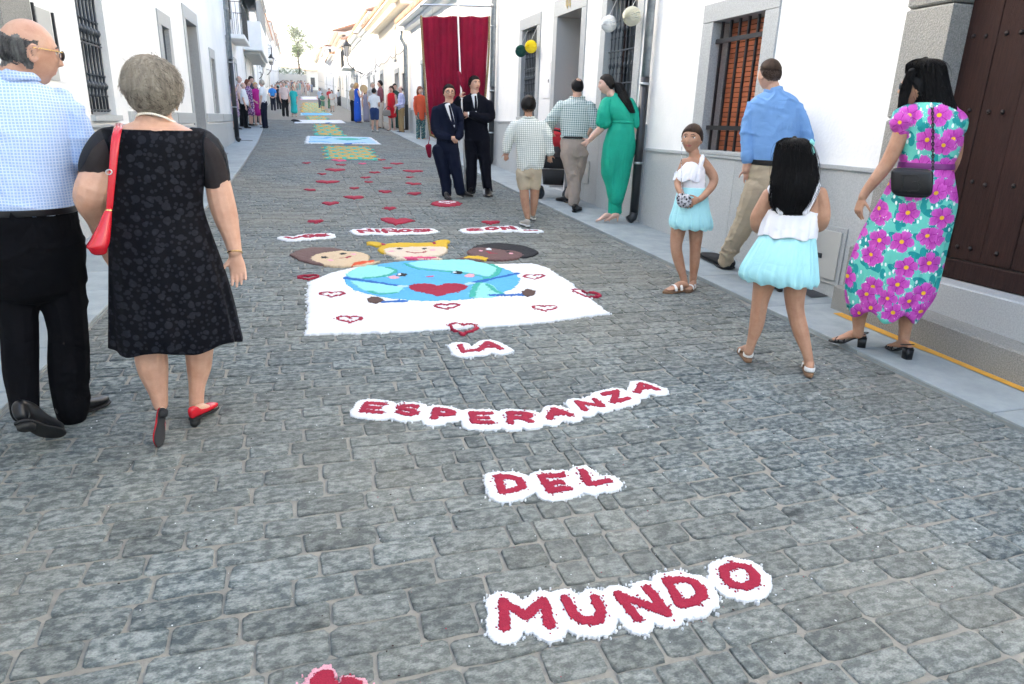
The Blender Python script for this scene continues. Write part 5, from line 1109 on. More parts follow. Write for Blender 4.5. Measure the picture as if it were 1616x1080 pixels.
def dots(name,u,base,dot,sc=26,alpha=None):
    N=ND(name,.7).uz(u); v=N.vec(N.u,N.z); c=base
    for k,(s_,r0,r1) in enumerate(((sc,.17,.31),(sc*1.9,.20,.27))):
        vo=N.n('TexVoronoi',voronoi_dimensions='2D'); vo.inputs['Scale'].default_value=s_; vo.inputs['Randomness'].default_value=.8; N.l(v,vo.inputs['Vector']); v2=N.n('TexVoronoi',voronoi_dimensions='2D',feature='F2'); v2.inputs['Scale'].default_value=s_; v2.inputs['Randomness'].default_value=.8; N.l(v,v2.inputs['Vector'])
        sp=N.n('SeparateColor'); N.l(vo.outputs['Color'],sp.inputs[0]); thr=N.ma('MULTIPLY_ADD',sp.outputs[0],r1-r0,r0); f=N.ma('MULTIPLY',N.ma('LESS_THAN',vo.outputs['Distance'],thr),N.ma('GREATER_THAN',N.ma('SUBTRACT',v2.outputs['Distance'],vo.outputs['Distance']),.10))
        nz=N.n('TexNoise'); nz.inputs['Scale'].default_value=700; f=N.ma('MULTIPLY',f,N.ma('MULTIPLY_ADD',nz.outputs[0],1.2,.05)); c=N.mix(f,c,dot)
    return N.out(c)
def floral(name,u):
    N=ND(name,.65).uz(u); S_=6.8
    nz=N.n('TexNoise'); nz.inputs['Scale'].default_value=60; nz.inputs['Detail'].default_value=3
    uu=N.ma('MULTIPLY_ADD',N.u,S_,0.3); zz=N.ma('MULTIPLY',N.z,S_); c=(.13,.55,.46)
    # leaves
    for k,(sx,sz,off,colr,th) in enumerate(((1.5,2.9,3.1,(.01,.26,.27),.30),(3.1,1.6,7.7,(.015,.30,.30),.27),(4.2,2.2,1.7,(.75,.85,.82),.13))):
        v=N.vec(N.ma('MULTIPLY_ADD',uu,sx*.75,off),N.ma('MULTIPLY_ADD',N.ma('MULTIPLY_ADD',uu,.35,zz),sz*.75,off)); vo=N.n('TexVoronoi',voronoi_dimensions='2D'); vo.inputs['Scale'].default_value=1; vo.inputs['Randomness'].default_value=1; N.l(v,vo.inputs['Vector'])
        c=N.mix(N.ma('LESS_THAN',vo.outputs['Distance'],th),c,colr)
    for off,sc in ((0.,1.),(5.3,1.12)):
        v=N.vec(N.ma('MULTIPLY_ADD',uu,sc,off),N.ma('MULTIPLY_ADD',zz,sc,off)); vo=N.n('TexVoronoi',voronoi_dimensions='2D'); vo.inputs['Scale'].default_value=1; vo.inputs['Randomness'].default_value=.382; N.l(v,vo.inputs['Vector'])
        d=N.n('VectorMath',operation='SUBTRACT'); N.l(v,d.inputs[0]); N.l(vo.outputs['Position'],d.inputs[1]); sp=N.n('SeparateXYZ'); N.l(d.outputs[0],sp.inputs[0]); sc_=N.n('SeparateColor'); N.l(vo.outputs['Color'],sc_.inputs[0])
        th=N.ma('ARCTAN2',sp.outputs[1],sp.outputs[0]); pet=N.ma('ABSOLUTE',N.ma('COSINE',N.ma('MULTIPLY_ADD',th,2.5,N.ma('MULTIPLY',sc_.outputs[0],6.28)))); rad=N.ma('MULTIPLY_ADD',N.ma('POWER',pet,.6),.15,.30); rad=N.ma('ADD',rad,N.ma('MULTIPLY',N.ma('SUBTRACT',nz.outputs[0],.5),.26))
        keep=N.ma('GREATER_THAN',sc_.outputs[1],.05 if off==0. else .60)
        f=N.ma('MULTIPLY',N.ma('LESS_THAN',vo.outputs['Distance'],rad),keep); rel=N.ma('DIVIDE',vo.outputs['Distance'],rad)
        fw_=N.ma('MULTIPLY',N.ma('LESS_THAN',vo.outputs['Distance'],N.ma('ADD',rad,.035)),keep); c=N.mix(N.ma('MULTIPLY',fw_,N.ma('GREATER_THAN',nz.outputs[0],.60)),c,(.80,.80,.85))
        pc=N.mix(N.ma('ADD',N.ma('MULTIPLY',rel,.7),N.ma('MULTIPLY',N.ma('SUBTRACT',nz.outputs[0],.45),1.3)),(.36,.015,.27),(.66,.13,.56)); pc=N.mix(N.ma('LESS_THAN',pet,.16),pc,(.30,.01,.24)); pc=N.mix(N.ma('LESS_THAN',vo.outputs['Distance'],.085),pc,(.75,.42,.03)); c=N.mix(f,c,pc)
    return N.out(c)
def prnt(name,u,cols,sc):
    N=ND(name).uz(u); c=cols[0]
    for k,cc in enumerate(cols[1:]):
        v=N.vec(N.ma('ADD',N.u,k*.7),N.z); vo=N.n('TexVoronoi',voronoi_dimensions='2D'); vo.inputs['Scale'].default_value=sc*(1+.3*k); N.l(v,vo.inputs['Vector']); c=N.mix(N.ma('LESS_THAN',vo.outputs['Distance'],.33),c,cc)
    return N.out(c)
# ================================================================== people near the camera
class Item(Fig):
    def __init__(s,name,label,cat,px,off=0.,near=2,base=None,group=None):
        B=Vector(base) if base is not None else G(px[0],px[1],off); s.B=B; s.root=_empty(name,B); s.root['_w']=1; s.root['_wl']=tuple(B); tag(s.root,label,cat,group)
        s.v=Vector((B.x,B.y,0)).normalized(); s.u=Vector((s.v.y,-s.v.x,0)); s.bv=B.x*s.v.x+B.y*s.v.y; s.near=near; s.body=[]; s.o=tuple(B); s.vox={3:.0048,2:.0075,1:.013,0:.02}[near]; s.seed=int(px[0]) if px else 1
def dof(s,P): return P.x*s.v.x+P.y*s.v.y-s.bv
def skirt(s,L,nf=14,amp=.06,seed=1,n=120,sub=8,start=0.,thick=.004,hem=0.):
    V,F=s.rings(L,n=n,sub=sub,round_cap=False); V=np.asarray(V); m=len(V)//n; V=V.reshape(m,n,3).copy(); rs=np.random.RandomState(seed); th=np.arange(n)*2*np.pi/n
    ph=rs.uniform(0,6.28,4)
    for i in range(m):
        t=max(0,(i/(m-1)-start)/(1-start)); c=V[i].mean(0); 
        f=np.sin(nf*th+ph[0]+.8*np.sin(3*th+ph[1]))*.6+np.sin(nf*1.7*th+ph[2]+t)*.35+np.sin(nf*.45*th+ph[3])*.5
        sc=1+amp*t**1.1*f; V[i]=c+(V[i]-c)*sc[:,None]; V[i][:,2]+=hem*t*np.sin(nf*.5*th+ph[1])
    # turn the hem inwards so that the cloth has an inside
    inner=V[-1].mean(0)+(V[-1]-V[-1].mean(0))*.93; up=inner.copy(); up[:,2]+=.06; V=np.concatenate([V,inner[None],up[None]],0); m2=m+2
    F=[(i*n+j,i*n+(j+1)%n,(i+1)*n+(j+1)%n,(i+1)*n+j)[::1] for i in range(m2-1) for j in range(n)]+[tuple(range(n))[::-1]]
    return V.reshape(-1,3),F
# ---------------- old man
s=Fig('balding man in blue checked shirt and black trousers at the left edge',(95,668),near=3)
um=s.u; checks('cloth_blue_check',um,(.30,.43,.70),(.05,.12,.40),.023,.11,(.60,.70,.86),.0115,.30)
s.head(s.p(45,84),s.u*.95+s.v*.25,Vector((0,0,1))*.97+s.u*.10,h=.252,fat=1.5,jaw=1.12,nose=1.15)
s.add(s.limb([(0,152,.02,24),(20,132,.01,28),(34,104,0,30)]),s.rings([(-40,84,168,.09),(-54,100,195,.12),(-60,112,260,.15),(-56,116,340,.15),(-50,125,400,.14)],n=24),
 s.limb([(98,168,0,18),(118,210,-.03,17),(130,255,-.02,17),(142,290,.10,15),(158,330,.25,11)]),s.limb([(-55,170,0,18),(-75,225,0,17),(-78,300,0,13)]),
 s.limb([(30,400,0,28),(33,520,0,22),(40,640,-.02,14)]),s.limb([(95,400,0,28),(108,520,0,22),(112,640,0,14)]))
s.face(brow='hair_salt',iris='iris_brown'); s.finish('skin_ruddy','hair_salt',lambda x,y,z:(z>-.05+.012*np.sin(y*90))&(z<np.interp(y,[-.1,-.05,0,.02],[.055,.05,.028,.01])+.006*np.sin(y*130+x*40))&(y<-.006)&(abs(x)<.0735),smooth=1)
HLB=([-.11,-.06,-.02,.0,.012,.02],[-.07,-.06,-.03,-.008,.03,.2])
s.short_strands('hair_salt',2600,.020,.0010,.045,comb=(0,-.7,-.6),lift=.10,jit=.3,hl=HLB,th=.001,K=4)
# remove strands on the bald crown by keeping them low: second pass handled by hair line
sh_=s.wear('shirt',[s.rings([(-6,58,121,.068),(-14,66,128,.082),(-30,84,138,.105),(-56,106,160,.135),(-66,117,195,.16),(-70,121,240,.175),(-70,120,290,.185),(-66,121,318,.185),(-64,122,327,.18)],n=48),
 s.limb([(92,160,.0,28),(112,190,-.01,30),(126,222,-.03,29),(130,250,-.04,27)]),s.limb([(-50,170,0,30),(-74,215,0,31),(-80,255,0,28)])],'cloth_blue_check',fold=.011,fs=(5,5,9),seed=3)
s.wear('collar',[tube([s.p(-8,132,.02),s.p(12,122,-.07),s.p(38,121,-.085),s.p(62,122,-.03),s.p(70,118,.04)],[(.019,.009)]*5,n=10,sub=5,side=Vector((0,0,1)))],'cloth_blue_check',fold=0,parent=sh_)
tr=s.wear('trousers',[s.rings([(-62,122,333,.175),(-60,130,365,.18),(-56,139,400,.18),(-40,137,435,.16)],n=40),
 s.limb([(18,415,0,52),(24,470,0,38),(31,520,0,33),(33,580,-.01,31),(38,630,-.03,26),(40,652,-.04,24)]),s.limb([(84,415,0,54),(98,465,0,41),(108,520,0,34),(109,580,0,35),(112,630,0,30),(114,655,0,26)]),s.limb([(120,410,-.05,16),(128,440,-.03,13)])],'trousers_black',fold=.009,fs=(5,5,8),seed=8)
V,F=s.rings([(-62,123,325,.182),(-62,123,330,.182),(-62,123.5,335,.181)],n=48,round_cap=False); s.raw('belt',V,F,'leather_black',tr)
T1=G(96,690,.012); d1=dof(s,T1); s.shoe(s.p(33,668,d1-.17),T1,up=Vector((0,0,1))*.8+s.v*.35-s.u*.1,w=.050,h=.095,heelh=.02)
s.shoe(G(100,664,.02),G(170,634,.005),w=.050,h=.085,heelh=.02)
gl=s.raw('glasses',*tube([s.hp((.083,-.01,.016)),s.hp((.080,.04,.018)),s.hp((.062,.092,.018))],.0022,n=6,sub=3),'gold')
for sx in (-1,1):
    V,F=tube([s.hp((sx*.034+.021*math.cos(a),.104-.004*abs(math.cos(a)),.008+.017*math.sin(a))) for a in np.linspace(0,2*math.pi,17)],.0016,n=6,sub=1); s.raw('rim',V,F,'iron',gl)
    V,F=tube([s.hp((sx*.034,.102,.008)),s.hp((sx*.034,.1045,.008))],[(.0205*1,.016),(.0205,.016)],n=18,sub=1,round_cap=False,side=s.hp((1,0,0))-s.hp((0,0,0))); s.raw('lens',V,F,'lens_dark',gl)
V,F=tube([s.hp((-.083,-.01,.016)),s.hp((-.080,.04,.018)),s.hp((-.062,.092,.018))],.0022,n=6,sub=3); s.raw('temple',V,F,'iron',gl)
# ---------------- old woman
s=Fig('grey haired woman in black dotted dress with red shoes seen from behind',(290,668),near=3)
dots('cloth_dots',s.u,(.0012,.0014,.0035),(.018,.019,.026),19)
s.head(s.p(243,146,.0),s.v*.94+s.u*.34,(0,0,1),h=.225,fat=1.3)
s.add(s.limb([(242,212,0,36),(243,196,0,29),(246,172,.01,25)]),s.rings([(212,276,192,.062),(196,292,199,.08),(178,308,208,.10),(176,312,230,.11),(180,315,300,.12),(182,330,400,.12),(190,345,450,.11)],n=40),
 s.limb([(176,228,0,14),(163,246,0,20),(156,268,0,24),(146,296,-.03,29),(143,318,.02,27),(156,348,.14,20),(165,385,.22,13)]),
 s.limb([(322,228,0,14),(334,248,0,18),(341,275,0,20),(349,315,0,22),(357,345,0,20),(365,372,-.01,15),(371,398,-.02,11.5)]),
 s.limb([(232,480,0,34),(236,540,0,28),(241,580,0,26),(249,615,0,17),(254,640,0,12)]),s.limb([(312,480,.06,32),(314,545,.07,24),(314,580,.08,20),(311,610,.08,13.5),(310,640,.08,12)]))
s.add(*s.hand(s.p(371,402,-.02),s.p(378,440,-.03)-s.p(371,402,-.02),-s.v+s.u*-.3,.93,.35,thumb=-1,spread=.04)); s.add(*s.hand(s.p(166,390,.23),s.p(172,402,.24)-s.p(160,385,.23),-s.v,.9,.5,1))
TL=G(251,704,.01); dl=dof(s,TL); HLp=s.p(257,646,dl+.07); s.add(*s.foot(HLp+s.v*.012,TL+s.v*.012,up=s.v,thin=.78))
HR=G(303,664,.03); TR=G(342,643,.012); s.add(*s.foot(HR+Vector((0,0,.014)),TR,thin=.8))
s.finish('skin')
s.cap('hair_grey',.015,noise_=.015,fs=17,extra=lambda x,y,z:.008*(z>.05)*np.clip((z-.05)/.05,0,1),hl=([-.11,-.05,-.02,.01,.03,.06,.10],[-.085,-.075,-.05,-.01,.03,.075,.08]))
s.short_strands('hair_grey',6500,.046,.0013,comb=(.45,-.5,-.55),lift=.36,jit=.5,curl=.009,th=.024,hl=([-.11,-.05,-.02,.01,.03,.06,.10],[-.080,-.070,-.045,-.01,.03,.075,.08]),K=6)
s.short_strands('hair_grey',3500,.045,.0013,comb=(-.5,-.45,.1),lift=.4,jit=.6,curl=.009,th=.032,hl=([-.11,-.05,-.02,.01,.03,.06,.10],[.0,.0,.01,.02,.03,.075,.08]),K=6,seed=9)
s.short_strands('hair_grey_dark',1300,.05,.0013,comb=(.3,-.4,-.7),lift=.35,jit=.5,curl=.012,th=.023,hl=([-.11,-.05,-.02,.01,.03,.06,.10],[-.080,-.070,-.045,-.01,.03,.075,.08]),K=6,seed=19)
V,F=skirt(s,[(158,324,205,.095),(165,323,222,.125),(171,325,250,.135),(172,323,285,.14),(173,321,320,.140),(171,326,345,.145),(172,340,385,.165),(173,356,430,.175),(174,369,475,.18),(175,378,515,.185),(176,384,540,.185)],nf=11,amp=.045,seed=4,start=.40,n=170,hem=.012)
dr_=s.raw('dress',V,F,'cloth_dots')
pm('lace_black',(.003,.003,.006),.8,alpha=.86); pm('hem_sheer',(.02,.02,.03),.8,alpha=.8)
s.wear('sleeve',[s.limb([(181,208,0,11),(168,220,-.0,21),(156,243,-.01,26),(150,262,-.01,27),(149,272,-.015,26)])],'lace_black',fold=.004,parent=dr_); s.wear('sleeve',[s.limb([(303,209,0,10),(318,218,0,18),(331,240,0,25),(338,265,0,25),(341,286,0,23)])],'lace_black',fold=.004,parent=dr_)
nk=_empty('necklace'); nk.parent=s.root; 
pts=catmull([tuple(s.p(x,y,d)) for x,y,d in ((216,184,-.005),(222,180,-.055),(240,180,-.085),(258,185,-.075),(272,192,-.03),(276,193,.01))],6)
V=[];F=[];n=0
for q in pts: 
    D,f=sph(6,8); V+=[tuple(np.array(q)+d*.0052) for d in D]; F+=[tuple(i+n for i in t) for t in f]; n+=len(D)
s.raw('pearls',V,F,'pearl',nk)
V,F=tube([s.p(371+12*math.cos(a),399+3*math.sin(a),-.02+.035*math.sin(a)) for a in np.linspace(0,6.28,14)],.0028,n=6,sub=1); s.raw('bracelet',V,F,'gold')
e=s.hp((.080,-.0,-.045)); V,F=tube([e+Vector((0,0,-.012))+(s.v*math.cos(a)+Vector((0,0,1))*math.sin(a))*.013 for a in np.linspace(0,6.28,12)],.002,n=6,sub=1); s.raw('earring',V,F,'gold')
s.shoe(HLp,TL,'leather_red','rubber_black',up=s.v+Vector((0,0,.35)),w=.046,h=.080,heelh=.045,open_=True,sw=.80); s.shoe(HR,TR,'leather_red','rubber_black',w=.044,h=.078,heelh=.035,open_=True)
ow=s
b=Item('handbag','shiny red leather shoulder bag hanging from the shoulder of the woman in black','handbag',(160,660),near=3,base=s.p(155,392,-.20))
V,F=b.rings([(167,177,331,.012),(163,177,336,.022),(153,176,358,.035),(141,174,380,.048),(136,172,388,.05),(140,170,393,.042)],n=32,sub=5,exp=3.2); bb_=b.raw('bag_body',V,F,'leather_red')
V,F=b.rings([(166.5,177.5,330,.014),(166,178,334,.018)],n=24,sub=1,exp=3,round_cap=False); b.raw('zip_edge',V,F,'gold',bb_)
for dx,dd in ((0,0),(5,.012)):
    V,F=tube([s.p(186+dx,196,.05),s.p(184+dx,203,-.10),s.p(180+dx,222,-.165),s.p(176+dx*.6,275,-.185),s.p(172+dx*.3,330,-.19)],[(.010,.0035)]*5,n=8,sub=5,side=s.u); b.raw('strap',V,F,'leather_red')
V,F=tube([b.p(172+5*math.cos(a),272+4*math.sin(a),0) for a in np.linspace(0,6.28,10)],.0022,n=6,sub=1); b.raw('buckle',V,F,'steel',bb_)
# ---------------- girl facing the camera
s=Fig('girl with tied hair, ruffled white top and pale blue skirt, facing the camera',(1082,458),near=3)
s.head(s.p(1092,219.5,-.0),-s.v*.95-s.u*.28,Vector((0,0,1))+s.u*.03,h=.222,fat=1.0,jaw=1.18,nose=.7)
Hc=lambda L:[(a,b_,c_,d_) for a,b_,c_,d_ in L]
s.add(s.limb([(1097,260,0,9.5),(1096,250,0,8.5),(1095,240,0,8.5)]),s.rings([(1086,1108,249,.042),(1079,1112,256,.060),(1077,1112,280,.07),(1074,1110,300,.07),(1070,1114,320,.08),(1066,1116,345,.08)],n=28),
 s.limb([(1108,254,0,7.5),(1116,264,.01,8),(1126,280,.02,7.6),(1124,293,-.0,6.8),(1112,308,-.08,5.6),(1104,315,-.13,4.8)]),s.limb([(1081,256,0,7.5),(1075,272,-.01,7.2),(1070,290,-.04,6.5),(1074,304,-.11,5),(1079,313,-.14,4.4)]),
 s.limb([(1074,340,0,13.5),(1070,365,0,12),(1067,390,-.02,9.3),(1071,412,-.01,8.6),(1077,433,0,6.2),(1080,446,0,5.6)]),s.limb([(1098,340,.03,13.5),(1098,368,.03,11.5),(1097,392,.03,9),(1096,415,.05,8),(1094,437,.07,5.8),(1093,449,.07,5.4)]))
s.add(*s.hand(s.p(1104,315,-.13),s.p(1090,320,-.15)-s.p(1104,315,-.13),s.u*-.2+s.v,.74,.6,1)); s.add(*s.hand(s.p(1079,312,-.14),s.p(1084,322,-.15)-s.p(1079,312,-.14),s.v,.74,.6,-1))
h1=G(1084,456,.025); t1=G(1051,460,.02); h2=G(1096,452,.025); t2=G(1085,459,.02); s.add(*s.foot(h1+Vector((0,0,.012)),t1)); s.add(*s.foot(h2+Vector((0,0,.012)),t2))
s.face(brow='hair_dark',brow_h=.0026,es=1.15); s.finish('skin_tan')
HG=([-.11,-.06,-.03,0,.02,.04,.06,.075,.10],[-.055,-.05,-.03,-.012,.008,.03,.046,.056,.060]); s.cap('hair_brown',.010,noise_=.001,fs=30,hl=HG); s.short_strands('hair_brown',2600,.06,.0010,comb=(0,-.9,.35),lift=.05,jit=.12,th=.011,hl=HG)
a=s.hp((0,-.10,.06)); V,F=tube([s.hp((0,-.085,.075)),s.hp((0,-.125,.07)),s.hp((.0,-.14,.02)),s.hp((0,-.135,-.04)),s.hp((0,-.13,-.07))],[.018,.024,.022,.017,.006],n=14,sub=5); s.raw('ponytail',V,F,'hair_brown')
wt=s.wear('top',[s.rings([(1083,1111,257,.052),(1077,1114,268,.072),(1075,1113,285,.078),(1072,1114,300,.082)],n=36),s.limb([(1105,266,-.05,4),(1107,256,-.045,4),(1108,248,-.01,4),(1108,250,.03,4)])],'white_cotton',fold=.003,fs=(12,12,20),extra=lambda Q:1)
V,F=skirt(s,[(1082,1107,254,.055,-.0),(1073,1111,265,.082,-.0),(1066,1110,276,.098,-.0),(1063,1109,285,.105,-.0)],nf=13,amp=.10,seed=3,n=130,sub=6,hem=.012); s.raw('ruffle',V,F,'white_cotton',wt)
V,F=skirt(s,[(1071,1115,296,.085),(1067,1117,308,.10),(1061,1120,330,.13),(1056,1124,346,.145),(1056,1124,355,.145),(1060,1121,361,.13)],nf=21,amp=.055,seed=9,n=200,sub=6,hem=.006); s.raw('skirt',V,F,'aqua_skirt')
for H_,T_ in ((h1,t1),(h2,t2)):
    d_=(T_-H_).normalized(); U=Vector((0,0,1)); sd2=d_.cross(U); L_=(T_-H_).length; k_=L_/.25
    prs=[(-.02,.022),(.02,.030),(.08,.033),(.15,.042),(.21,.044),(.26,.034),(.275,.015)]
    V,F=tube([H_+d_*a_*k_-U*.008 for a_,b_ in prs],[(b_*k_,.013) for a_,b_ in prs],n=20,sub=3,side=sd2,exp=4); so_=s.raw('sandal',V,F,'cork')
    for a_ in (.10,.165): 
        V,F=tube([H_+d_*a_*k_+sd2*math.cos(q)*.048*k_+U*(.005+(.062-.14*(a_-.08))*k_*math.sin(q)) for q in np.linspace(0,math.pi,9)],[(.014,.0035)]*9,n=8,sub=1,side=d_); s.raw('strap',V,F,'white_leather',so_)
b=Item('purse','small silver and black patterned purse held by the girl facing the camera','purse',(1080,458),near=3,base=s.p(1079,317,-.17))
prnt('cloth_purse',b.u,((.55,.55,.58),(.03,.03,.035),(.30,.30,.33)),38); V,F=b.rings([(1068,1089,309,.022),(1067,1091,314,.03),(1068,1091,321,.028),(1070,1088,325,.02)],n=24,exp=3); b.raw('purse_body',V,F,'cloth_purse')
V,F=tube([s.p(1077,308,-.17),s.p(1075,280,-.13),s.p(1077,225,-.05),s.p(1086,247,.05)],.0022,n=6,sub=5); b.raw('cord',V,F,'cloth_purse')
# ---------------- man in blue shirt
s=Fig('man in blue shirt and beige trousers with a black belt striding away',(1175,442),.03,near=3)
s.head(s.p(1214,119,.0),s.v*.72-s.u*.70,(0,0,1),h=.235,fat=1.0)
s.add(s.limb([(1222,163,0,10),(1221,152,0,11.5),(1218,136,0,12)]),s.rings([(1198,1250,172,.08),(1190,1256,200,.09),(1186,1258,250,.10),(1184,1256,290,.11)],n=28),s.limb([(1188,175,0,11),(1180,225,-.02,9.5),(1181,250,-.04,8.5),(1178,268,-.02,7.5)]),s.limb([(1256,182,0,8),(1268,215,0,7.5)]),
 s.limb([(1200,295,0,18),(1190,320,0,15),(1176,350,.02,12),(1160,380,.05,9),(1147,402,.08,7)]),s.limb([(1244,295,0,18),(1242,340,-.03,14),(1237,390,-.06,10),(1232,435,-.08,7)]))
s.add(*s.hand(s.p(1178,264,-.02),s.p(1180,280,-.02)-s.p(1178,264,-.02),s.v,.9,.3,1))
s.finish('skin','scalp_short',lambda x,y,z:(z>np.interp(y,[-.11,-.05,-.02,.02,.045,.07,.10],[-.055,-.05,-.02,.02,.045,.072,.078])))
s.cap('hair_brown',.012,noise_=.001,hl=([-.11,-.06,-.03,0,.03,.06,.10],[.03,.03,.035,.045,.055,.07,.078])); s.short_strands('hair_brown',2600,.014,.0011,comb=(0,.5,.3),lift=.6,jit=.3,hl=([-.11,-.05,-.02,.02,.045,.07,.10],[-.045,-.04,-.01,.03,.05,.072,.078]),th=.006,K=3)
sh_=s.wear('shirt',[s.rings([(1208,1238,143,.07),(1196,1252,150,.09),(1184,1262,161,.115),(1180,1266,185,.13),(1181,1263,215,.135),(1181,1262,240,.145),(1182,1262,256,.14)],n=44),s.limb([(1188,170,0,12),(1182,195,-.01,12),(1179,220,-.03,11.5),(1180,242,-.04,11.5),(1181,250,-.04,11)]),s.limb([(1256,171,0,12),(1267,195,0,12),(1273,222,0,11),(1272,245,-.02,11)])],'shirt_blue',fold=.010,fs=(5,5,9),seed=3)
s.wear('collar',[tube([s.p(1206,143,-.0),s.p(1213,145,-.06),s.p(1226,146,-.065),s.p(1234,145,-.02)],[(.017,.008)]*4,n=10,sub=4,side=Vector((0,0,1)))],'shirt_blue',fold=0,parent=sh_); s.wear('cuff',[s.limb([(1180,241,-.04,12.2),(1181,251,-.04,11.8)],sub=1)],'shirt_blue',fold=.004,parent=sh_)
tr=s.wear('trousers',[s.rings([(1182,1262,258,.135),(1180,1266,280,.145),(1178,1268,305,.14)],n=36),s.limb([(1200,295,0,26),(1190,320,0,23),(1176,350,.02,18.5),(1160,380,.05,15.5),(1147,402,.08,13),(1143,414,.10,12)]),s.limb([(1244,295,0,26),(1242,340,-.03,21),(1237,390,-.06,16),(1232,430,-.08,13.5),(1230,446,-.08,12.5)])],'chino',fold=.011,fs=(5,5,9),seed=2)
V,F=s.rings([(1182,1263,253,.146),(1182,1263,256,.147),(1182,1263,261,.146)],n=44,round_cap=False); s.raw('belt',V,F,'leather_black',tr)
V,F=tube([s.p(1178,258,-.02),s.p(1179,263,-.02)],[.033,.033],n=14,sub=1,round_cap=False); s.raw('watch',V,F,'leather_black')
s.shoe(G(1150,424,.045),G(1113,402,.04),'suede_black','rubber_black',w=.048,h=.075,heelh=.012); s.shoe(G(1232,459,.045),G(1214,450,.04),'suede_black','rubber_black',w=.048,h=.075,heelh=.012)
# ---------------- girl from behind
s=Fig('girl with long loose black hair in white strappy top and pale blue bubble skirt',(1232,582),near=3)
s.head(s.p(1254,263),s.v*.95+s.u*.2,(0,0,1),h=.215)
s.add(s.limb([(1252,302,0,13),(1253,285,0,12.5),(1254,272,0,12)]),s.rings([(1218,1290,300,.05),(1210,1298,308,.062),(1213,1296,330,.07),(1208,1288,365,.075),(1200,1288,400,.09),(1190,1285,430,.09)],n=32),
 s.limb([(1215,308,0,13),(1205,325,-.01,12.5),(1195,345,0,12),(1198,360,.06,10.5),(1212,352,.17,9)]),s.limb([(1293,305,0,12.5),(1298,325,0,12),(1299,345,0,11.5),(1292,358,.06,10),(1278,350,.17,8.5)]),
 s.limb([(1212,425,.0,22),(1205,452,.0,17.5),(1199,478,0,13.5),(1194,512,0,12),(1186,540,0,8),(1181,556,0,7.5)]),s.limb([(1262,425,.04,22),(1255,455,.03,19),(1255,488,.02,14.5),(1264,525,0,13),(1274,558,-.02,8.5),(1277,576,-.02,8)]))
s.add(*s.hand(s.p(1212,352,.17),s.u+s.v*.2,-s.v,.75,.4,1)); s.add(*s.hand(s.p(1278,350,.17),-s.u+s.v*.2,-s.v,.75,.4,-1))
h1=G(1181,566,.028); t1=G(1171,552,.02); h2=G(1277,589,.03); t2=G(1272,573,.02)
def away(h,L=.205,k=.0): d=Vector((h.x,h.y,0)).normalized(); d=(d+s.u*k).normalized(); return Vector((h.x,h.y,h.z))+d*L
t1=away(h1,.2,-.25); t2=away(h2,.2,-.1); s.add(*s.foot(h1+Vector((0,0,.012)),t1)); s.add(*s.foot(h2+Vector((0,0,.012)),t2)); s.finish('skin_tan')
s.cap('hair_black',.014,noise_=.001)
hm=s.mass([(1250,1258,218,.015,.0),(1240,1268,220,.05,.0),(1229,1279,228,.085,.0),(1224,1284,245,.095,-.005),(1222,1287,265,.09,-.02),(1219,1288,285,.085,-.04),(1217,1284,303,.07,-.06),(1216,1279,320,.055,-.07),(1222,1272,335,.03,-.07)],'hair_black',nstr=1500,r=.0016,depth=.008,wave=.007,K=12)
bw=s.raw('bow',*s.rings([(1279,1283,221,.01,-.03),(1277,1286,226,.02,-.03),(1280,1284,232,.012,-.03),(1278,1287,238,.02,-.03),(1281,1284,244,.01,-.03)],n=16,sub=4),'salt_aqua')
tp=s.wear('top',[s.rings([(1211,1294,334,.080),(1207,1293,345,.085)],n=40),s.limb([(1216,296,-.0,5.2),(1217,303,-.055,5.2),(1224,320,-.075,5.4),(1233,336,-.082,5.6)]),s.limb([(1290,292,.0,5.2),(1289,300,-.055,5.2),(1280,318,-.075,5.4),(1270,336,-.082,5.6)])],'white_cotton',fold=.002)
V,F=skirt(s,[(1209,1295,333,.083),(1205,1293,342,.092),(1200,1291,358,.105),(1197,1289,373,.115)],nf=13,amp=.075,seed=12,n=180,sub=8,hem=.008); s.raw('flounce',V,F,'white_cotton',tp)
V,F=skirt(s,[(1203,1288,368,.085),(1194,1289,382,.115),(1180,1291,405,.15),(1169,1292,425,.165),(1167,1292,438,.16),(1174,1289,446,.145)],nf=24,amp=.045,seed=14,n=240,sub=7,hem=.008,start=-.5); s.raw('skirt',V,F,'aqua_skirt')
for H_,T_ in ((h1,t1),(h2,t2)):
    d_=(T_-H_).normalized(); U=Vector((0,0,1)); sd2=d_.cross(U); k_=(T_-H_).length/.25
    prs=[(-.02,.024),(.02,.034),(.08,.036),(.15,.042),(.21,.044),(.26,.034),(.275,.015)]
    V,F=tube([H_+d_*a_*k_-U*.010 for a_,b_ in prs],[(b_*k_,.015) for a_,b_ in prs],n=20,sub=3,side=sd2,exp=4); so_=s.raw('sandal',V,F,'cork')
    V,F=tube([H_+d_*(.03-.05*math.sin(q))*k_+sd2*math.cos(q)*.036*k_+U*.022 for q in np.linspace(0,math.pi,11)],[(.014,.003)]*11,n=8,sub=1,side=U); s.raw('strap',V,F,'white_leather',so_)
    V,F=tube([H_+d_*.15*k_+sd2*math.cos(q)*.046*k_+U*(.0+.05*k_*math.sin(q)) for q in np.linspace(0,math.pi,9)],[(.016,.0035)]*9,n=8,sub=1,side=d_); s.raw('strap',V,F,'white_leather',so_)
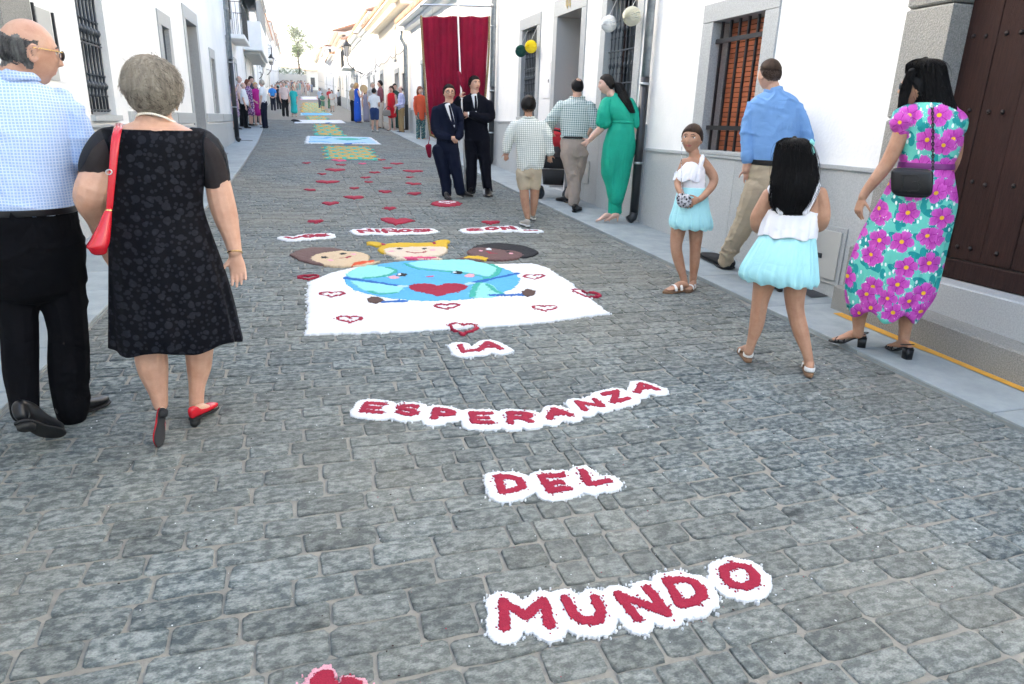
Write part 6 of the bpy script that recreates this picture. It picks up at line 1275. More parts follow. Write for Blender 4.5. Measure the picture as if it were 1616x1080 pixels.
# ---------------- woman in floral dress
s=Fig('dark haired woman in sunglasses and turquoise dress with magenta flowers',(1400,556),.03,near=3)
floral('cloth_floral',s.u)
s.head(s.p(1449,138,-.0),-s.u*.93+s.v*.05-Vector((0,0,.12)),Vector((0,0,1))-s.u*.06,h=.225,nose=.95)
s.add(s.limb([(1466,185,0,16),(1462,170,0,13),(1456,156,0,12.5)]),s.rings([(1440,1500,178,.08),(1425,1512,195,.10),(1424,1510,225,.11),(1420,1504,258,.105),(1405,1505,300,.12),(1395,1500,340,.12)],n=30),
 s.limb([(1432,185,-.05,15),(1424,205,-.07,14.5),(1413,232,-.08,13.5),(1400,258,-.08,12.5),(1384,280,-.10,11),(1368,300,-.11,8.5),(1361,312,-.12,7.5)]),s.limb([(1500,190,.05,14),(1508,230,.08,13),(1500,265,.12,11),(1480,290,.13,8)]),
 s.limb([(1380,400,-.02,22),(1364,450,-.03,17),(1357,490,-.03,14),(1355,512,-.03,10),(1354,528,-.03,9)]),s.limb([(1445,400,.02,22),(1440,450,.02,17),(1432,490,.02,14.5),(1428,520,.02,10.5),(1425,545,.02,9)]))
s.add(*s.hand(s.p(1361,312,-.12),s.p(1353,336,-.13)-s.p(1361,312,-.12),s.v*.6+s.u*.6,.88,.45,-1))
h1=G(1361,548,.03); t1=G(1312,540,.03); h2=G(1432,567,.03); t2=G(1401,550,.03)
for h_,t_ in ((h1,t1),(h2,t2)): s.add(*s.foot(h_+Vector((0,0,.065)),t_+Vector((0,0,.012))))
s.finish('skin_tan'); s.cap('hair_black',.012,noise_=.0,hl=([-.11,-.05,-.02,.02,.045,.07,.10],[-.075,-.062,-.06,-.0,.035,.067,.078]))
s.mass([(1455,1466,93,.015,.0),(1444,1478,95,.06,.0),(1431,1490,103,.10,.0),(1432,1494,120,.10,.01),(1436,1499,140,.10,.01),(1440,1504,158,.095,.01),(1444,1508,172,.085,.0),(1462,1506,178,.06,.0)],'hair_black',nstr=1100,r=.0017,depth=.007,wave=.003,K=8)
s.mass([(1433,1445,112,.03,-.085),(1424,1438,135,.018,-.09),(1419,1433,155,.016,-.085),(1416,1428,178,.01,-.08)],'hair_black',nstr=220,r=.0016,depth=.004,wave=.003,name='front_lock',K=8)
gl=s.raw('sunglasses',*tube([s.hp((.080,-.01,.018)),s.hp((.079,.04,.018)),s.hp((.066,.088,.016))],[(.003,.006)]*3,n=8,sub=3),'lens_dark'); V,F=tube([s.hp((-.080,-.01,.018)),s.hp((-.079,.04,.018)),s.hp((-.066,.088,.016))],[(.003,.006)]*3,n=8,sub=3); s.raw('temple',V,F,'lens_dark',gl)
for sx in (-1,1):
    V,F=tube([s.hp((sx*.012,.103,.010)),s.hp((sx*.034,.101,.010)),s.hp((sx*.058,.090,.013))],[(.014,.004),(.021,.004),(.014,.004)],n=14,sub=4,side=s.hp((0,0,1))-s.hp((0,0,0))); s.raw('lens',V,F,'lens_dark',gl)
V,F=skirt(s,[(1441,1495,163,.10),(1427,1512,176,.135),(1421,1520,196,.155),(1420,1521,222,.155),(1418,1512,246,.14),(1418,1506,260,.138),(1405,1508,285,.165),(1390,1512,315,.185),(1373,1506,345,.20),(1357,1498,375,.205),(1343,1489,410,.21),(1335,1481,440,.215),(1332,1472,465,.215),(1336,1453,492,.21)],nf=13,amp=.05,seed=21,start=.38,n=200,sub=6,hem=.03)
dr_=s.raw('dress',V,F,'cloth_floral')
s.wear('sleeve',[s.limb([(1443,178,-.05,16),(1430,184,-.07,22),(1424,196,-.08,22),(1424,204,-.08,16)])],'cloth_floral',fold=.007,fs=(9,9,12),parent=dr_); s.wear('sleeve',[s.limb([(1500,178,.05,14),(1510,192,.06,18),(1512,205,.07,15)])],'cloth_floral',fold=.007,fs=(9,9,12),parent=dr_)
V,F=s.rings([(1416,1508,257,.142),(1416,1508,261,.144),(1415,1508,266,.144)],n=60,round_cap=False); pm('sash',(.16,.02,.16),.5); s.raw('belt',V,F,'sash',dr_)
V,F=skirt(s,[(1346,1490,407,.213),(1345,1491,409,.218),(1344,1489,411,.214)],nf=9,amp=.045,seed=21,n=150,sub=2,hem=.006); 
for h_,t_ in ((h1,t1),(h2,t2)):
    d_=(t_-h_).normalized(); U=Vector((0,0,1)); sd2=d_.cross(U); k_=(t_-h_).length/.25
    P=[(-.01,.075,.026),(.03,.070,.030),(.09,.048,.028),(.15,.016,.037),(.20,.008,.040),(.25,.008,.032),(.272,.009,.012)]
    V,F=tube([h_+d_*a_*k_+U*z_ for a_,z_,b_ in P],[(b_*k_,.006) for a_,z_,b_ in P],n=18,sub=4,side=sd2,exp=4); so_=s.raw('sandal',V,F,'leather_black')
    V,F=tube([h_+d_*.015*k_+U*.068,h_+d_*.010*k_],[(.027,.028),(.024,.026)],n=16,sub=1,side=sd2,exp=5,round_cap=False); s.raw('heel',V,F,'leather_black',so_)
    for a_,hh in ((.135,.055),(.18,.035),(.205,.03)):
        V,F=tube([h_+d_*(a_-.02*math.cos(q))*k_+sd2*math.cos(q)*.041*k_+U*(.016+hh*math.sin(q)) for q in np.linspace(0,math.pi,9)],[(.0045,.002)]*9,n=6,sub=1,side=d_); s.raw('strap',V,F,'leather_black',so_)
    V,F=tube([h_+d_*(.045-.07*math.sin(q))*k_+sd2*math.cos(q)*.037*k_+U*(.085+.02*math.sin(q)) for q in np.linspace(-.3,math.pi+.3,13)],[.0035]*13,n=6,sub=1); s.raw('strap',V,F,'leather_black',so_)
fw=s
b=Item('handbag','black quilted shoulder bag with raised monogram on the floral dress woman','handbag',(1440,556),near=3,base=s.p(1438,309,-.25))
V,F=b.rings([(1409,1470,268,.012),(1406,1473,272,.030),(1405,1473,287,.036),(1406,1471,303,.032),(1411,1466,309,.014)],n=40,sub=4,exp=5); bb_=b.raw('bag_body',V,F,'leather_black')
def stroke(P,r=.0035,d=-.037): V,F=tube([b.p(x,y,d) for x,y in P],r,n=6,sub=1); b.raw('monogram',V,F,'leather_black',bb_)
stroke([(1422,277),(1431,277)]);stroke([(1426,277),(1424,301)]);stroke([(1420,301),(1430,301)]);stroke([(1434,277),(1447,277),(1451,281),(1449,287),(1440,288)]);stroke([(1449,288),(1452,294),(1448,301),(1433,302)])
ch=catmull([tuple(s.p(x,y,d)) for x,y,d in ((1470,160,-.03),(1471,170,-.13),(1472,200,-.175),(1472,235,-.18),(1472,268,-.22))],7)
for i in range(len(ch)-1):
    a_,c_=Vector(ch[i]),Vector(ch[i+1]); m_=(a_+c_)/2; t_=(c_-a_).normalized(); q_=s.u if i%2 else s.v; rr=(c_-a_).length*.62
    V,F=tube([m_+t_*rr*math.cos(w_)+q_*rr*.5*math.sin(w_) for w_ in np.linspace(0,2*math.pi,11)],.0038,n=6,sub=1); b.raw('chain_link',V,F,'steel' if i<7 else 'leather_black')
def cm(c):
    k='cloth_%d_%d_%d'%tuple(int(x*99) for x in c)
    if k not in M: cloth(k,c)
    return k
# ================================================================== middle distance
# ---------------- green woman
s=Fig('woman with long dark ponytail in emerald green tunic and trousers',(968,350),.03,near=2)
s.head(s.p(957,134,0),-s.u*.95-s.v*.15-Vector((0,0,.15)),Vector((0,0,1))-s.u*.1,h=.225)
s.add(s.limb([(972,162,0,9),(968,154,0,7),(963,147,0,7)]),s.rings([(955,992,160,.07),(952,996,180,.09),(964,1000,200,.09),(960,1000,240,.10)],n=24),s.limb([(958,168,-.03,8),(955,190,-.05,7.5),(948,203,-.05,6.3),(938,213,-.04,5),(931,221,-.03,4)]),s.limb([(994,168,.03,8),(1000,195,.05,7),(996,215,.0,5)]),
 s.limb([(970,260,0,9),(969,330,0,6)]),s.limb([(978,260,.03,9),(974,330,.03,6)]))
s.add(*s.hand(s.p(931,221,-.03),s.p(922,228,-.03)-s.p(931,221,-.03),s.v,.85,.5,1)); h1=G(963,350,.045); t1=G(953,353,.035); h2=G(976,350,.045); t2=G(966,353,.035)
t1=h1+(-s.u*.9-s.v*.35)*.2; t2=h2+(-s.u*.9-s.v*.35)*.2
for h_,t_ in ((h1,t1),(h2,t2)): s.add(*s.foot(h_+Vector((0,0,.07)),t_))
s.face(); s.finish('skin_pale'); s.cap('hair_dark',.014,noise_=.002); s.mass([(968,982,133,.03,0),(972,988,146,.035,-.02),(978,994,158,.035,-.07),(986,999,168,.025,-.09),(993,1002,178,.012,-.09)],'hair_dark',nstr=180,r=.002,depth=.004,name='ponytail')
dr_=s.wear('tunic',[s.rings([(962,986,152,.06),(955,995,160,.10),(952,998,172,.13),(958,1000,186,.13),(963,1000,194,.12),(957,1002,210,.15),(952,1002,228,.155),(950,1000,246,.15),(949,997,262,.145),(949,994,278,.14),(955,990,295,.13),(958,986,310,.12),(960,984,316,.115)],n=44)],'green_dress',fold=.010,fs=(9,9,2.2),seed=4)
s.wear('sleeve',[s.limb([(958,162,-.03,10),(954,178,-.05,12),(953,194,-.05,13)])],'green_dress',fold=.008,fs=(10,10,4),parent=dr_); s.wear('sleeve',[s.limb([(993,162,.03,9),(1000,180,.04,10),(1003,196,.05,10)])],'green_dress',fold=.008,parent=dr_)
V,F=s.rings([(963,1001,191,.128),(963,1001,195,.130)],n=40,round_cap=False); s.raw('belt',V,F,'green_dress',dr_)
s.wear('trousers',[s.limb([(970,270,0,12),(969,310,0,9.5),(968,335,0,9)]),s.limb([(980,270,.03,12),(974,310,.03,9.5),(973,335,.03,8.5)])],'green_dress',fold=.006,fs=(9,9,4))
for h_,t_ in ((h1,t1),(h2,t2)): s.shoe(h_+Vector((0,0,.06)),t_,'nude_patent','nude_patent',w=.037,h=.055,open_=True,heel_block=False,sole_t=.006); V,F=tube([h_+Vector((0,0,.06))+(t_-h_)*.08,h_+(t_-h_)*.06],[.016,.005],n=8,sub=1); s.raw('heel',V,F,'nude_patent')
# ---------------- man with checked shirt pushing stroller
s=Fig('man in green and white gingham shirt and beige trousers pushing a stroller',(905,325),.03,near=2)
checks('cloth_gingham',s.u,(.70,.74,.72),(.10,.22,.20),.030,.42,mode='gingham')
s.head(s.p(911,138),s.v*.9-s.u*.4,(0,0,1),h=.23); s.add(s.limb([(910,162,0,8),(911,150,0,7.5)]),s.rings([(893,926,170,.07),(890,928,190,.09),(889,925,225,.10),(890,923,245,.10)],n=24),s.limb([(888,172,0,6.5),(876,188,.03,6.5),(868,205,.15,6),(868,212,.25,4.5)]),s.limb([(927,172,0,6.5),(934,195,0,6),(926,212,-.02,5)]),s.limb([(896,243,0,9),(901,265,-.01,8),(906,290,-.03,7),(905,318,-.05,6)]),s.limb([(916,243,0,9),(914,262,.04,8),(908,285,.10,6.5),(899,306,.18,6)]))
s.add(*s.hand(s.p(868,211,.25),s.v+s.u*.3,-Vector((0,0,1)),.9,.8,1)); s.add(*s.hand(s.p(927,211,-.02),-s.u*.3-Vector((0,0,1)),s.v,.9,.6,-1)); s.finish('skin','hair_dark',lambda x,y,z:(z>np.interp(y,*HL_S)+.004)&((x*x+(y+.03)**2>.0019)|(z<.07)))
s.short_strands('hair_dark',700,.018,.0016,comb=(0,-.5,-1),lift=.15,th=.001,hl=HL_S,K=3); s.cap('hair_dark',.008,noise_=.001,extra=lambda x,y,z:-.02*np.exp(-((x/.035)**2+((y+.035)/.04)**2))*(z>0))
sh_=s.wear('shirt',[s.rings([(900,922,155,.06),(890,928,160,.09),(881,933,168,.12),(882,935,190,.13),(885,930,208,.13),(884,929,217,.13)],n=40),s.limb([(887,168,0,10),(876,183,.02,10),(867,196,.06,9),(867,208,.18,7)]),s.limb([(929,168,0,10),(935,184,0,10),(936,199,0,8.5)])],'cloth_gingham',fold=.008,fs=(6,6,9)); s.wear('collar',[tube([s.p(899,154,0),s.p(905,155,-.06),s.p(917,155,-.06),s.p(923,154,0)],[(.02,.008)]*4,n=8,sub=4,side=Vector((0,0,1)))],'cloth_gingham',fold=0,parent=sh_)
tr=s.wear('trousers',[s.rings([(885,928,218,.12),(884,927,230,.135),(885,925,243,.13)],n=32),s.limb([(896,243,0,13),(901,265,-.01,11),(906,290,-.03,10),(906,310,-.05,9.5),(905,320,-.05,9)]),s.limb([(916,243,0,13),(914,262,.04,11),(908,285,.10,9.5),(899,308,.18,8.5)])],'chino_pink',fold=.009,fs=(7,7,9))
V,F=s.rings([(885,928,215.5,.133),(885,928,219,.133)],n=40,round_cap=False); s.raw('belt',V,F,'leather_black',tr); h_=G(905,334,.045); s.shoe(h_,h_+(s.v+s.u*.35).normalized()*.28,w=.048,h=.09); h_=G(896,319,.045); s.shoe(h_,h_+(s.v*.5-s.u*.4).normalized()*.28,w=.048,h=.08)
# stroller
b=Item('stroller','black baby stroller with red lined hood pushed by the man in the gingham shirt','stroller',(880,312),.03,near=2)
pm('stroller_fabric',(.012,.012,.013),.8); pm('stroller_red',(.45,.01,.02),.8)
V,F=b.rings([(856,886,232,.08),(853,890,243,.12),(853,891,258,.13),(857,891,266,.10)],n=28,exp=4,round_cap=False); b.raw('seat',V,F,'stroller_fabric'); V,F=b.rings([(860,888,206,.05,.02),(854,891,214,.14,.02),(852,892,226,.16,.02)],n=28,exp=2.6); b.raw('hood',V,F,'stroller_red')
V,F=b.rings([(858,884,231,.13),(857,885,248,.15)],n=28,exp=4,round_cap=False); b.raw('backrest',V,F,cm((.07,.065,.07))); V,F=b.rings([(855,890,268,.14),(857,890,291,.16)],n=24,exp=5,round_cap=False); b.raw('basket',V,F,'stroller_fabric')
for dx in (-1,1):
    x=870+dx*21; V,F=tube([b.p(x,212,-.10),b.p(x,240,-.05),b.p(x,270,.0),b.p(x,300,.12)],.012,n=8,sub=4); b.raw('frame_tube',V,F,'steel'); V,F=tube([b.p(x,250,.2),b.p(x,275,.0),b.p(x-2,303,-.22)],.011,n=8,sub=4); b.raw('frame_tube',V,F,'steel')
    for dd,r_ in ((-.24,.085),(.28,.07)):
        c_=b.p((853 if dx<0 else 894),300,dd); c_.z=zg(c_.y)+.03+r_; wv=_empty('wheel'); wv.parent=b.root
        wd=(b.v*.75+b.u*.66).normalized(); V,F=tube([c_+(wd*math.cos(a)+Vector((0,0,1))*math.sin(a))*r_*.82 for a in np.linspace(0,2*math.pi,21)],r_*.24,n=8,sub=1); b.raw('tyre',V,F,'iron_grey',wv); wa=wd.cross(Vector((0,0,1))); V,F=tube([c_-wa*.014,c_+wa*.014],[r_*.66,r_*.66],n=16,sub=1,round_cap=False); b.raw('rim',V,F,'iron_grey',wv)
V,F=tube([b.p(853,210,-.10),b.p(872,205,-.12),b.p(891,210,-.10)],.014,n=8,sub=4); b.raw('handle',V,F,'rubber_black')
# ---------------- boy with checked shirt
s=Fig('boy in small checked shirt and beige shorts walking away behind the stroller',(836,352),near=2)
checks('cloth_small_check',s.u,(.72,.74,.70),(.06,.12,.10),.024,.17); s.head(s.p(834,167),s.v,(0,0,1),h=.22)
s.add(s.limb([(834,192,0,7),(834,180,0,6)]),s.rings([(820,848,204,.06),(820,851,230,.07),(823,850,262,.075)],n=24),s.limb([(813,200,0,7),(803,225,0,6),(799,242,0,4.5)]),s.limb([(856,200,0,7),(864,228,0,6),(867,244,0,4.5)]),s.limb([(825,272,0,8),(827,300,0,7.6),(829,322,0,6.8),(833,344,-.02,4.3)]),s.limb([(844,272,0,8),(844,300,.03,7.6),(843,320,.05,6.2),(841,338,.06,4.2)]))
s.add(*s.hand(s.p(799,240,0),s.p(799,256,-.02)-s.p(799,240,0),s.v,.78,.4,1)); s.add(*s.hand(s.p(867,243,0),s.p(868,258,0)-s.p(867,243,0),s.v,.78,.4,-1)); s.finish('skin_tan')
s.cap('hair_dark',.016,noise_=.003,hl=([-.11,-.05,-.02,.01,.03,.06,.10],[-.055,-.05,-.02,.0,.03,.07,.078])); s.short_strands('hair_dark',900,.025,.0016,comb=(.2,-.6,-.8),lift=.2,jit=.3,th=.014)
sh_=s.wear('shirt',[s.rings([(824,845,187,.05),(812,857,193,.08),(809,861,203,.10),(813,862,225,.11),(815,861,245,.115),(815,858,263,.115)],n=40),s.limb([(814,198,0,9.5),(806,212,0,10),(801,227,0,8.5),(799,238,0,7)]),s.limb([(855,198,0,9),(862,214,0,9.5),(866,230,0,8),(868,241,0,7)])],'cloth_small_check',fold=.008,fs=(7,7,9)); s.wear('collar',[tube([s.p(825,185,0),s.p(829,186,-.05),s.p(839,186,-.05),s.p(844,185,0)],[(.017,.007)]*4,n=8,sub=4,side=Vector((0,0,1)))],'cloth_small_check',fold=0,parent=sh_)
s.wear('shorts',[s.rings([(817,856,258,.10),(817,855,272,.105)],n=30),s.limb([(825,272,0,12),(826,285,0,10.5),(827,295,0,10)]),s.limb([(844,272,0,12),(844,285,.02,10.5),(844,295,.03,9.5)])],'shorts_beige',fold=.006)
h_=G(834,358,.02); s.shoe(h_,h_+(s.v*.8-s.u*.35).normalized()*.24,'grey_canvas','rubber_white',w=.045,h=.07,heelh=.005,sole_t=.02); h_=G(843,347,.02); s.shoe(h_,h_+(s.v*.8-s.u*.2).normalized()*.24,'grey_canvas','rubber_white',w=.045,h=.07,heelh=.005,sole_t=.02)
# ---------------- two men in suits
def suit(label,px,headc,face,cloth_,legs,torso,arms,shoes,hand_list,tie,shirtv,hair='hair_dark',glasses=False,bv=.10):
    s=Fig(label,px,near=2); s.head(s.p(*headc),face(s),(0,0,1),h=.232)
    s.add(s.limb([(headc[0],headc[1]+24,0,7),(headc[0],headc[1]+8,0,6.5)]),s.rings([(l+6,r-6,y,b*.75) for l,r,y,b in torso[1:]],n=20),*[s.limb([(x,y,d,w*.7) for x,y,d,w in a]) for a in legs+arms])
    for wr,di,pl_,cu,th in hand_list: w_=s.p(*wr); s.add(*s.hand(w_,s.p(*di)-w_,pl_(s),.9,cu,th))
    s.face(brow=hair,brow_h=.0045); s.finish('skin'); HS=([-.11,-.05,-.02,.005,.022,.040,.055,.070,.10],[-.075,-.065,-.050,-.034,-.006,.034,.054,.066,.070]); s.cap(hair,.008,noise_=.003,hl=HS,extra=lambda x,y,z:.006*np.clip(y/.09,0,1)*(z>.06)); s.short_strands(hair,1200,.03,.0014,comb=(.6,-.5,-.3),lift=.25,jit=.3,th=.011,hl=HS)
    j=s.wear('jacket',[s.rings(torso,n=40)]+[s.limb(a) for a in arms],cloth_,fold=.007,fs=(6,6,9)); s.wear('trousers',[s.rings([(torso[-1][0]+3,torso[-1][1]-3,torso[-1][2]-12,.11),(torso[-1][0]+3,torso[-1][1]-3,torso[-1][2]+4,.10)],n=28)]+[s.limb(a) for a in legs],cloth_,fold=.007,fs=(7,7,8))
    def patch(name,pts,d,mat,par): 
        A=[s.p(x,y,dd) for (x,y,dd) in pts]; Bk=[a+s.v*.02 for a in A]; n=len(A); s.raw(name,A+Bk,[tuple(range(n))[::-1],tuple(range(n,2*n))]+[(i,(i+1)%n,n+(i+1)%n,n+i) for i in range(n)],mat,par,smooth=False)
    sf=s.wear('shirt_front',[tube([s.p(x,y,d) for x,y,d,w in shirtv],[(s.w(x,y,w,d),.02) for x,y,d,w in shirtv],n=12,sub=3,side=s.u)],'shirt_white',fold=0); s.wear('tie',[tube([s.p(x,y,d) for x,y,d,w in tie],[(s.w(x,y,w,d),.012) for x,y,d,w in tie],n=10,sub=2,side=s.u)],cloth_,fold=0,parent=sf,vox=.006)
    for dx in (-1,1):
        P=[(x+dx*(w+1.2),y,d-.012,1.6) for x,y,d,w in shirtv[:-1]]+[(shirtv[-1][0],shirtv[-1][1]+3,shirtv[-1][2]-.01,1.2)]
        s.wear('lapel',[tube([s.p(x,y,d) for x,y,d,w in P],[(s.w(x,y,w*1.4,d),.010) for x,y,d,w in P],n=8,sub=2,side=s.u)],cloth_,fold=0,parent=j,vox=.007)
    for h_,t_ in shoes: s.shoe(G(*h_,.02),G(*t_,.005),w=.047,h=.08,heelh=.015)
    if glasses:
        for sx in (-1,1): V,F=tube([s.hp((sx*.033+.023*math.cos(a),.104,.008+.017*math.sin(a))) for a in np.linspace(0,2*math.pi,15)],.0024,n=6,sub=1); g_=s.raw('glasses',V,F,'iron'); V,F=tube([s.hp((sx*.056,.10,.012)),s.hp((sx*.081,.03,.016)),s.hp((sx*.083,-.01,.016))],.002,n=6,sub=2); s.raw('temple',V,F,'iron',g_)
    return s
s=suit('shorter man in navy suit and glasses with hands clasped beside the red banner',(716,312),(709,147,0),lambda s:-s.v+s.u*.15,'suit_navy',
 [[(694,237,0,13),(699,265,0,10),(704,290,0,8.5),(705,306,0,8)],[(712,237,0,13),(719,265,-.02,10),(724,290,-.04,8.5),(727,303,-.05,8)]],
 [(701,716,163,.06),(691,721,167,.09),(688,724,177,.115),(690,722,200,.115),(689,722,220,.12),(687,725,238,.125)],
 [[(690,175,0,9),(687,195,-.02,8),(692,212,-.08,7.5),(708,218,-.14,6.5)],[(722,175,0,8),(726,195,-.03,7),(726,210,-.10,6.5),(723,217,-.14,6)]],
 [((703,312),(711,317)),((728,309),(746,311))],[((712,218,-.15),(726,221,-.16),lambda s:s.v,.9,1),((724,214,-.14),(718,224,-.17),lambda s:s.v,.9,-1)],
 [(709,167,-.135,1.8),(712,180,-.148,2.2),(716,197,-.150,2.6)],[(706,165,-.12,5),(711,180,-.135,4.8),(716,196,-.138,2.6),(718,202,-.135,1)],hair='hair_dark',glasses=True)
s=suit('taller man in dark suit holding the banner pole and looking to the right',(756,306),(749,133,0),lambda s:-s.v*.85+s.u*.5,'suit_dark',
 [[(744,222,0,12),(744,255,0,9.5),(744,285,0,8.5),(743,301,0,8)],[(761,222,0,12.5),(765,255,0,9.5),(768,285,0,8),(770,302,0,7.5)]],
 [(741,758,149,.06),(731,766,153,.09),(724,772,162,.115),(728,771,185,.115),(732,770,200,.12),(733,774,221,.125)],
 [[(726,165,0,8.5),(719,178,-.05,8.5),(720,168,-.12,7.5),(725,157,-.17,6.5)],[(770,165,0,8.5),(774,183,-.02,8),(766,188,-.10,7.5),(752,184,-.16,6.5),(743,181,-.19,6)]],
 [((745,305),(739,306)),((768,304),(771,312))],[((726,156,-.18),(729,143,-.19),lambda s:s.u*.8+s.v*.5,1.0,1),((741,181,-.20),(728,180,-.21),lambda s:s.v,1.0,-1)],
 [(750,152,-.13,1.8),(751,163,-.142,2.2),(751,175,-.142,2.4)],[(748,150,-.115,5.2),(750,162,-.128,4.5),(751,174,-.130,2.6),(752,180,-.128,1)])
V,F=tube([s.p(741,181,-.19),s.p(738,181,-.195)],[.040,.038],n=12,sub=1,round_cap=False); s.raw('cuff',V,F,'shirt_white'); V,F=tube([s.p(726,158,-.17),s.p(727,154,-.18)],[.040,.038],n=12,sub=1,round_cap=False); s.raw('cuff',V,F,'shirt_white')
# ---------------- banner
b=Item('banner','tall crimson velvet banner on a silver pole held between the suited men','banner',(735,303),near=2); D0=dof(b,s.p(729,170,-.215))
pm('velvet',(.25,.005,.032),.9,col2=(.19,.004,.024),nscale=3,spec=.2,bump=.2,bscale=40); pm('trim_gold',(.32,.24,.11),.6,col2=(.15,.10,.05),nscale=60)
V,F=tube([b.p(735,303,D0),b.p(729,170,D0),b.p(724,60,D0+.16),b.p(721,-25,D0+.24)],.015,n=12,sub=3); b.raw('pole',V,F,'steel'); V,F=tube([b.p(664,8,D0+.24),b.p(721,9,D0+.24),b.p(776,10.5,D0+.24)],.013,n=8,sub=2); cr=b.raw('crossbar',V,F,'steel')
for x in (664,776): D,F=sph(8,10); b.raw('finial',[Vector(d_)*.026+b.p(x,9,D0+.24) for d_ in D],F,'steel',cr)
for i in range(8): x=668+i*14.8; V,F=tube([b.p(x,9,D0+.24),b.p(x,27,D0+.30)],.004,n=6,sub=1); b.raw('hook',V,F,'steel',cr)
def drape(lt,rt,rb,lb,nx,ny,waves,seed,dd=.38):
    V=[];rs=np.random.RandomState(seed); ph=rs.uniform(0,6.28,4)
    for j in range(ny+1):
        v=j/ny
        for i in range(nx+1):
            u=i/nx; x=(lt[0]*(1-u)+rt[0]*u)*(1-v)+(lb[0]*(1-u)+rb[0]*u)*v; y=(lt[1]*(1-u)+rt[1]*u)*(1-v)+(lb[1]*(1-u)+rb[1]*u)*v+(1-v)*.8*math.sin(u*waves*6.28)
            V.append(b.p(x,y,D0+dd+.022*math.sin(u*waves*6.28+ph[0]+v*.8)*(1-.35*v)+.015*math.sin(u*waves*2.6*6.28+ph[1])+.03*math.sin(v*4+ph[2])*u))
    F=[(j*(nx+1)+i,j*(nx+1)+i+1,(j+1)*(nx+1)+i+1,(j+1)*(nx+1)+i) for j in range(ny) for i in range(nx)]; n=len(V); V+= [q+b.v*.012 for q in V]; F2=[tuple(k+n for k in f[::-1]) for f in F]; E=[]
    for i in range(nx): E+=[(i+1,i,n+i,n+i+1),(ny*(nx+1)+i,ny*(nx+1)+i+1,n+ny*(nx+1)+i+1,n+ny*(nx+1)+i)]
    for j in range(ny): a_=j*(nx+1); c_=a_+nx+1; E+=[(a_,c_,n+c_,n+a_),(c_+nx,a_+nx,n+a_+nx,n+c_+nx)]
    return V,F+F2+E
V,F=drape((665,27),(726,26),(722,228),(679,212),30,50,2.2,1); cl=b.raw('cloth_panel',V,F,'velvet'); V,F=drape((724,26),(772,27),(764,175),(722,215),26,45,1.8,2); b.raw('cloth_panel',V,F,'velvet')
for P in ([(664.5,26),(668,90),(673,160),(679,214)],[(772.5,27),(771,90),(767,140),(764,176)],[(679,213),(692,219),(716,227)]): V,F=tube([b.p(x,y,D0+.36) for x,y in P],.018,n=8,sub=6); b.raw('trim',V,F,'trim_gold',cl)
V,F=tube([b.p(679,214,D0+.36),b.p(676,228,D0+.34),b.p(676,230,D0+.34),b.p(678,247,D0+.34)],[.004,.01,.05,.03],n=10,sub=3); b.raw('tassel',V,F,'velvet'); V,F=tube([b.p(724,116,D0+.06),b.p(727,128,D0+.03),b.p(731,140,D0+.03)],[.035,.035,.02],n=12,sub=3); b.raw('ribbon_knot',V,F,'velvet')
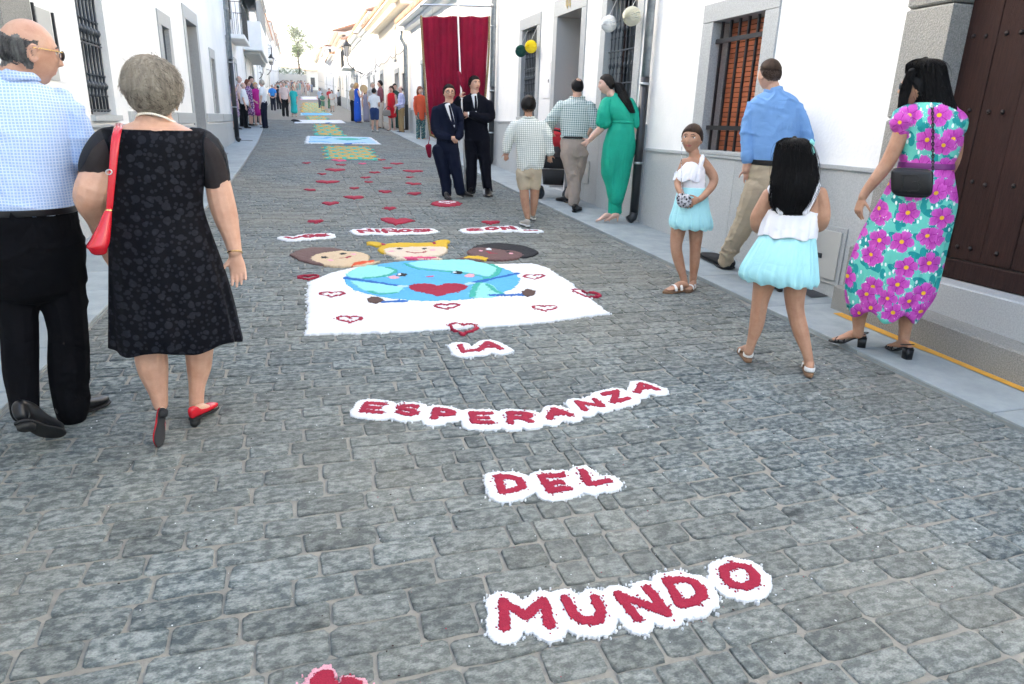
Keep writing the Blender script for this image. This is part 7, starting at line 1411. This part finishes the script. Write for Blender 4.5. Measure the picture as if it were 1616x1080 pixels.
# ================================================================== people farther up the street
def mini(label,px,ytop,face,top,bottom,hair='hair_dark',hlen=0,skin='skin_pale',off=0.,near=1,arms='down',stout=1.,bald=False,shoe=(.03,.03,.03),sleeve='short',legcol=None,top_len=.90,extra=None,group='onlookers up the street'):
    s=Fig(label,px,off,near=near,group=group); Hh=(s.p(px[0],ytop)-s.B).z; k=Hh/1.72; a=math.radians(face); f=s.v*math.cos(a)+s.u*math.sin(a); r=f.cross(Vector((0,0,1))); Z=Vector((0,0,1))
    P=lambda x,y,z: s.B+r*x*k+f*y*k+Z*z*k; T=lambda pts,rad,side=None:tube([P(*p) for p in pts],[(q[0]*k,q[1]*k) if hasattr(q,'__len__') else q*k for q in rad],n=12,sub=3,side=side or r)
    s.head(P(0,.01,1.605),f,Z,h=.235*k,ears=True); st=stout
    s.add(T([(0,0,1.38),(0,0,1.46),(0,.01,1.53)],[.06,.052,.05]),T([(0,0,.9),(0,0,1.1),(0,0,1.3),(0,0,1.41)],[(.14*st,.10*st),(.125*st,.09*st),(.16,.10),(.10,.06)]))
    bd={'down':[(.18,0,1.38),(.22,-.01,1.1),(.21,.06,.86),(.20,.07,.80)],'front':[(.18,0,1.38),(.22,-.02,1.1),(.12,.18,1.02),(.04,.22,1.0)],'hip':[(.18,0,1.38),(.27,-.03,1.14),(.18,.10,1.0),(.12,.12,.95)],'up':[(.18,0,1.38),(.22,.08,1.12),(.15,.22,1.30),(.10,.24,1.38)],'back':[(.18,0,1.38),(.24,-.08,1.1),(.14,-.16,.92),(.03,-.17,.88)]}[arms]
    AR=[]
    for sx in (-1,1):
        q=[(x*sx,y,z) for x,y,z in (bd if arms!='up' or sx>0 else [(.18,0,1.38),(.22,-.01,1.1),(.21,.06,.86),(.20,.07,.80)])]; AR.append(q); s.add(T(q,[.047,.042,.034,.027])); w_=P(*q[-1]); d_=(P(*q[-1])-P(*q[-2])); s.add(*s.hand(w_,d_,(-r*sx if arms=='down' else f),.9*k,.4,1)) if near>=1 else s.add(tube([w_,w_+d_.normalized()*.12*k],[.03*k,.02*k]))
    for sx in (-1,1): s.add(T([(.09*sx,0,.9),(.095*sx,.02,.5),(.10*sx,0,.28),(.10*sx,-.01,.06)],[.085,.056,.05,.035]))
    s.finish(skin,smooth=1,dec=.4); 
    if near>=1: s.face(brow='hair_dark')
    if not bald: s.cap(hair,.018,noise_=.004,fs=25)
    else: s.cap(hair,.006,noise_=.001,hl=([-.11,-.05,-.02,.01,.03],[-.06,-.05,-.03,.01,.3]),extra=lambda x,y,z:-.03*(z>.05))
    if hlen: V,F=T([(0,-.03,1.70),(0,-.06,1.62),(0,-.08,1.54),(0,-.09,1.54-hlen)],[(.08,.07),(.098,.08),(.10,.06),(.07,.035)]); s.raw('long_hair',V,F,hair)
    V0=s.vox*1.3
    tl=top_len; tp=[T([(0,0,1.47),(0,0,1.43),(0,0,1.30),(0,0.01,1.1),(0,.01,tl)],[(.07,.06),(.17,.09),(.185,.12),(.155*st,.12*st),(.165*st,.125*st)])]
    for q in AR:
        if sleeve=='short': e=[tuple(np.array(q[0])),tuple(np.array(q[0])*.35+np.array(q[1])*.65)]; tp.append(T(e,[.065,.066]))
        elif sleeve=='long': tp.append(T(q[:3]+[tuple(np.array(q[2])*.3+np.array(q[3])*.7)],[.064,.058,.045,.038]))
    kind,bc=bottom
    if kind in('dress','maxi','skirt'):
        L_={'dress':.50,'maxi':.14,'skirt':.55}[kind] if not isinstance(legcol,float) else legcol
        bt=T([(0,0,1.14),(0,0,.95),(0,0,.7),(0,0,L_)],[(.135*st,.105*st),(.175*st,.135*st),(.185*st,.15*st),(.21*st,.17*st)])
        if kind=='skirt': s.wear('top',tp,top,fold=.008*k,vox=V0); s.wear('skirt',[bt],bc,fold=.012*k,fs=(8,8,1.5),vox=V0)
        else: s.wear('dress',tp+[bt],top,fold=.012*k,fs=(8,8,2),vox=V0)
    else:
        s.wear('shirt',tp,top,fold=.009*k,vox=V0); e_=.06 if kind=='trousers' else .50
        s.wear(kind,[T([(0,0,.98),(0,0,.85)],[(.15*st,.115*st),(.165*st,.12*st)])]+[T([(.085*sx,0,.88),(.095*sx,.015,.5),(.10*sx,0,e_)] ,[.105*st,.082,.072]) if kind=='trousers' else T([(.085*sx,0,.88),(.095*sx,.01,.55)],[.105*st,.095]) for sx in (-1,1)],bc,fold=.009*k,vox=V0)
    for sx in (-1,1):
        h_=P(.10*sx,-.07,.02); t_=P(.12*sx,.17,.01); h_.z=zg(h_.y)+off+.015; t_.z=zg(t_.y)+off+.01; s.shoe(h_,t_,cm(shoe),'rubber_black',w=.045,h=.07,heel_block=False)
    s.P=P; s.k=k; s.f=f; s.r=r; return s
LG='onlookers on the left pavement'; RG='onlookers on the right side up the street'
prnt('cloth_lilac',Vector((1,0,0)),((.34,.24,.36),(.50,.42,.50),(.20,.12,.22)),30); prnt('cloth_navyfloral',Vector((1,0,0)),((.02,.025,.12),(.55,.5,.6),(.4,.1,.3)),22); prnt('cloth_whitefloral',Vector((1,0,0)),((.62,.60,.52),(.20,.25,.15),(.35,.22,.15)),24); prnt('cloth_palmprint',Vector((1,0,0)),((.05,.16,.17),(.30,.36,.28),(.02,.06,.08)),20)
checks('cloth_plaid',Vector((1,0,0)),(.55,.58,.75),(.18,.15,.42),.05,.2)
WH='shirt_white'
mini('woman in lilac patterned dress half behind the drainpipe',(372,205),122,120,'cloth_lilac',('dress',None),'hair_brown',.05,off=.03,arms='up',group=LG)
mini('tall bald man in pale pink shirt behind the stout man',(383,200.5),121,100,cm((.66,.52,.50)),('trousers','trousers_black'),'hair_grey',bald=True,off=.03,group=LG)
mini('stout bald man in white shirt and black trousers, nearest on the left pavement',(389,203),131,95,WH,('trousers','trousers_black'),'hair_grey',bald=True,off=.03,stout=1.3,group=LG)
mini('woman with dark brown hair in navy floral dress behind the stout man',(397,199),127,110,'cloth_navyfloral',('dress',None),'hair_red',.15,off=.03,group=LG)
mini('dark haired woman at the back of the left group',(402,194),122,150,cm((.05,.05,.08)),('trousers',cm((.02,.02,.03))),'hair_dark',.15,off=.03,group=LG)
mini('blonde woman in a magenta dress on the left pavement',(408,198),131,150,cm((.50,.01,.24)),('dress',None),'hair_blond',0,off=.03,arms='hip',shoe=(.5,.35,.28),group=LG)
mini('grey haired man in white shirt and navy trousers standing at the kerb',(419,203),127,-70,WH,('trousers','suit_navy'),'hair_grey',off=0,stout=1.1,group=LG)
mini('man in bright blue polo shirt seen from behind with hands clasped',(432,175),134,0,cm((.03,.25,.70)),('trousers','suit_navy'),'hair_grey',bald=True,arms='back',near=1,group=LG)
mini('slim person in dark clothes beside the blue polo man',(441,173),136,-20,cm((.02,.02,.04)),('trousers','suit_dark'),'hair_dark',near=1,group=LG)
mini('white haired man in pale pink shirt and black trousers standing in the street',(451,184.5),130,175,cm((.70,.58,.58)),('trousers','trousers_black'),'hair_grey',stout=1.2,near=1,group=LG)
mini('woman in turquoise dress with pink sash beside the pale pink shirt man',(465,184.5),137,185,cm((.02,.55,.58)),('dress',None),'hair_red',arms='down',near=1,shoe=(.5,.35,.28),legcol=.30,group=LG)
mini('man in beige jacket mostly hidden behind the blue dress woman',(558,192),133,60,cm((.42,.34,.22)),('trousers','trousers_black'),'hair_grey',group=RG)
s=mini('blonde woman in long cobalt blue dress holding a straw fan',(565,194),132,70,cm((.01,.10,.58)),('maxi',None),'hair_blond',.05,arms='up',shoe=(.4,.25,.15),sleeve='none',group=RG)
c_=s.P(.10,.30,1.42); fa=tag(_empty('hand_fan',c_),'round pale straw fan held up by the woman in the cobalt blue dress','fan'); pm('straw',(.62,.44,.24),.8); mb=MB(); mb.tube([(0,0,-.25),(0,0,0)],.012,n=6); mb.build('handle',M['straw'],fa); V,F=tube([Vector((0,0,.08))-s.v*.01,Vector((0,0,.08))+s.v*.01],[.17,.17],n=20,sub=1,round_cap=False,side=s.u); _part('fan_leaf',mesh('fan_leaf',V,F),M['straw'],fa)
mini('long haired girl in grey dress between the blue dress woman and the boy in white',(579,193),142,180,cm((.30,.30,.40)),('maxi',None),'hair_dark',.2,arms='down',skin='skin',sleeve='none',group=RG)
mini('boy in white T-shirt and denim shorts with white trainers',(592,209),140,20,WH,('shorts',cm((.02,.05,.16))),'hair_dark',stout=1.1,arms='front',shoe=(.7,.7,.7),skin='skin',group=RG)
mini('grey haired man behind the boy in the white T-shirt',(590,199),131,160,cm((.5,.5,.52)),('trousers',cm((.4,.36,.3))),'hair_grey',group=RG)
mini('man in maroon shirt and cream trousers near the granite doorway',(602,203),128,-100,cm((.22,.07,.09)),('trousers',cm((.60,.52,.44))),'hair_dark',skin='skin',shoe=(.2,.10,.04),sleeve='long',arms='front',group=RG)
s=mini('woman in short bright red dress carrying a grey clutch bag',(619,207),137,-150,cm((.62,.008,.02)),('dress',None),'hair_brown',.05,arms='down',legcol=.62,sleeve='none',skin='skin_pale',shoe=(.5,.35,.28),group=RG)
hb=Item('clutch_bag','grey clutch bag with dark strap beside the red dress','clutch bag',(612,207),near=1,base=s.p(611,178,-.15)); V,F=hb.rings([(604,616,175,.04),(603,617,182,.05)],n=16,exp=4); hb.raw('bag_body',V,F,cm((.30,.28,.26))); V,F=tube([hb.p(606,175,0),hb.p(612,168,0),hb.p(618,173,0)],.012,n=6,sub=4); hb.raw('strap',V,F,'leather_black')
mini('person in dark green trousers hidden behind the plaid shirt man',(624,203),133,150,cm((.03,.10,.08)),('trousers',cm((.01,.08,.06))),'hair_dark',group=RG)
mini('man in lilac plaid shirt and khaki trousers',(634,210),137,-110,'cloth_plaid',('trousers',cm((.33,.22,.10))),'hair_brown',bald=True,sleeve='long',arms='front',shoe=(.02,.02,.05),group=RG)
mini('dark haired woman in short white floral dress beside the drainpipe',(645,206),134,-150,'cloth_whitefloral',('dress',None),'hair_dark',.12,arms='front',legcol=.62,skin='skin',off=.03,group=RG)
s=mini('woman in orange jacket and palm print trousers partly behind the banner',(664,221),138,150,cm((.80,.12,.05)),('trousers','cloth_palmprint'),'hair_red',.15,sleeve='long',off=0.,top_len=.72,shoe=(.4,.25,.15),group=RG)
mini('child in sage green shirt and shorts standing by the far carpet',(510,176.5),147,170,cm((.12,.28,.20)),('shorts',cm((.12,.28,.20))),'hair_brown',arms='front',near=0,group=RG)
mini('woman in white dress holding something red near the far carpet',(525,177),143,190,cm((.75,.72,.68)),('dress',None),'hair_dark',.1,arms='front',near=0,legcol=.6,group=RG)
mini('man in light blue shirt behind the child in sage green',(506,171),140,200,cm((.55,.62,.75)),('trousers',cm((.1,.1,.14))),'hair_dark',near=0,group=RG)
mini('woman in red top behind the white dress woman',(521,172),140,170,cm((.60,.03,.04)),('trousers',cm((.08,.2,.10))),'hair_dark',near=0,group=RG)
s=mini('person in white top with dark blue trousers pushing the far stroller',(535,167),142,0,cm((.72,.74,.78)),('trousers',cm((.02,.03,.10))),'hair_dark',near=0,group=RG)
hb=Item('stroller','small dark stroller pushed by the far person in white','stroller',(540,168),near=1); V,F=hb.rings([(533,546,156,.3),(532,547,163,.35)],n=16,exp=3); hb.raw('seat',V,F,'stroller_fabric')
for dx in (533,539,546):
    c_=hb.p(dx,167,.0); c_.z=zg(c_.y)+.12; V,F=tube([c_+(hb.v*math.cos(a)+Vector((0,0,1))*math.sin(a))*.1 for a in np.linspace(0,6.28,12)],.03,n=6,sub=1); hb.raw('wheel',V,F,'rubber_black')
mini('man in lilac shirt by the cream wall, left of the far pair',(488,146),131,180,cm((.45,.40,.60)),('trousers',cm((.2,.2,.4))),'hair_dark',near=0,group=RG); mini('man in pale blue shirt by the cream wall, right of the far pair',(492.5,146),132,180,cm((.45,.52,.65)),('trousers',cm((.25,.28,.45))),'hair_dark',near=0,group=RG)
# crowd at the very top: one mass
cv=[];cf=[];cmi=[];n=0; cols=[cm(c) for c in ((.75,.75,.75),(.65,.35,.28),(.30,.50,.50),(.7,.55,.48),(.08,.10,.18),(.72,.68,.55),(.70,.66,.70))]+['skin','hair_dark']
for i in range(58):
    y=rnd.uniform(78,126); x=rnd.uniform(-1.9,2.4 if y>95 else -.6)+(.0); z=zg(y); h=rnd.uniform(1.5,1.8); c=rnd.randrange(7); c2=rnd.randrange(7)
    for P,R,mi in (([(x-.09,y,z),(x-.09,y,z+.8*h/1.7)],[.06,.09],c2),([(x+.09,y,z),(x+.09,y,z+.8*h/1.7)],[.06,.09],c2),([(x,y,z+.75*h/1.7),(x,y,z+1.1*h/1.7),(x,y,z+1.4*h/1.7),(x,y,z+1.45*h/1.7)],[.17,.15,.19,.08],c),([(x-.2,y,z+1.38*h/1.7),(x-.26,y-.05,z+.85*h/1.7)],[.055,.035],7),([(x+.2,y,z+1.38*h/1.7),(x+.26,y-.05,z+.85*h/1.7)],[.055,.035],7),([(x,y,z+1.48*h/1.7),(x,y,z+1.58*h/1.7)],[.07,.08],7),([(x,y+.02,z+1.6*h/1.7),(x,y+.02,z+1.63*h/1.7)],[.09,.08],8)):
        V,F=tube(P,R,n=8,sub=1); cv+=[tuple(q) for q in V]; cf+=[tuple(k+n for k in f) for f in F]; cmi+=[mi]*len(F); n+=len(V)
me=mesh('crowd',cv,cf,True); 
for m_ in cols: me.materials.append(M[m_])
me.polygons.foreach_set('material_index',cmi); tag(_part('crowd',me),'distant festive crowd filling the top of the street below the tree','crowd',kind='stuff')
# shoes left by the white panel and small clutter
for i,(x,y) in enumerate(((465,191.5),(468,192.5))): c_=G(x,y,.01); o=tag(_empty('shoe',c_),('left' if i==0 else 'right')+' one of two dark shoes lying at the corner of the plain white panel','shoe'); V,F=tube([(-.12,0,.03),(0,.0,.045),(.13,.03,.03)],[(.05,.03),(.06,.05),(.045,.025)],n=10,sub=3); _part('upper',mesh('upper',V,F,True),M['leather_black'],o)
for o in list(bpy.data.objects):
    for k in ('_w','_wl'):
        if k in o: del o[k]
